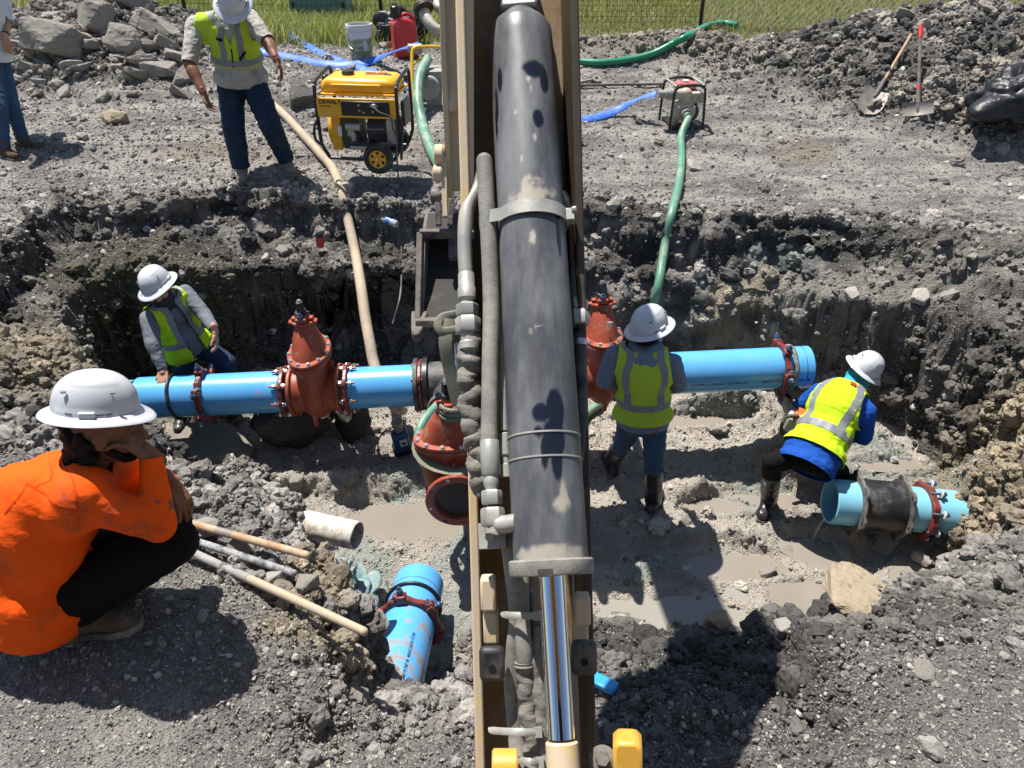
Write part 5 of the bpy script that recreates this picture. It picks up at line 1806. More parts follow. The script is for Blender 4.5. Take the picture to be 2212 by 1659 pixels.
def hard_hat(c, up, fwd, parent, s=1.0, label=None):
    """full-brim safety helmet; c = centre of the rim opening"""
    up = Vector(up).normalized(); f = Vector(fwd); f = (f - up * f.dot(up)).normalized(); r = f.cross(up)
    F = Matrix((r, f, up)).transposed(); c = Vector(c)
    seg, vs, fs = 96, [], []
    prof = []
    for i in range(1, 31):
        a = math.pi / 2 * i / 30
        prof.append((math.sin(a) ** .92, math.cos(a) ** .86))
    H_ = .135
    rowsn = len(prof)
    for i, (rr, hh) in enumerate(prof):
        for k in range(seg):
            a = 2 * math.pi * k / seg
            x, y = math.cos(a), math.sin(a)
            rx, ry = .112, .136
            z = H_ * hh
            lat_ = abs(x)
            pan = float(ss(.50, .60, lat_) * ss(.0, .05, hh - .12) * ss(.78, .70, hh))
            rid = float(ss(.16, .10, abs(x * rr)) * ss(1.0, .9, rr)) * .5 + float(ss(.03, .0, abs(abs(x * rr) - .30)) * ss(.95, .85, rr)) * .35
            k2 = 1 - .030 * pan + .018 * rid * 1
            vs.append(c + F @ Vector((rx * rr * x * k2, ry * rr * y * k2, z * (1 + .012 * rid) + .004)) * s)
    base = rowsn
    for wdt, dz in ((.004, .002), (.012, -.003), (.028, -.010), (.038, -.015), (.040, -.0185), (.036, -.019), (.01, -.008), (-.004, -.002)):
        for k in range(seg):
            a = 2 * math.pi * k / seg
            x, y = math.cos(a), math.sin(a)
            front = max(0, y) ** 2 * .012; 
            vs.append(c + F @ Vector(((.112 + wdt) * x, (.136 + wdt + front * (wdt > .02)) * y, .004 + dz - .012 * max(0, y) ** 3 * min(1, max(wdt, 0) / .03)) ) * s)
    nrow = rowsn + 8
    for i in range(nrow - 1):
        for k in range(seg):
            l = (k + 1) % seg
            fs.append((i * seg + k, (i + 1) * seg + k, (i + 1) * seg + l, i * seg + l))
    fs.append(tuple(range(seg)))
    mb = MB(); mb.add(vs, fs)
    o = mb.build('hard_hat', M_hat, parent, angle=60)
    for sd in (-1, 1):
        b = MB(); b.box(c + F @ Vector((sd * .112, -.004, .016)) * s, (.016 * s, .05 * s, .02 * s), F); b.build('side_clip', M_hatd, o, bevel=.004)
        for yy in (-.06, .035, .06):
            ang_ = math.atan2(yy / .136, math.sqrt(max(0, 1 - (yy / .136) ** 2)))
            p = c + F @ Vector((sd * .1105 * math.cos(ang_), .1345 * math.sin(ang_), .016)) * s
            b = MB(); b.box(p, (.006 * s, .022 * s, .005 * s), F @ Matrix.Rotation(-sd * ang_ * -1.1, 3, 'Z')); b.build('rim_slot', M_slot, o)
        for yy in (-.075, .07):
            p = c + F @ Vector((sd * .083, yy, .085)) * s
            b = MB(); b.box(p, (.008 * s, .016 * s, .006 * s), F @ Matrix.Rotation(sd * .6, 3, 'Y')); b.build('vent_slot', M_slot, o)
    return o


def boot(ank, toe, parent, mat, shaft=.12, up=None, w=.05, rshaft=.062, kneept=None, name='boot'):
    ank = Vector(ank); toe = Vector(toe)
    d = (toe - ank); d.z = 0; L = d.length; d.normalize()
    heel = ank - d * .075
    sole_z = min(ank.z - .085, toe.z + .01)
    mb = MB()
    z0 = ank.z - .055
    mb.ell(Vector((heel.x, heel.y, z0)) + d * .035, (.048, .062, .05), frame((0, 0, 1), d))
    mb.cap(Vector((ank.x, ank.y, z0 + .02)), .055, Vector((ank.x, ank.y, z0)) + d * .09, .045)
    mb.ell(Vector((ank.x, ank.y, z0 - .008)) + d * .125, (.052, .075, .042), frame((0, 0, 1), d))
    sh = (Vector(kneept) - ank).normalized() if kneept is not None else Vector((0, 0, 1))
    mb.cap(ank - sh * .03, rshaft * .92, ank + sh * shaft, rshaft)
    me = blob(mb, .010, 5)
    cut(me, [(ank + sh * (shaft + .02), sh, .14)])
    folds(me, .004, 14, 3)
    o = put(name, me, mat, parent)
    b = MB()
    pts = [(-.04, -.085), (.035, -.085), (.046, -.03), (.042, .04), (.056, .11), (.05, .17), (.02, .205), (-.025, .203), (-.052, .165), (-.056, .11), (-.042, .04), (-.046, -.03)]
    b.prism(pts, Vector((ank.x, ank.y, ank.z - .095)), Matrix(((d.y, d.x, 0), (-d.x, d.y, 0), (0, 0, 1))), .028)
    b.build('sole', M_sole, o, bevel=.004)
    return o


class Figure:
    def __init__(s, label, J, girth=1.0, skin=None, scale=1.0, cat='person'):
        s.J = {k: Vector(v) for k, v in J.items()}
        J = s.J; s.g = girth; s.s = scale
        s.up = (J['neck'] - J['pelvis']).normalized()
        r = J['rs'] - J['ls']; s.r = (r - s.up * r.dot(s.up)).normalized()
        s.f = s.up.cross(s.r)
        s.F = Matrix((s.r, s.f, s.up)).transposed()
        base = (J['ra'] + J['la']) / 2
        s.root = thing('person', (base.x, base.y, base.z - .1), label, cat)
        s.skin = skin or M_skin
        T = (J['neck'] - J['pelvis']).length
        s.T = T
        s.chest = J.get('chest', J['pelvis'].lerp(J['neck'], .70) - s.f * .02)
        s.waist = J.get('waist', J['pelvis'].lerp(J['neck'], .32))
        for k in ('rs', 'ls'): pass

    def torso(s, mb, inf=0.0, low=True, shoulders=True):
        g, k = s.g, s.s
        J = s.J; h = s.T / .55
        mb.ell(s.chest, (.172 * g * k + inf, .118 * g * k + inf, .175 * h + inf), s.F)
        mb.ell(s.waist, (.158 * g * k + inf, .118 * g * k + inf, .16 * h + inf), s.F)
        if low:
            mb.ell(J['pelvis'] + s.up * .02, (.185 * g * k + inf, .145 * g * k + inf, .13 * h + inf), s.F); mb.ell(J['pelvis'] - s.up * .07, (.185 * g * k + inf, .145 * g * k + inf, .10 + inf), s.F)
        if shoulders:
            a, b = J['rs'].lerp(J['ls'], .06), J['ls'].lerp(J['rs'], .06)
            mb.cap(a, .062 * k + inf, J['neck'] - s.up * .035, .066 * k + inf); mb.cap(b, .062 * k + inf, J['neck'] - s.up * .035, .066 * k + inf)
            mb.cap(a - s.up * .05, .06 * k + inf, s.chest, .1 * k + inf); mb.cap(b - s.up * .05, .06 * k + inf, s.chest, .1 * k + inf)

    def body(s, fwd, hup, rhand=None, lhand=None, headscale=1.0):
        J = s.J
        mb = MB()
        mb.ell(s.chest, (.145 * s.g, .10 * s.g, .16), s.F); mb.ell(s.waist, (.13 * s.g, .095 * s.g, .14), s.F); mb.ell(J['pelvis'], (.14 * s.g, .10 * s.g, .10), s.F)
        mb.cap(J['neck'] - s.up * .06, .06, J['head'] - Vector(hup) * .02, .052)
        for q in 'rl':
            kg = .5 + .5 * s.g * s.g
            mb.cap(J[q + 's'], .052 * kg, J[q + 'e'], .043 * kg); mb.cap(J[q + 'e'], .043 * kg, J[q + 'w'], .029 * kg); mb.cap(J[q + 'e'].lerp(J[q + 'w'], .25), .046 * kg, J[q + 'e'].lerp(J[q + 'w'], .45), .041 * kg)
            mb.cap(J['neck'] - s.up * .05, .05, J[q + 's'], .05)
            hp = J['pelvis'] + s.r * (.085 if q == 'r' else -.085)
            mb.cap(hp, .08, J[q + 'k'], .055); mb.cap(J[q + 'k'], .055, J[q + 'a'], .036)
            mb.cap(J[q + 'a'], .03, J[q + 'a'] - Vector((0, 0, .04)) + ((J[q + 't'] - J[q + 'a']) * Vector((1, 1, 0)).to_3d() if False else Vector((J[q + 't'].x - J[q + 'a'].x, J[q + 't'].y - J[q + 'a'].y, 0)).normalized() * .06), .026)
        m1 = blob(mb, .013, 5)
        mb = MB(); s.HF = head_shapes(mb, J['head'], hup, fwd, headscale)
        mb.cap(J['neck'], .05, J['head'] - Vector(hup) * .03, .05)
        m2 = blob(mb, .0055, 3)
        ms = [m1, m2]
        for q, hd in (('r', rhand), ('l', lhand)):
            if hd:
                mb = MB(); hand_shapes(mb, J[q + 'w'], **hd); ms.append(blob(mb, .0038, 3))
        o = put('body', join_meshes(ms), s.skin, s.root)
        s.bodyo = o
        for sd in (-1, 1):
            b = MB(); b.ell(J['head'] + s.HF @ Vector((sd * .031, .078, .003)) * headscale, (.011, .008, .007), s.HF); b.build('eye', M_eye, o)
        return o

    def shirt(s, mat, sleeve=1.0, name='shirt', inf=.0, amp=.007, extra=None, hem=.10, loose=1.0, low=True, sm=5):
        """sleeve: 1 = to the wrist, .5 = to the elbow"""
        J = s.J; mb = MB(); s.torso(mb, inf, low)
        for q in 'rl':
            mb.cap(J[q + 's'], .068 * loose, J[q + 'e'].lerp(J[q + 's'], .0 if sleeve > .5 else .0), .056 * loose)
            if sleeve > .5: mb.cap(J[q + 'e'], .055 * loose, J[q + 'w'], .039 * loose)
        for e in (extra or []): e(mb)
        me = blob(mb, .011, sm)
        pl_ = []
        for q in 'rl':
            if sleeve > .5:
                a = (J[q + 'w'] - J[q + 'e']).normalized(); pl_.append((J[q + 'w'] - a * .005, a, .085))
            else:
                a = (J[q + 'e'] - J[q + 's']).normalized(); pl_.append((J[q + 'e'] - a * .0, a, .10))
        pl_.append((J['pelvis'] - s.up * hem, -s.up, .42))
        pl_.append((J['neck'] + s.up * .025, s.up, .10))
        folds(me, amp, 9, len(name) + s.g, stretch=tuple(s.up))
        cut(me, pl_)
        o = put(name, me, mat, s.root)
        md = o.modifiers.new('cloth', 'SOLIDIFY'); md.thickness = .004; md.offset = -1
        return o

    def trousers(s, mat, amp=.008, k=1.0, shin=1.0, name='trousers'):
        J = s.J; mb = MB()
        mb.ell(J['pelvis'], (.160 * s.g, .122 * s.g, .125), s.F)
        for q in 'rl':
            hp = J['pelvis'] + s.r * (.082 if q == 'r' else -.082) * s.g - s.up * .03
            mb.cap(hp, .092 * k, J[q + 'k'], .074 * k)
            mb.cap(J[q + 'k'], .074 * k, J[q + 'a'].lerp(J[q + 'k'], 1 - shin), .060 * k)
        me = blob(mb, .012, 4)
        folds(me, amp, 10, 3.3 + s.g, stretch=(0, 0, 1))
        cut(me, [(J[q + 'a'].lerp(J[q + 'k'], 1 - shin) , J[q + 'a'] - J[q + 'k'], .11) for q in 'rl'])
        o = put(name, me, mat, s.root)
        return o

    def vest(s, mat, inf=.022, hem=.06, vneck=False, front_open=None, amp=.006, armr=.0):
        J = s.J; mb = MB()
        s.torso(mb, inf, True, True)
        me = blob(mb, .010, 5)
        folds(me, amp, 7, 1.9 + s.g, stretch=tuple(s.up))
        pl_ = [(J['pelvis'] + s.up * hem, -s.up, .6), (J['neck'] + s.up * .012 , s.up, .13)]
        for q, sg in (('r', 1), ('l', -1)):
            out = (s.r * sg * 1.0 + s.up * .18).normalized()
            pl_.append((J[q + 's'] - s.r * sg * (.012 + armr), out, .19))
        cut(me, pl_)
        if front_open is not None:
            bm = bmesh.new(); bm.from_mesh(me)
            for sgn in ((1, -1)):
                pass
            kill = []
            for f in bm.faces:
                c = f.calc_center_median() - J['pelvis']
                lx, ly, lz = c.dot(s.r), c.dot(s.f), c.dot(s.up)
                if ly > 0 and abs(lx - .0) < front_open(lz / s.T): kill.append(f)
            bmesh.ops.delete(bm, geom=kill, context='FACES')
            bm.to_mesh(me); bm.free(); me.update()
        o = put('safety_vest', me, mat, s.root)
        s.vbvh = BVHTree.FromPolygons([tuple(v.co) for v in me.vertices], [tuple(p.vertices) for p in me.polygons])
        md = o.modifiers.new('cloth', 'SOLIDIFY'); md.thickness = .004; md.offset = -1
        s.vesto = o
        return o

    def ring_pt(s, ang, h):
        """on the vest: ang degrees from the front (positive to the person's right), h along the spine from pelvis to neck"""
        a = R(ang)
        c = s.J['pelvis'].lerp(s.J['neck'], h)
        d = s.r * math.sin(a) + s.f * math.cos(a)
        loc, n, i, ds = s.vbvh.ray_cast(c + d * .8, -d)
        return loc if loc is not None else c + d * .16

    def strip(s, pts, w, mat=None, parent=None, off=.0025, name='reflective_strip', bvh=None):
        P_ = smooth_path(pts, 10); bvh = bvh or s.vbvh
        vs, fs = [], []
        n = len(P_)
        prev = None
        for i, p in enumerate(P_):
            loc, nn, ix, dd = bvh.find_nearest(p)
            tg = (P_[min(i + 1, n - 1)] - P_[max(i - 1, 0)]).normalized()
            sd = tg.cross(nn).normalized()
            for q in (-.5, 0, .5):
                l2, n2, ix, dd = bvh.find_nearest(loc + sd * (q * w))
                vs.append(l2 + n2 * off)
        for i in range(n - 1):
            for q in (0, 1):
                fs.append((i * 3 + q, i * 3 + q + 1, (i + 1) * 3 + q + 1, (i + 1) * 3 + q))
        mb = MB(); mb.add(vs, fs)
        o = mb.build(name, mat or M_refl, parent or s.vesto, angle=80)
        
        return o

    def band(s, h, a0=-180, a1=180, w=.05, n=24, **kw):
        return s.strip([s.ring_pt(a0 + (a1 - a0) * i / n, h) for i in range(n + 1)], w, **kw)

    def brace(s, side, h0=.27, w=.05, back=150, frontang=28, fh=None):
        """vertical strip from front waist over the shoulder to the back waist"""
        top = s.J['neck'].lerp(s.J['rs' if side > 0 else 'ls'], .55) + s.up * .09
        pts = ([s.ring_pt(frontang * side, h) for h in (fh or (h0, .5, .75, .92))]) + [top] + [s.ring_pt(back * side, h) for h in (.95, .8, .55, h0)]
        return s.strip(pts, w)


# ---------------------------------------------------------------- 1 the squatting man in orange
o1 = Figure('man in a muddy orange shirt squatting on the near bank, chin on hand', dict(
    pelvis=at(100, 1262, 2.70), neck=at(186, 1000, 2.50), head=at(228, 925, 2.45), chest=at(112, 1100, 2.58), waist=at(70, 1205, 2.66),
    rs=at(172, 1075, 2.38), re=at(345, 1136, 2.50), rw=at(326, 984, 2.48),
    ls=at(252, 1000, 2.68), le=at(300, 1090, 2.80), lw=at(368, 1042, 2.64),
    rk=at(376, 1172, 2.64), ra=at(160, 1322, 2.70), rt=at(292, 1312, 2.74),
    lk=at(366, 1135, 2.86), la=at(230, 1285, 2.95), lt=at(330, 1280, 2.98)), girth=1.12, skin=M_skin2)
f1 = Vector((.95, .22, -.22))
o1.body(f1, (.12, .18, .97), rhand=dict(d=(-.42, -.06, .60), pn=(-.60, -.10, -.55), side=-1, curl=.75, s=1.02), lhand=dict(d=(.40, -.30, -.60), pn=(-.55, .1, -.35), side=-1, curl=[.30, .40, .50, .6], s=.98, thumb=.3, spread=.22), headscale=1.05)
o1.shirt(M_orange, 1.0, 'orange_shirt', .030, .0042, hem=.16, loose=1.02, sm=20, extra=[
    lambda mb: mb.ell(at(45, 1125, 2.60), (.19, .17, .22), o1.F), lambda mb: mb.ell(at(20, 1235, 2.66), (.19, .17, .20), o1.F), lambda mb: mb.ell(at(60, 1300, 2.66), (.14, .14, .08), o1.F),
    lambda mb: mb.cap(at(140, 1030, 2.54), .085, at(110, 1075, 2.50), .15), lambda mb: mb.ell(at(105, 1180, 2.54), (.14, .12, .18), o1.F)])
o1.trousers(M_blackpants, .006, 1.12)
boot(o1.J['ra'], o1.J['rt'], o1.root, M_boot, .12, rshaft=.072); boot(o1.J['la'], o1.J['lt'], o1.root, M_boot, .12, rshaft=.072)
sb_ = BVHTree.FromPolygons([tuple(v.co) for v in bpy.data.objects['orange_shirt'].data.vertices], [tuple(q_.vertices) for q_ in bpy.data.objects['orange_shirt'].data.polygons])
M_seam = cloth('orange_seam', (.62, .06, .004), .3, (.13, .075, .045))
so_ = bpy.data.objects['orange_shirt']
for pts in ([(146, 985, 2.3), (158, 1040, 2.25), (166, 1090, 2.25), (172, 1140, 2.3)], [(60, 1045, 2.3), (105, 1075, 2.25), (150, 1100, 2.25), (168, 1105, 2.25)], [(10, 1110, 2.35), (40, 1075, 2.3), (60, 1045, 2.3)], [(130, 1000, 2.35), (112, 1020, 2.3), (75, 1055, 2.3)]):
    q_ = []
    for a_ in pts:
        dr_ = (at(*a_) - CAMP).normalized(); h_, n_, i_, d_ = sb_.ray_cast(CAMP, dr_)
        q_.append(h_ if h_ is not None else at(*a_))
    o1.strip(q_, .006, M_seam, parent=so_, off=.001, name='seam', bvh=sb_)
hard_hat(at(207, 884, 2.43), (.10, .30, .95), f1, o1.root, .93)
HF = o1.HF; hc = o1.J['head']
mb = MB()
for k in range(150):
    a = random.uniform(-2.6, 2.6); b_ = random.uniform(-.13, .02)
    d = Vector((math.sin(a) * .084, -math.cos(a) * .108 - .01, b_))
    if d.y > -.012: continue
    mb.ell(hc + HF @ d, (.014, .014, .014), None, 8, 6)
mb.ell(hc + HF @ Vector((0, -.055, -.045)), (.078, .06, .085), HF)
me = blob(mb, .007, 1); folds(me, .005, 40, 8); put('hair', me, M_hair, o1.root)
mb = MB()
mb.ell(hc + HF @ Vector((0, .060, -.082)), (.050, .045, .033), HF); mb.cap(hc + HF @ Vector((-.062, .02, -.05)), .016, hc + HF @ Vector((-.04, .06, -.085)), .018); mb.cap(hc + HF @ Vector((.062, .02, -.05)), .016, hc + HF @ Vector((.04, .06, -.085)), .018)
me = blob(mb, .006, 2); put('beard', me, M_hair, o1.root)

# ---------------------------------------------------------------- 2 standing man, upper left
o2 = Figure('man in lime vest and stained grey shirt standing on the far bank looking down', dict(
    pelvis=at(520, 168, 7.12), neck=at(496, 36, 6.72), head=at(504, 12, 6.52),
    ls=at(540, 40, 6.78), le=at(577, 88, 6.72), lw=at(598, 130, 6.62),
    rs=at(421, 56, 6.78), re=at(409, 138, 6.72), rw=at(439, 200, 6.70),
    rk=at(505, 280, 7.12), ra=at(521, 362, 7.28), rt=at(524, 394, 7.0),
    lk=at(584, 270, 7.08), la=at(618, 345, 7.36), lt=at(640, 372, 7.15)), girth=1.22, skin=M_skin2, scale=1.05)
o2.body((.12, -.75, -.6), (.08, -.6, .78), rhand=dict(d=(.25, -.15, -.95), pn=(.8, -.2, .1), side=1, curl=.35), lhand=dict(d=(.35, -.2, -.85), pn=(-.7, -.1, -.2), side=-1, curl=[.5, .4, .4, .5]))
o2.shirt(M_dirtywhite, .5, 'work_shirt', .02, .009, hem=.02, loose=1.2)
o2.trousers(M_jeand, .012, 1.36)
boot(o2.J['ra'], o2.J['rt'], o2.root, M_bootp, .10, kneept=o2.J['rk']); boot(o2.J['la'], o2.J['lt'], o2.root, M_bootp, .10, kneept=o2.J['lk'])
o2.vest(M_limed, .034, .17, front_open=lambda h: .055 * float(ss(.62, .98, h)) - .001)
o2.band(.38, w=.055); o2.brace(1, .38, .055); o2.brace(-1, .38, .055)
o2.strip([o2.ring_pt(2, .32), o2.ring_pt(2, .45), o2.ring_pt(1, .62)], .012, M_blackcloth, name='zip')
o2.strip([o2.ring_pt(22, .74), o2.ring_pt(40, .76)], .022, M_blackcloth, name='pocket_flap', off=.012)
o2.strip([o2.ring_pt(-18, .44), o2.ring_pt(-42, .56)], .022, M_blackcloth, name='pocket_flap', off=.012)
mb = MB(); hd2 = o2.J['head']; mb.ell(hd2 + o2.HF @ Vector((0, -.03, -.06)), (.10, .10, .11), o2.HF); me = blob(mb, .01, 2); folds(me, .006, 14, 2); put('hood', me, M_dirtywhite, o2.root)
hard_hat(hd2 + Vector((.08, -.6, .78)).normalized() * .035, (.08, -.62, .78), (.12, -.75, -.6), o2.root, 1.08)

# ---------------------------------------------------------------- 3 man at the left edge
o3 = Figure('man in blue jeans and brown work shoes standing beyond the left spoil heap edge', dict(
    pelvis=at(-12, 118, 7.55), neck=at(-18, -10, 7.3), head=at(-14, -48, 7.2),
    ls=at(8, 2, 7.55), le=at(14, 48, 7.5), lw=at(11, 82, 7.4), rs=at(-44, 4, 7.15), re=at(-52, 60, 7.1), rw=at(-40, 105, 7.1),
    lk=at(24, 222, 7.6), la=at(50, 304, 7.74), lt=at(108, 318, 7.72), rk=at(0, 235, 7.45), ra=at(8, 318, 7.55), rt=at(62, 338, 7.4)), girth=1.0, skin=M_skin3)
o3.body((.9, -.3, -.3), (0, 0, 1), lhand=dict(d=(.0, -.15, -1), pn=(-.2, .9, 0), side=1, curl=.6), rhand=dict(d=(.1, 0, -1), pn=(0, 1, 0), side=1, curl=.5))
o3.shirt(M_white, .5, 'shirt', .015, .006, hem=.03)
o3.trousers(M_jean, .008, 1.0)
boot(o3.J['la'], o3.J['lt'], o3.root, M_boot, .05, kneept=o3.J['lk']); boot(o3.J['ra'], o3.J['rt'], o3.root, M_boot, .05, kneept=o3.J['rk'])
hard_hat(o3.J['head'] + Vector((0, 0, .035)), (0, 0, 1), (.9, -.3, -.1), o3.root, 1.0)
mb = MB(); mb.lathe([(.031 + .006 * math.cos(a), .009 * math.sin(a)) for a in np.linspace(0, 6.283, 8, endpoint=False)], at(11, 74, 7.42), at(11, 82, 7.4) - at(14, 48, 7.5), 20, close=True); mb.build('watch', M_blackcloth, o3.root)

# ---------------------------------------------------------------- 4 worker behind the left pipe
o4 = Figure('worker in open lime vest and grey shirt, one hand on the left pipe', dict(
    pelvis=at(408, 752, 6.02), neck=at(356, 652, 5.72), head=at(343, 622, 5.62),
    rs=at(322, 690, 5.68), re=at(332, 748, 5.62), rw=at(352, 799, 5.62),
    ls=at(400, 634, 5.86), le=at(440, 678, 5.82), lw=at(463, 712, 5.72),
    rk=at(402, 825, 5.95), ra=at(392, 888, 6.12), rt=at(380, 900, 5.98), lk=at(492, 785, 6.0), la=at(490, 862, 6.22), lt=at(500, 885, 6.05)), girth=.98, skin=M_skin3)
f4 = Vector((.18, -.80, -.45))
o4.body(f4, (-.12, -.28, .95), rhand=dict(d=(.10, -.55, -.45), pn=(.0, .35, -.9), side=-1, curl=.16, s=1.05, spread=.2), lhand=dict(d=(.12, -.2, -.95), pn=(-.9, -.2, 0), side=-1, curl=.45))
o4.shirt(M_greyshirt, 1.0, 'grey_shirt', .0, .006, hem=.0)
o4.trousers(M_jeand, .008)
boot(o4.J['ra'], o4.J['rt'], o4.root, M_rubber, .3, kneept=o4.J['rk'], rshaft=.07); boot(o4.J['la'], o4.J['lt'], o4.root, M_rubber, .3, kneept=o4.J['lk'], rshaft=.07)
o4.vest(M_lime, .024, -.02, front_open=lambda h: .05 + .012 * math.sin(h * 5))
o4.band(.30, -165, -24, .055, 14); o4.band(.30, 24, 165, .055, 14)
o4.brace(1, .34, .05, frontang=34); o4.brace(-1, .34, .05, frontang=34)
for sd in (1, -1):
    o4.strip([o4.ring_pt(sd * 21, h) for h in (.0, .25, .5, .75, .9)], .013, M_blackcloth, name='trim')
mb = MB(); h4 = o4.J['head']; mb.ell(h4 + o4.HF @ Vector((0, .02, -.065)), (.072, .085, .075), o4.HF); mb.cap(h4 + o4.HF @ Vector((0, .01, -.09)), .07, o4.J['neck'] + Vector((0, 0, -.01)), .085); me = blob(mb, .009, 2); folds(me, .006, 18, 2); put('neck_gaiter', me, M_gaiter, o4.root)
hard_hat(h4 + Vector((-.18, -.10, .95)).normalized() * .035, (-.30, -.12, .95), f4, o4.root, 1.0)

# ---------------------------------------------------------------- 5 worker seen from behind
o5 = Figure('worker in lime vest and grey hoodie seen from behind at the right valve', dict(
    pelvis=at(1388, 905, 5.06), neck=at(1394, 752, 4.80), head=at(1402, 716, 4.80),
    ls=at(1328, 768, 4.86), le=at(1306, 822, 4.90), lw=at(1330, 830, 5.2),
    rs=at(1452, 785, 4.84), re=at(1466, 830, 4.98), rw=at(1440, 840, 5.2),
    lk=at(1352, 945, 5.30), la=at(1322, 995, 5.86), lt=at(1312, 990, 6.0), rk=at(1412, 968, 5.14), ra=at(1411, 1076, 5.52), rt=at(1424, 1066, 5.72)), girth=.98, skin=M_skin2)
f5 = Vector((.72, .62, -.28))
o5.body(f5, (-.02, .1, .97), rhand=dict(d=(-.3, .9, -.2), pn=(-.3, 0, -.9), side=-1, curl=.4), lhand=dict(d=(.3, .9, -.2), pn=(.3, 0, -.9), side=1, curl=.4))
o5.shirt(M_hoodie, 1.0, 'hoodie', .004, .008, hem=.03)
o5.trousers(M_jean, .008, .97, shin=.55, name='jeans')
boot(o5.J['ra'], o5.J['rt'], o5.root, M_rubber, .30, kneept=o5.J['rk'], rshaft=.068); boot(o5.J['la'], o5.J['lt'], o5.root, M_rubber, .30, kneept=o5.J['lk'], rshaft=.068)
o5.vest(M_limed, .026, .035)
o5.band(.30, w=.05); o5.brace(1, .30, .05, back=136); o5.brace(-1, .30, .05, back=136)
mb = MB(); n5 = o5.J['neck']
mb.cap(n5 + o5.r * .075 + o5.up * .01, .035, n5 - o5.f * .085 - o5.up * .02, .045); mb.cap(n5 - o5.r * .075 + o5.up * .01, .035, n5 - o5.f * .085 - o5.up * .02, .045)
mb.ell(n5 - o5.f * .105 - o5.up * .075, (.085, .035, .09), o5.F); mb.cap(n5 + o5.r * .07, .035, n5 + o5.f * .07 - o5.up * .02, .03); mb.cap(n5 - o5.r * .07, .035, n5 + o5.f * .07 - o5.up * .02, .03)
me = blob(mb, .009, 3); folds(me, .008, 14, 6); put('hood', me, M_hoodie, o5.root)
mb = MB(); h5 = o5.J['head']; mb.ell(h5 + o5.HF @ Vector((0, -.02, -.02)), (.079, .088, .085), o5.HF); me = blob(mb, .008, 2); put('hair', me, M_hair, o5.root)
mb = MB(); mb.ell(h5 + o5.HF @ Vector((0, .035, -.065)), (.062, .075, .05), o5.HF); me = blob(mb, .008, 2); put('face_mask', me, cloth('grey_face_mask', (.30, .36, .40), 0), o5.root)
hard_hat(h5 + Vector((-.08, .02, .97)) * .04, (-.20, .0, .97), f5, o5.root, .98)
mb = MB(); q_ = o5.J['pelvis'] - o5.f * .125 - o5.up * .02 + o5.r * .06; mb.box(q_, (.07, .008, .03), o5.F); mb.build('belt_patch', paint('brown_leather_patch', (.13, .07, .035), .6, .2), o5.root, bevel=.002)

# ---------------------------------------------------------------- 6 worker bending with the saw
o6 = Figure('worker in lime vest, blue shirt and teal face covering bending with a saw', dict(
    pelvis=at(1752, 985, 5.22), neck=at(1834, 838, 5.36), head=at(1860, 806, 5.42),
    ls=at(1772, 846, 5.48), le=at(1732, 874, 5.60), lw=at(1724, 896, 5.72),
    rs=at(1872, 890, 5.26), re=at(1866, 945, 5.32), rw=at(1800, 930, 5.55),
    lk=at(1668, 1000, 5.30), la=at(1662, 1072, 5.62), lt=at(1652, 1092, 5.50), rk=at(1812, 1020, 5.42), ra=at(1818, 1075, 5.80), rt=at(1830, 1085, 5.7)), girth=1.02, skin=M_skin2)
f6 = Vector((.35, .75, -.5))
o6.body(f6, (.40, .25, .85), rhand=dict(d=(-.7, .5, 0), pn=(0, .3, -.9), side=1, curl=.7), lhand=dict(d=(-.2, .8, -.3), pn=(.6, 0, -.6), side=1, curl=.7))
o6.shirt(M_royal, 1.0, 'blue_shirt', .012, .007, hem=.10)
o6.trousers(M_blackpants, .006, .98, shin=.6)
boot(o6.J['la'], o6.J['lt'], o6.root, M_rubber, .28, kneept=o6.J['lk'], rshaft=.068); boot(o6.J['ra'], o6.J['rt'], o6.root, M_rubber, .28, kneept=o6.J['rk'], rshaft=.068)
o6.vest(M_lime, .034, .03, amp=.008)
o6.band(.32, w=.055); o6.brace(1, .32, .055, back=134); o6.brace(-1, .32, .055, back=134)
mb = MB(); h6 = o6.J['head']; mb.ell(h6 + o6.HF @ Vector((0, .0, -.045)), (.086, .102, .10), o6.HF); mb.cap(h6 + o6.HF @ Vector((0, -.02, -.07)), .075, o6.J['neck'] - o6.up * .02, .085); me = blob(mb, .009, 2); folds(me, .006, 16, 4); put('neck_gaiter', me, M_teal, o6.root)
mb = MB(); mb.ell(h6 + o6.HF @ Vector((.075, .045, -.005)), (.02, .032, .026), o6.HF); mb.build('safety_glasses', M_gasket, o6.root)
hard_hat(h6 + Vector((.42, .05, .85)).normalized() * .04, (.50, -.04, .84), f6, o6.root, .98)
tg_ = o6.ring_pt(165, .93)
o6.strip([o6.ring_pt(150, .93), o6.ring_pt(165, .95)], .03, paint('red_label', (.5, .02, .02), .5, 0), name='red_label', off=.012)
# ================================================================ GEAR ON THE GROUND
def lay(pts, lift=.0):
    """pixel path laid on the ground: (px, py[, extra height])"""
    return [hit(p[0], p[1], lift + (p[2] if len(p) > 2 else 0)) for p in pts]


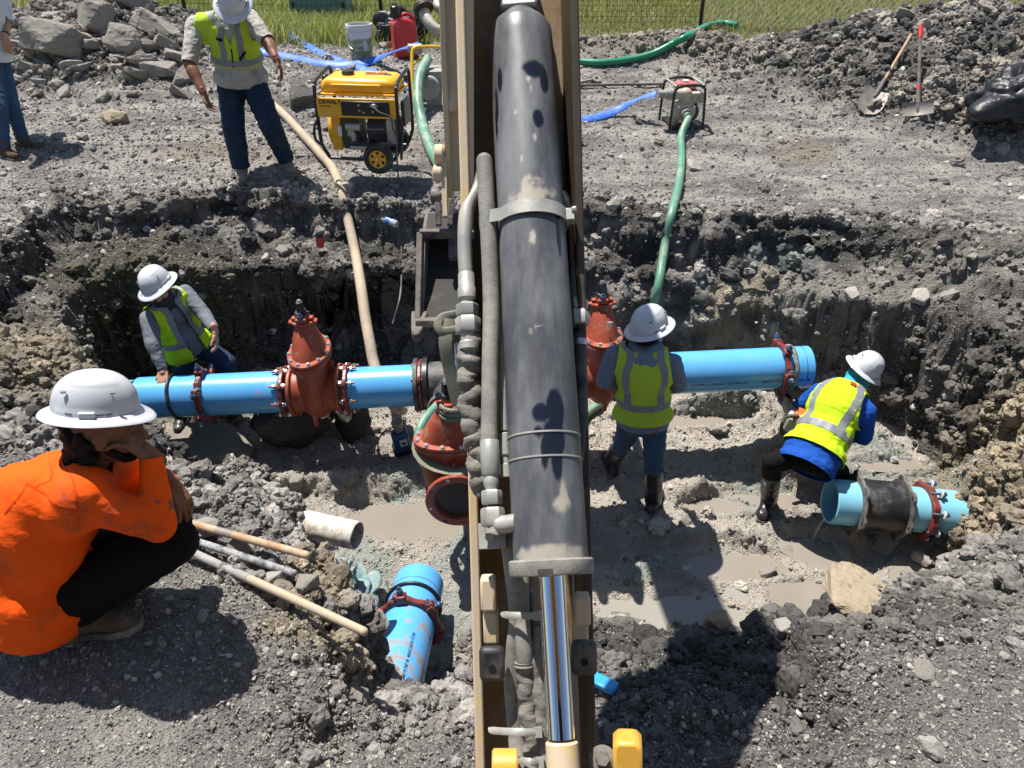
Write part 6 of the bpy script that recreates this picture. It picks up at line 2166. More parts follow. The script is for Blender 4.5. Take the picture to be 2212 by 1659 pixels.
M_greenhose = paint('green_suction_hose', (.10, .25, .165), .4, .45, (.33, .36, .28), 5, bscale=200, bump=.15)
M_greenbright = paint('bright_green_hose', (.015, .22, .105), .35, .15)
M_tanhose = paint('muddy_discharge_hose', (.42, .33, .22), .75, .6, (.30, .26, .21), 7, bscale=120, bump=.4)
t = NT('blue_lay_flat_hose'); n = t.noise(9, 5, .7)
M_layflat = t.out(t.mix(t.ramp(n, .42, .72, 0, .7), (.035, .13, .55), (.20, .31, .55)), .5, 0, .4)
M_dewalt = paint('generator_yellow', (.80, .40, .015), .35, .2, (.45, .36, .2), 7)
M_darkmetal = paint('dark_engine_metal', (.03, .03, .032), .45, .35, (.14, .13, .12))
M_alu = metal('cast_aluminium', (.42, .42, .41), .45, .3)
M_wood = paint('worn_wood_handle', (.34, .19, .085), .6, .65, (.42, .34, .25), 10, vary=.4)
M_palewood = paint('pale_wood_handle', (.41, .33, .22), .7, .6, (.36, .31, .25), 10, vary=.35)
M_redpl = paint('red_plastic', (.52, .022, .03), .4, .2, (.4, .25, .2))
M_blackpl = paint('black_plastic', (.012, .012, .013), .3, .2, (.15, .14, .13))
t = NT('black_plastic_sheet'); t.bump(t.noise(9, 4, .6, dist=1.2), .5, .03)
M_sheet = t.out((.012, .013, .015), .38, 0, .4)
M_cream = paint('cream_pump_paint', (.46, .41, .30), .45, .35)
M_greyplastic = paint('grey_camlock', (.30, .30, .27), .5, .5)


def frameloop(mb, F_, pts, r, closed=False):
    q = smooth_path([F_ @ Vector(p) for p in pts], 5)
    mb.tube(q, r, 10)


def rounded(pts, r=.05):
    """polyline with its corners cut, ready for smooth_path"""
    out = [pts[0]]
    for i in range(1, len(pts) - 1):
        a, b, c = Vector(pts[i - 1]), Vector(pts[i]), Vector(pts[i + 1])
        out += [b + (a - b).normalized() * r * 1.6, b + (a - b).normalized() * r * .45 + (c - b).normalized() * r * .45, b + (c - b).normalized() * r * 1.6]
    return out + [pts[-1]]


# ---------------------------------------------------------------- generator
zg = 7.15
gp = at(800, 338, zg); gp.z = max(drop(gp.x, gp.y), gp.z - .05)
G = Matrix.Translation(gp) @ Matrix.Rotation(R(-7), 4, 'Z')
gen = thing('generator', gp, 'yellow and black portable generator on wheels standing on the far bank', 'generator')
g = lambda x, y, z: G @ Vector((x, y, z))
GR = G.to_3x3()
for x, name in ((-.36, 0), (.36, 1)):
    mb = MB()
    s_ = 1 if x > 0 else -1
    loop = rounded([(x * .82, -.24, .10), (x, -.25, .20), (x, -.25, .74), (x, .23, .80), (x, .25, .22), (x * .82, .24, .10)], .05)
    frameloop(mb, G, loop, .0155)
    mb.build('frame_tube', M_blackpl, gen)
mb = MB()
for y in (-.24, .24): frameloop(mb, G, [(-.30, y, .10), (0, y, .095), (.30, y, .10)], .0155)
mb.build('base_rail', M_blackpl, gen)
mb = MB(); mb.box(g(0, -.265, .545), (.70, .02, .165), GR)
pan = mb.build('control_panel', M_dewalt, gen, bevel=.008)
mb = MB(); mb.box(g(.085, -.279, .545), (.43, .012, .122), GR); mb.build('outlet_plate', M_blackpl, pan, bevel=.006)
for x, z in ((.03, .575), (.14, .575), (.035, .53), (.15, .525), (.07, .515), (.19, .57)):
    mb = MB(); c0 = g(x, -.286, z); mb.lathe([(.010, 0), (.010, .005), (.004, .006)], c0, GR @ Vector((0, -1, 0)), 12); mb.build('outlet', M_alu, pan)


def flat_text(s, size, c, Rm, mat, parent, name='lettering', bold=0):
    me = text_mesh(s, size)
    for v in me.vertices:
        v.co = Vector(c) + Rm @ Vector((v.co.x, 0, v.co.y)) + Rm @ Vector((0, -.0015, 0))
    if bold:
        pass
    return put(name, me, mat, parent, smooth=False)


cu = None
flat_text('DEWALT', .052, g(-.325, -.276, .578), GR @ Matrix.Scale(.92, 3, Vector((1, 0, 0))), M_blackpl, pan)
flat_text('DXGNR 7000', .017, g(-.322, -.276, .552), GR, M_blackpl, pan)
mb = MB()
oval_ = [(-.30, -.20), (.30, -.20), (.335, -.16), (.335, .16), (.30, .20), (-.30, .20), (-.335, .16), (-.335, -.16)]
vs, fs = [], []
for z, k in ((.655, 1.0), (.70, 1.0), (.74, .95), (.765, .85), (.772, .7)):
    for p in oval_: vs.append(g(p[0] * k, p[1] * k + .0, z))
for i in range(4):
    for j in range(8): fs.append((i * 8 + j, i * 8 + (j + 1) % 8, (i + 1) * 8 + (j + 1) % 8, (i + 1) * 8 + j))
fs += [tuple(reversed(range(8))), tuple(range(32, 40))]
mb.add(vs, fs)
tank = mb.build('fuel_tank', M_dewalt, gen, bevel=.012, angle=50)
mb = MB(); mb.box(g(0, -.215, .722), (.44, .03, .022), GR); mb.build('tank_rib', M_dewalt, tank, bevel=.008)
mb = MB(); mb.lathe([(.03, 0), (.055, .004), (.058, .02), (.05, .032), (.02, .036)], g(-.12, -.02, .772), GR @ Vector((0, 0, 1)), 24); mb.build('fuel_cap', M_blackpl, tank)
for x, y, w, d_, m in ((.10, .07, .10, .035, 'red_warning_label'), (.21, .07, .10, .035, 'red_warning_label'), (.16, .02, .21, .05, 'red_warning_label'), (.27, .01, .06, .05, 'dark_label')):
    mb = MB(); mb.box(g(x - .04, y, .7735), (w * .9, d_, .002), GR); mb.build('label', bpy.data.materials.get(m) or paint(m, (.20, .035, .03) if 'red' in m else (.05, .045, .06), .5, 0), tank)
mb = MB(); mb.box(g(0, .0, .645), (.70, .46, .02), GR); mb.build('tank_tray', M_dewalt, gen, bevel=.005)
mb = MB(); mb.lathe([(.05, -.10), (.15, -.09), (.17, -.04), (.17, .03), (.13, .06)], g(-.22, -.03, .31), GR @ Vector((1, 0, 0)), 28); mb.box(g(-.24, -.12, .22), (.09, .10, .14), GR)
ec = mb.build('engine_cover', M_dewalt, gen, bevel=.006)
mb = MB(); mb.box(g(-.185, -.206, .33), (.05, .004, .09), GR); mb.build('label', M_whitecap, ec)
mb = MB(); mb.box(g(-.10, -.08, .33), (.16, .26, .24), GR); mb.box(g(-.02, -.1, .2), (.3, .2, .06), GR); mb.build('engine_block', M_darkmetal, gen, bevel=.012)
mb = MB(); mb.lathe([(.03, -.07), (.036, -.065), (.036, .065), (.03, .07)], g(-.055, -.225, .375), GR @ Vector((1, 0, 0)), 20); mb.box(g(-.08, -.22, .34), (.06, .05, .09), GR); mb.lathe([(.022, -.04), (.026, -.03), (.026, .03), (.022, .04)], g(-.06, -.235, .295), GR @ Vector((0, 0, 1)), 16); mb.box(g(-.03, -.2, .19), (.16, .05, .035), GR)
mb.build('carburettor', M_alu, gen, bevel=.005)
mb = MB(); mb.lathe([(.11, 0), (.135, .02), (.135, .26), (.11, .28)], g(.04, -.04, .32), GR @ Vector((1, 0, 0)), 28); mb.build('alternator', M_darkmetal, gen)
mb = MB(); mb.cyl(g(.05, -.185, .35), g(.21, -.185, .35), .005, seg=8); mb.box(g(.27, -.1, .33), (.07, .2, .2), GR); mb.build('end_bracket', M_alu, gen, bevel=.006)
mb = MB(); mb.box(g(.37, .0, .47), (.035, .24, .22), GR); mb.build('muffler', M_blackpl, gen, bevel=.015)
for y in (-.31, .31):
    w = thing('wheel', g(.17, y, .135), None, None); adopt(w, gen)
    mb = MB(); axw = GR @ Vector((0, -1 if y < 0 else 1, 0))
    mb.lathe([(.078, -.03), (.10, -.042), (.122, -.036), (.134, -.016), (.136, 0), (.134, .016), (.122, .036), (.10, .042), (.078, .03)], g(.17, y, .128), axw, 40, caps=False, close=True); mb.build('tyre', M_black, w)
    mb = MB(); mb.lathe([(.080, -.028), (.080, .030), (.07, .034), (.064, .02)], g(.17, y, .128), axw, 32, caps=False); mb.lathe([(.001, .02), (.024, .024), (.024, .038), (.001, .04)], g(.17, y, .128), axw, 20)
    for k in range(6):
        a = 2 * math.pi * k / 6; Fw = frame(axw); d_ = Fw @ Vector((math.cos(a), math.sin(a), 0))
        mb.box(g(.17, y, .128) + d_ * .045 + axw * .022, (.032, .014, .055), frame(d_, axw))
    mb.build('rim', M_dewalt, w, bevel=.003)
    mb = MB(); mb.hexa(g(.17, y, .128) + axw * .04, axw, .012, .01); mb.build('axle_nut', M_bolt, w)
    mb = MB(); mb.lathe([(.001, .005), (.07, .006)], g(.17, y, .128), axw, 24, caps=False); mb.build('rim_back', M_gasket, w)
mb = MB(); frameloop(mb, G, rounded([(-.345, -.255, .46), (-.395, -.30, .38), (-.395, -.30, .26), (-.345, -.255, .21)], .03), .012); frameloop(mb, G, rounded([(.36, -.25, .50), (.40, -.28, .42), (.37, -.28, .12)], .03), .012); mb.build('lift_handle', M_blackpl, gen)
mb = MB(); mb.box(g(-.37, .10, .70), (.05, .09, .08), GR); mb.build('cap_box', M_blackpl, gen, bevel=.01)
cordm = paint('dark_cord', (.05, .048, .045), .6, .5, (.2, .19, .17))
c0 = thing('power_cord', g(.17, -.29, .57), 'grey power cord hanging from the generator socket down the trench wall', 'power cord')
mb = MB(); mb.box(g(.165, -.292, .575), (.03, .014, .03), GR); mb.build('plug', M_whitecap, c0, bevel=.003)
mb = MB(); mb.tube(smooth_path([g(.165, -.30, .57), g(.22, -.32, .53), g(.31, -.31, .49), g(.33, -.33, .40), at(856, 300, zg - .45), at(858, 350, 6.75)] + lay([(861, 395), (864, 440), (866, 490), (868, 545), (868, 590)], .03) + [at(864, 640, 6.3), at(848, 700, 6.25)], 8), .0075, 8); mb.build('cord', cordm, c0)

# ---------------------------------------------------------------- cream trash pump on the right
pp = hit(1482, 283); zp = (pp - CAMP).dot(Vector((0, CT, -ST)))
k_ = zp / FPX
PM = Matrix.Translation(pp) @ Matrix.Rotation(R(6), 4, 'Z'); PR = PM.to_3x3()
p_ = lambda x, y, z: PM @ Vector((x, y, z))
pump = thing('trash_pump', pp, 'cream motor pump in a black tube frame on the right of the far bank', 'water pump')
W2, D2, H2 = 36 * k_, .40, 92 * k_
for y, nm in ((0, 0), (D2, 1)):
    mb = MB(); frameloop(mb, PM, rounded([(-W2 * 1.05, y, -.02), (-W2 * .95, y, H2), (W2 * .85, y, H2 * 1.02), (W2 * 1.02, y, -.02)], .05), .013); mb.build('frame_loop', M_blackpl, pump)
mb = MB()
for x, z in ((-W2 * .86, H2 * .995), (W2 * .80, H2 * 1.01)): mb.cyl(p_(x, 0, z), p_(x, D2, z), .013)
mb.build('top_bar', M_greyplastic, pump)
mb = MB(); mb.box(p_(0, D2 / 2, .045), (W2 * 1.8, D2, .02), PR)
for x in (-.1, .1):
    mb.box(p_(x, D2 / 2, .02), (.05, D2 * .8, .05), PR)
mb.build('base_plate', M_blackpl, pump)
ac = PR @ Vector((0, -1, 0))
mb = MB(); mb.lathe([(.06, -.12), (.105, -.10), (.118, -.04), (.122, 0), (.118, .03), (.08, .05), (.06, .055)], p_(-.02, .10, .18), ac, 40); mb.cyl(p_(-.02, .1, .28), p_(-.02, .1, .36), .065, .055); mb.lathe([(.05, 0), (.055, .02), (.05, .12)], p_(-.02, .1, .345), PR @ Vector((-1, 0, .03)), 20)
mb.ell(p_(-.02, .1, .35), (.07, .06, .06)); mb.build('pump_casing', M_cream, pump)
mb = MB(); mb.lathe([(.06, 0), (.06, .02), (.045, .024), (.045, .05), (.055, .052), (.055, .075), (.04, .08)], p_(-.02, .045, .17), ac, 24); mb.build('inlet_coupling', M_greyplastic, pump)
for a in (.6, 2.5, 4.2):
    mb = MB(); mb.lathe([(.014, 0), (.014, .03), (.006, .034)], p_(-.02 + .10 * math.cos(a), .05, .18 + .10 * math.sin(a)), ac, 12); mb.build('wing_nut', M_bolt, pump)
mb = MB(); mb.lathe([(.05, 0), (.058, .004), (.058, .05), (.05, .055), (.05, .09), (.04, .095), (.04, .17)], p_(-.14, .1, .35), PR @ Vector((-1, 0, .02)), 20); mb.build('outlet_coupling', M_greyplastic, pump)
mb = MB(); mb.box(p_(.12, .19, .30), (.15, .15, .11), PR); mb.build('air_filter', M_cream, pump, bevel=.015)
mb = MB(); mb.box(p_(.06, .28, .25), (.2, .2, .22), PR); mb.lathe([(.08, 0), (.09, .02), (.09, .12)], p_(.08, .26, .15), ac, 20); mb.build('engine', M_darkmetal, pump, bevel=.02)
mb = MB(); mb.box(p_(.02, .27, .40), (.22, .15, .07), PR); tk = mb.build('fuel_tank', paint('faded_red', (.48, .07, .085), .4, .4, (.5, .38, .35)), pump, bevel=.025)
mb = MB(); mb.lathe([(.03, 0), (.033, .012), (.02, .018)], p_(.02, .26, .437), PR @ Vector((0, 0, 1)), 16); mb.build('fuel_cap', M_whitecap, tk)

# ---------------------------------------------------------------- pump with the yellow frame, mostly behind the boom
yp = hit(925, 232)
yellow = thing('water_pump', yp, 'grey pump in a yellow tube frame standing half hidden behind the boom', 'water pump')
zz_ = (yp - CAMP).dot(Vector((0, CT, -ST)))
mb = MB(); mb.tube(smooth_path([at(893, 222, zz_ - .1), at(891, 170, zz_ - .1), at(890, 118, zz_ - .1), at(895, 104, zz_ - .1), at(912, 101, zz_ - .08), at(950, 101, zz_)], 6), .018, 10); mb.tube([at(892, 140, zz_ - .1), at(915, 121, zz_)], .014, 8); mb.build('frame_tube', paint('bright_yellow_tube', (.72, .42, .01), .4, .2), yellow)
mb = MB(); mb.box(at(950, 190, zz_ + .1), (.28, .35, .42), None); mb.lathe([(.10, 0), (.13, .02), (.13, .14), (.09, .16)], at(932, 185, zz_), Vector((-.2, -1, 0)), 28); mb.lathe([(.05, 0), (.06, .01), (.06, .05), (.05, .06), (.05, .16)], at(912, 106, zz_), Vector((-1, 0, .05)), 20); mb.build('pump_casing', M_greyplastic, yellow, bevel=.02)


def hose_thing(name, pts, r, mat, label, cat='hose', seg=12, n=8, flat=1.0, up=None):
    o = MB().tube(smooth_path(pts, n), r, seg, flat, up=up).build(name, mat)
    return tag(o, label, cat)


hose_thing('suction_hose', [at(924, 128, zz_ - .05), at(906, 165, zz_ - .25), at(903, 215, zz_ - .4)] + lay([(912, 275), (922, 310), (936, 345), (955, 380)], .06), .055, M_greenhose, 'thick green hose running from the yellow-framed pump down behind the boom')
hose_thing('suction_hose', [p_(-.02, -.03, .165), p_(-.03, -.10, .14)] + lay([(1470, 305), (1471, 350), (1465, 410), (1450, 470), (1437, 530)], .05) + lay([(1429, 580), (1419, 640), (1400, 720)], .07) + [at(1392, 790, 5.9), at(1362, 840, 5.65)] + lay([(1330, 862), (1290, 885), (1255, 910)], .05), .038, M_greenhose, 'long green suction hose from the cream pump down the right trench wall')
hose_thing('discharge_hose', lay([(1215, 146), (1245, 143), (1300, 145), (1360, 138), (1410, 125), (1450, 105), (1490, 84), (1525, 64), (1560, 57), (1592, 62)], .05), .042, M_greenbright, 'bright green hose curving over the low ridge right of the boom')
hose_thing('discharge_hose', lay([(592, 236), (620, 262), (655, 300), (695, 345), (720, 375), (738, 420), (752, 480)], .045) + lay([(764, 535), (772, 575)], .06) + [at(780, 620, 6.25), at(790, 690, 6.1), at(800, 745, 6.0), at(808, 785, 5.95), at(830, 845, 5.85), at(855, 880, 5.7)] + lay([(872, 912)], .12), .043, M_tanhose, 'muddy tan hose snaking from the far bank down the dark wall behind the left valve')


def lay_flat(pts, label, w=.055, lift=.02):
    pts = [Vector(q) for q in pts]
    for _ in range(3):
        pts = [pts[0]] + [(pts[i - 1] + pts[i] * 2 + pts[i + 1]) / 4 for i in range(1, len(pts) - 1)] + [pts[-1]]
    P_ = smooth_path(pts, 10)
    o = MB().tube(P_, w * .95, 10, .2, up=(.1, -.55, .83)).build('lay_flat_hose', M_layflat)
    return tag(o, label, 'hose')


lay_flat(lay([(575, 25), (596, 46), (612, 66), (632, 86), (665, 107), (700, 127), (741, 141), (775, 151), (812, 160), (840, 175), (866, 192), (905, 201), (955, 209)], .03), 'blue flat hose running from the grass past the back of the generator', .06)
lay_flat(lay([(535, 112), (575, 117), (619, 125), (668, 138), (715, 149), (750, 151), (785, 146), (818, 135), (845, 121)], .03) + [at(868, 103, zz_ - .1), at(882, 98, zz_ - .05), at(900, 97, zz_)], 'blue flat hose ending at the coupling of the yellow-framed pump', .062)
lay_flat(lay([(1205, 264), (1240, 265), (1275, 266), (1305, 260), (1335, 246), (1362, 228)], .03) + [at(1385, 209, zp), at(1400, 201, zp), at(1418, 202, zp)], 'blue flat hose leaving the cream pump to the left', .05)

# ---------------------------------------------------------------- pail, fuel can, bag, litter
zb = (hit(783, 130) - CAMP).dot(Vector((0, CT, -ST)))
bb = hit(783, 131)
kb = zb / FPX
pail = thing('pail', bb, 'white plastic pail with a muddy label on the far bank', 'bucket')
rb, hb = 27.5 * kb, 73 * kb
mb = MB(); mb.lathe([(rb * .8, 0), (rb * .82, .005), (rb * .95, hb * .78), (rb * 1.02, hb * .785), (rb * 1.02, hb * .82), (rb * .97, hb * .825), (rb * .97, hb * .88), (rb * 1.03, hb * .885), (rb * 1.03, hb * .97), (rb * 1.0, hb), (rb * .93, hb), (rb * .9, hb * .9), (rb * .75, .01)], bb, (0, 0, 1), 40, caps=False)
t = NT('white_pail'); gx = t.n('SeparateXYZ'); t.set(gx.inputs[0], t.co()); n = t.noise(14, 5, .7)
hgt = t.math('SUBTRACT', gx.outputs[2], bb.z)
lab = t.math('MULTIPLY', t.ramp(hgt, hb * .12, hb * .16), t.ramp(hgt, hb * .68, hb * .60))
cc = t.mix(t.math('MULTIPLY', lab, t.ramp(n, .42, .5)), (.62, .62, .60), (.20, .25, .13))
cc = t.mix(t.math('MULTIPLY', lab, t.ramp(t.noise(26, 3), .55, .6)), cc, (.32, .27, .08))
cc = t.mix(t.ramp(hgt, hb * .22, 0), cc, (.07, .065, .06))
mb.build('shell', t.out(cc, .45, 0, .4), pail)
mb = MB(); mb.lathe([(.001, 0), (rb * .88, 0)], bb + Vector((0, 0, hb * .93)), (0, 0, 1), 30, caps=False); mb.build('water', M_milky, pail)
mb = MB(); mb.tube(smooth_path([bb + Vector((-rb * 1.03, 0, hb * .8)), bb + Vector((-rb * .8, -rb * .7, hb * .45)), bb + Vector((0, -rb * 1.05, hb * .35)), bb + Vector((rb * .8, -rb * .7, hb * .45)), bb + Vector((rb * 1.03, 0, hb * .8))], 6), .004, 6); mb.build('handle', M_steel, pail)
fb_ = hit(876, 124); kf = (fb_ - CAMP).dot(Vector((0, CT, -ST))) / FPX
can = thing('fuel_can', fb_, 'tall red fuel jug with a black cap beside the boom', 'fuel can')
FR = Matrix.Rotation(R(20), 3, 'Z')
mb = MB()
w_, h_ = 25 * kf, 80 * kf
prof2 = [(-w_, 0), (w_, 0), (w_, h_ * .78), (w_ * .75, h_ * .92), (-w_ * .1, h_), (-w_ * .55, h_ * 1.02), (-w_, h_ * .88)]
mb.prism(prof2, fb_ + Vector((0, 0, 0)), FR @ Matrix(((1, 0, 0), (0, 0, -1), (0, 1, 0))), w_ * 1.5)
mb.build('jug', M_redpl, can, bevel=.03)
mb = MB(); mb.tube(smooth_path([fb_ + FR @ Vector((w_ * .9, -w_ * .2, h_ * .75)), fb_ + FR @ Vector((w_ * .8, -w_ * .2, h_ * .98)), fb_ + FR @ Vector((w_ * .2, -w_ * .2, h_ * 1.08)), fb_ + FR @ Vector((-w_ * .3, -w_ * .2, h_ * 1.0))], 6), .022, 8); mb.build('handle', M_redpl, can)
mb = MB(); mb.lathe([(.05, 0), (.05, .05), (.062, .055), (.062, .13), (.045, .14), (.03, .17)], fb_ + FR @ Vector((-w_ * .6, 0, h_ * .98)), (0, 0, 1), 20); mb.build('cap', M_blackpl, can)


def crumple(name, pts, size, label, cat, mat, seed, amp=.6):
    """crumpled plastic: a creased lump"""
    mb = MB(); mb.ell((0, 0, 0), (1, 1, 1), None, 72, 44)
    me = mb.mesh(name); co = mesh_co(me)
    n_ = co / np.linalg.norm(co, axis=1)[:, None]
    f1_, f2_ = worley(co, 1.05, seed)
    d_ = (f2_ - f1_) * amp + .25 * fbm(co, 1.2, 3, seed)
    co = n_ * (.75 + d_)[:, None]
    co[:, 2] = np.maximum(co[:, 2], -.35)
    co = co * np.array(size) + np.array(pts)
    me.vertices.foreach_set('co', co.astype(np.float32).ravel())
    o = put(name, me, mat)
    return tag(o, label, cat)


q = hit(868, 98); crumple('plastic_bag', (q.x, q.y + .25, q.z + .15), (.35, .22, .33), 'black plastic bag behind the red fuel jug', 'plastic bag', M_sheet, 3.3)
q = hit(2185, 262); crumple('plastic_sheet', (q.x, q.y, q.z + .17), (.46, .36, .34), 'crumpled black plastic sheet at the foot of the right spoil heap', 'plastic sheet', M_sheet, 8.8)
q = hit(812, 1338); crumple('rag', (q.x - .02, q.y, q.z + .06), (.05, .06, .09), 'white rag beside the near blue pipe', 'rag', M_white, 5.2)
q = hit(770, 1292); crumple('torn_wrap', (q.x, q.y, q.z + .05), (.16, .22, .08), 'torn teal plastic wrap on the mud left of the near pipe', 'plastic wrap', paint('teal_wrap', (.10, .22, .23), .5, .6, (.3, .33, .3)), 6.1)
q = hit(840, 100); crumple('plastic_sheet', (q.x, q.y, q.z + .1), (.2, .1, .22), 'folded black sheet leaning left of the red fuel jug', 'plastic sheet', M_sheet, 2.2)
for px, py, r, h, m, lb in ((670, 74, .06, .16, M_greyplastic, 'grey can standing at the edge of the long grass'), (847, 82, .07, .14, paint('blue_tin', (.10, .16, .25), .4, .3), 'dull blue tin behind the white pail'), (597, 55, .1, .2, M_blackpl, 'black pipe stub lying in the grass edge'), (845, 112, .06, .13, paint('brown_jar', (.25, .13, .07), .4, .4), 'brown jar beside the red fuel jug')):
    q = hit(px, py)
    o = MB().lathe([(r * .9, 0), (r, .01), (r, h * .9), (r * .92, h), (r * .7, h), (r * .7, h * .6)], q - Vector((0, 0, .01)), (0, 0, 1) if 'stub' not in lb else (1, .1, .2), 20).build('can', m)
    tag(o, lb, 'can')
for px, py, s_ in ((640, 64, .14), (655, 72, .1), (690, 84, .12), (700, 78, .09), (725, 92, .07), (740, 95, .06), (640, 95, .08), (760, 150, .06), (830, 105, .08)):
    rock('stone', px, py, (s_, s_ * .8, s_ * .6), 'grey stone among the litter at the grass edge', 'stone', 'stones at the grass edge', M_slab)
# bottle and shard on the ledge
q = hit(838, 500, .07)
bt = thing('bottle', q, 'clear blue-labelled plastic bottle lying on the far ledge', 'bottle')
bd = Vector((.75, -.5, -.12)).normalized()
t = NT('clear_bottle'); M_clear = t.out((.75, .85, .88), .1, 0, .5, **{'Transmission Weight': .6})
mb = MB(); mb.lathe([(.012, 0), (.013, .025), (.03, .06), (.033, .08), (.033, .2), (.028, .215)], q + Vector((-.08, .05, .05)), bd, 20); mb.build('body', M_clear, bt)
mb = MB(); mb.lathe([(.0338, .10), (.0338, .15)], q + Vector((-.08, .05, .05)), bd, 20, caps=False); mb.build('label_wrap', paint('blue_label', (.05, .15, .5), .4, 0), bt)
q = hit(845, 497, .06)
o = MB().prism([(-.14, -.06), (.10, -.10), (.13, .14), (.06, .05)], q + Vector((-.04, .08, .06)), frame((-.1, -.45, .85)), .008).build('plastic_shard', paint('pale_teal_plastic', (.30, .52, .52), .4, .3)); tag(o, 'pale teal broken plastic piece on the far ledge', 'plastic piece')
q = hit(694, 545, .05)
sc = thing('drink_can', q, 'red and black drink can standing on the far ledge', 'can')
mb = MB(); mb.lathe([(.03, 0), (.034, .008), (.034, .115)], q, (0, .1, 1), 20); mb.build('body', M_redpl, sc)
mb = MB(); mb.lathe([(.0345, .09), (.0345, .12), (.028, .13)], q, (0, .1, 1), 20); mb.build('top', M_blackpl, sc)

# ---------------------------------------------------------------- long-handled tools
def shovel(name, top, sock, tip, hmat, label, square=False, grip=None, w=.23):
    top, sock, tip = Vector(top), Vector(sock), Vector(tip)
    s = thing(name, tip, label, 'shovel')
    mb = MB(); mb.tube([top, top.lerp(sock, .5), sock], .018, 10); mb.ell(top, (.019, .019, .019)); mb.build('handle', hmat, s)
    d = (tip - sock); L_ = d.length; d.normalize()
    mb = MB(); mb.lathe([(.021, -.12), (.024, 0), (.026, .05), (.012, .14)], sock, d, 12); mb.build('socket', M_mudsteel, s)
    side = d.cross((CAMP - tip)).normalized(); nrm = side.cross(d).normalized()
    if nrm.dot(CAMP - tip) < 0: nrm = -nrm
    hw = w / 2
    if square: prof = [(-hw, -.01), (-hw * 1.05, .06), (-hw, 1), (hw, 1), (hw * 1.05, .06), (hw, -.01)]
    else: prof = [(-hw * .85, 0), (-hw, .12), (-hw, .55), (-hw * .8, .8), (-hw * .35, .96), (0, 1), (hw * .35, .96), (hw * .8, .8), (hw, .55), (hw, .12), (hw * .85, 0)]
    b0 = sock + d * .05; LB = (tip - b0).length
    nx, ny = 12, 10
    vs, fs = [], []
    def half(v):
        if square: return hw * (1.0 if v > .08 else .96)
        return hw * (.86 + .14 * min(1, v / .12)) if v < .55 else hw * max(.04, math.sqrt(max(0, 1 - ((v - .55) / .45) ** 2.2)))
    for sgn in (0, 1):
        for j in range(ny + 1):
            v = j / ny
            for i in range(nx + 1):
                u = -1 + 2 * i / nx
                x = half(v) * u
                dish = .030 * (u * u) * (1 - .4 * v) + (.035 * (1 - v) ** 3 if square else .0) - .012 * math.exp(-(u * 4) ** 2) * (1 - v)
                vs.append(b0 + d * (LB * v) + side * x + nrm * (dish + (.004 if sgn else 0)))
    m_ = (nx + 1) * (ny + 1)
    for j in range(ny):
        for i in range(nx):
            a = j * (nx + 1) + i
            fs.append((a, a + 1, a + nx + 2, a + nx + 1)); fs.append((m_ + a + nx + 1, m_ + a + nx + 2, m_ + a + 1, m_ + a))
    mb = MB(); mb.add(vs, fs); mb.build('blade', M_bladesteel, s)
    if grip:
        for a, b, m in grip:
            mb = MB(); mb.tube([top.lerp(sock, a), top.lerp(sock, b)], .0225, 10); mb.build('grip', m, s)
    return s


def over_ground(a, b, clear=.03):
    """end points of a straight rod that lies over the bank between two pixels without sinking into it"""
    dep = lambda x, y: (hit(x, y) - CAMP).dot(Vector((0, CT, -ST)))
    n_ = 24
    d = [dep(a[0] + (b[0] - a[0]) * k / n_, a[1] + (b[1] - a[1]) * k / n_) - clear for k in range(n_ + 1)]
    i0 = 1 / d[0]
    i1 = max([i0 + (1 / d[k] - i0) * n_ / k for k in range(1, n_ + 1)])
    return at(a[0], a[1], d[0]), at(b[0], b[1], 1 / i1)


M_bladesteel = paint('worn_grey_blade', (.22, .20, .18), .5, .6, (.30, .25, .20), 12, metal=.3)
b1, h1 = over_ground((1866, 248), (1968, 76), .02)
shovel('shovel', h1, h1.lerp(b1, .66), b1, M_wood, 'round-point shovel with a wooden handle leaning on the right spoil heap', w=.27)
b2, h2 = over_ground((1982, 250), (1989, 57), .05)
shovel('shovel', h2, h2.lerp(b2, .82), b2, M_mudsteel, 'square shovel with a red-tipped dark handle leaning on the right spoil heap', True, [(-.01, .16, M_redpl), (.82, .87, M_redpl)], w=.29)


def handle_tool(name, p0, p1, r, mat, label, wraps=()):
    p0, p1 = Vector(p0), Vector(p1)
    s = thing(name, p0, label, 'tool handle')
    mb = MB(); mb.tube([p0.lerp(p1, k / 6) for k in range(7)], lambda t_: r * (1 + .12 * math.sin(t_ * 3)), 14); mb.ell(p1, (r * 1.02, r * 1.02, r * 1.02)); mb.build('shaft', mat, s)
    for a, b, rr, m in wraps:
        mb = MB(); mb.tube([p0.lerp(p1, a + (b - a) * k / 8) for k in range(9)], (lambda t_: rr * (1 + .05 * math.sin(t_ * 47))) if m is M_tape else rr, 14); mb.build('wrap', m, s)
    return s


M_tape = paint('grey_worn_tape', (.24, .235, .225), .7, .5, (.35, .33, .3), 14, bscale=60, bump=.8)


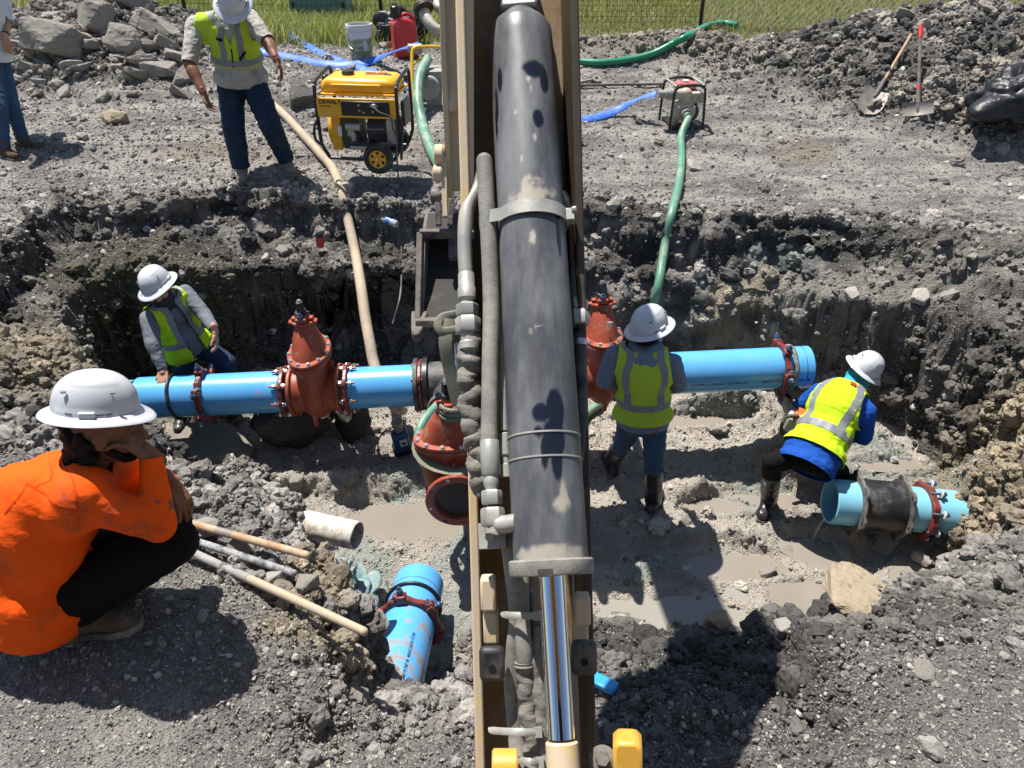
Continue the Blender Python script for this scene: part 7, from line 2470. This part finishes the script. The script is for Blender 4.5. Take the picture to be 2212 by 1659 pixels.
a_, e_ = over_ground((352, 1114), (662, 1199))
handle_tool('tool_handle', a_, e_, .0155, M_wood, 'brown wooden tool handle with a grey steel sleeve lying over the bank edge', ((.40, .52, .0175, M_bladesteel),))
a_, e_ = over_ground((380, 1155), (634, 1238))
handle_tool('tool_handle', a_, e_, .0145, paint('scuffed_black_shaft', (.04, .042, .045), .5, .8, (.34, .34, .34), 14), 'scuffed black steel shaft lying between two wooden handles')
a_, e_ = over_ground((372, 1174), (786, 1364))
handle_tool('tool_handle', a_, e_, .0155, M_palewood, 'long pale wooden handle bound with grey tape pointing at the near pipe', ((.14, .44, .0185, M_tape),))
q0_, q1_ = hit(1238, 190, .03), hit(1432, 187, .03)
o = MB().tube(smooth_path([q0_, q0_.lerp(q1_, .5), q1_], 6), .016, 8).build('steel_bar', M_mudsteel); tag(o, 'long thin dark steel bar lying on the ground right of the boom', 'steel bar')
q = hit(1270, 186, .04)
wr_ = thing('spanner', q, 'grey spanner lying by the steel bar just right of the boom', 'spanner')
mb = MB(); mb.tube([q + Vector((-.12, -.02, 0)), q + Vector((.06, .06, .02))], .018, 8); mb.build('shaft', M_bladesteel, wr_)
mb = MB(); mb.lathe([(.02, -.02), (.055, -.02), (.055, .02), (.02, .02)], q + Vector((.10, .08, .02)), (.2, -.5, .8), 16, close=True); mb.build('jaw', M_bladesteel, wr_)

# ---------------------------------------------------------------- down in the pit
q = hit(868, 972)
sp_ = thing('submersible_pump', q, 'blue submersible pump standing in the muddy water by the front valve', 'water pump')
SR = Matrix.Rotation(R(18), 3, 'Z') @ Matrix.Rotation(R(-8), 3, 'Y')
M_pumpblue = paint('blue_pump_case', (.02, .09, .22), .35, .3, (.2, .19, .16))
mb = MB(); mb.box(q + Vector((0, 0, .10)), (.13, .12, .16), SR); mb.build('case', M_pumpblue, sp_, bevel=.02)
mb = MB(); mb.box(q + Vector((.005, 0, .02)), (.15, .14, .06), SR); mb.build('base', M_blackpl, sp_, bevel=.015)
mb = MB(); mb.box(q + Vector((.0, 0, .11)) + SR @ Vector((.012, -.0615, 0)), (.06, .003, .06), SR); lb_ = mb.build('label', M_whitecap, sp_)
mb = MB(); mb.box(q + Vector((.0, 0, .105)) + SR @ Vector((.012, -.0635, 0)), (.035, .002, .018), SR @ Matrix.Rotation(.5, 3, 'Y')); mb.build('mark', M_blackpl, lb_)
mb = MB(); mb.lathe([(.035, 0), (.035, .05), (.045, .055), (.045, .09)], q + SR @ Vector((.02, .02, .17)), SR @ Vector((0, .1, 1)), 16); mb.build('outlet', M_greyplastic, sp_)
mb = MB(); mb.tube(smooth_path([q + SR @ Vector((-.02, 0, .18)), q + SR @ Vector((-.08, -.02, .24)), q + SR @ Vector((-.16, -.04, .17)), q + SR @ Vector((-.17, -.1, .05))] + lay([(838, 985), (845, 1000), (868, 1004)], .02), 8), .006, 8); mb.build('cord', cordm, sp_)
hose_thing('hose', [at(958, 868, 5.3), at(935, 885, 5.15), at(912, 915, 5.05), at(902, 950, 5.0), at(905, 980, 4.95), at(918, 1003, 4.9), at(940, 1025, 4.85)], .03, M_greenhose, 'short bent green hose hanging to the left of the front valve')
q = hit(1292, 1490, .03)
bp_ = thing('pipe_offcut', q, 'small bright blue pipe offcut on the black soil right of the boom', 'pipe offcut')
mb = MB(); mb.box(q + Vector((.0, 0, .02)), (.14, .05, .025), Matrix.Rotation(R(-38), 3, 'Z') @ Matrix.Rotation(R(-10), 3, 'Y')); mb.build('strip', M_layflat if False else paint('bright_blue_plastic', (.02, .27, .62), .35, .2), bp_, bevel=.006)
q = hit(1912, 1182, .04)
o = MB().prism([(-.08, -.08), (.03, -.09), (.07, .02), (.05, .10), (-.04, .09)], q, frame((-.35, -.55, .8)), .01).build('pipe_offcut', M_aqua); mudattr(o, lambda c: .85 + 0 * c[:, 0]); tag(o, 'muddy aqua pipe fragment stuck in the mud below the right pipe', 'pipe offcut')
hose_thing('wire', lay([(962, 1492, .02), (985, 1480, .08), (1015, 1484, .10), (1045, 1498, .06), (1062, 1520, .02)]), .0035, paint('blue_wire', (.06, .16, .32), .5, .3), 'thin blue tracer wire looping out of the front bank', 'wire', 6)
hose_thing('wire', lay([(1760, 1262), (1800, 1258), (1850, 1252), (1885, 1240)], .02), .004, cordm, 'thin dark wire lying on the pit floor below the right pipe', 'wire', 6)
# water running from the open end of the right pipe
wp_ = RA + Vector((.0, -.02, -.145))
o = MB().tube(smooth_path([wp_, wp_ + Vector((-.04, -.02, -.04)), wp_ + Vector((-.06, -.03, -.16)), wp_ + Vector((-.065, -.035, -.35))], 6), .008, 8)
t = NT('running_water'); M_run = t.out((.9, .92, .9), .05, 0, .5, **{'Transmission Weight': .9, 'IOR': 1.33})
tag(o.build('water_trickle', M_run), 'thin trickle of water falling from the open right pipe', 'water')

# ---------------------------------------------------------------- cut-off saw in worker's hands
sw = thing('cutoff_saw', at(1722, 905, 5.62), 'orange and white cut-off saw held against the pipe end', 'saw')
SF = Matrix((Vector((.55, .8, 0)).normalized(), Vector((.8, -.55, 0)).normalized(), Vector((0, 0, 1)))).transposed()
sc0 = at(1726, 906, 5.60)
mb = MB(); mb.box(sc0, (.22, .15, .15), SF); mb.build('motor_body', paint('saw_white', (.50, .49, .46), .45, .5), sw, bevel=.03)
mb = MB(); mb.box(sc0 + Vector((.01, -.04, .06)), (.17, .13, .08), SF); mb.build('top_cover', paint('saw_orange', (.62, .13, .03), .4, .3), sw, bevel=.025)
mb = MB(); mb.tube(smooth_path([sc0 + Vector((-.05, -.1, .10)), at(1700, 900, 5.5), at(1690, 915, 5.5), at(1689, 932, 5.52), at(1700, 945, 5.55), sc0 + Vector((-.03, -.09, -.08))], 6), .014, 10); mb.build('handle', M_blackpl, sw)
bl = at(1716, 868, 5.72)
mb = MB(); mb.lathe([(.02, -.002), (.15, -.002), (.15, .002), (.02, .002)], bl, (.95, .3, .1), 40, close=True); mb.build('blade', M_darkmetal, sw)
mb = MB(); mb.lathe([(.05, -.02), (.158, -.02), (.162, .0), (.158, .02), (.05, .02)], bl, (.95, .3, .1), 32, close=True)
gd = mb.mesh('guard'); cut(gd, [(bl + Vector((0, 0, -.01)), (0, -.2, 1), .5)]); put('blade_guard', gd, M_greyplastic, sw)
mb = MB(); mb.box((bl + sc0) / 2 + Vector((0, -.02, -.03)), (.05, .05, .26), frame(bl - sc0)); mb.build('arm', M_greyplastic, sw, bevel=.01)

# ---------------------------------------------------------------- utility box and fence
q = hit(690, 44)
ub = thing('utility_box', q, 'pale green metal utility box standing in the grass', 'utility box')
zu = (q - CAMP).dot(Vector((0, CT, -ST))); ku = zu / FPX
M_ubox = paint('pale_green_box', (.15, .27, .22), .5, .35, (.3, .34, .26))
mb = MB(); mb.box(q + Vector((0, .3, .45)), (122 * ku, .6, .95)); mb.build('cabinet', M_ubox, ub, bevel=.015)
mb = MB(); mb.box(q + Vector((0, .3, .945)), (130 * ku, .68, .05)); mb.build('lid', M_ubox, ub, bevel=.01)
for dx in (-52, 55):
    mb = MB(); mb.box(q + Vector((dx * ku, -.012, .22)), (.035, .03, .09)); mb.build('latch', M_blackpl, ub)


def fence(name, x0, x1, y0, y1, pitch, wire, mat, label, diag=True, posts=(), height=1.5):
    f = thing(name, Vector((x0, y0, drop(x0, y0))), label, 'fence')
    L_ = math.hypot(x1 - x0, y1 - y0)
    ux, uy = (x1 - x0) / L_, (y1 - y0) / L_
    zb_ = lambda s: drop(x0 + ux * s, y0 + uy * s)
    zs_ = [zb_(L_ * i / 40) for i in range(41)]
    zz2 = lambda s: float(np.interp(s / L_ * 40, range(41), zs_))
    vs, fs = [], []
    def wire_(s0, h0, s1, h1):
        n_ = 3
        b = len(vs)
        for i in range(n_ + 1):
            t_ = i / n_; s = s0 + (s1 - s0) * t_; h = h0 + (h1 - h0) * t_
            p = Vector((x0 + ux * s, y0 + uy * s, zz2(min(max(s, 0), L_)) + h))
            for k in range(3):
                a = 2.09 * k
                vs.append(p + Vector((math.cos(a) * wire, 0, math.sin(a) * wire)) if abs(h1 - h0) < abs(s1 - s0) * .2 else p + Vector((math.cos(a) * wire, math.sin(a) * wire, 0)))
        for i in range(n_):
            for k in range(3):
                l = (k + 1) % 3
                fs.append((b + i * 3 + k, b + i * 3 + l, b + i * 3 + 3 + l, b + i * 3 + 3 + k))
    n_ = int(L_ / pitch)
    if diag:
        for i in range(-int(height / pitch), n_):
            s = i * pitch
            a, b_ = max(0, -s), min(height, L_ - s)
            if b_ > a: wire_(s + a, a, s + b_, b_); wire_(s + a, height - a, s + b_, height - b_)
    else:
        for i in range(n_): wire_(i * pitch, 0, i * pitch, height)
        for i in range(int(height / pitch)): wire_(0, i * pitch, L_, i * pitch)
    mb = MB(); mb.add(vs, fs)
    w = mb.build('wire_mesh', mat, f, smooth=False); w['kind'] = 'stuff'
    for s in posts:
        p = Vector((x0 + ux * s, y0 + uy * s, zz2(s) - .1))
        mb = MB(); mb.cyl(p, p + Vector((0, 0, height + .15)), .03, seg=12); mb.build('post', M_blackpl, f)
    return f


pb = gz(1513, 52, .5)
fence('mesh_fence', -6.5, pb.x, 13.0, pb.y, .075, .0026, M_blackpl, 'black wire mesh fence with a dark post in the grass', False, (1.5, 4.5, 7.0, math.hypot(pb.x + 6.5, pb.y - 13.0)))
fence('chain_link_fence', pb.x + .05, 10.5, pb.y, 11.9, .10, .0032, paint('galvanised_wire', (.50, .50, .46), .4, .1, metal=.4), 'silver chain-link fence above the right spoil heap', True, (4.0,))
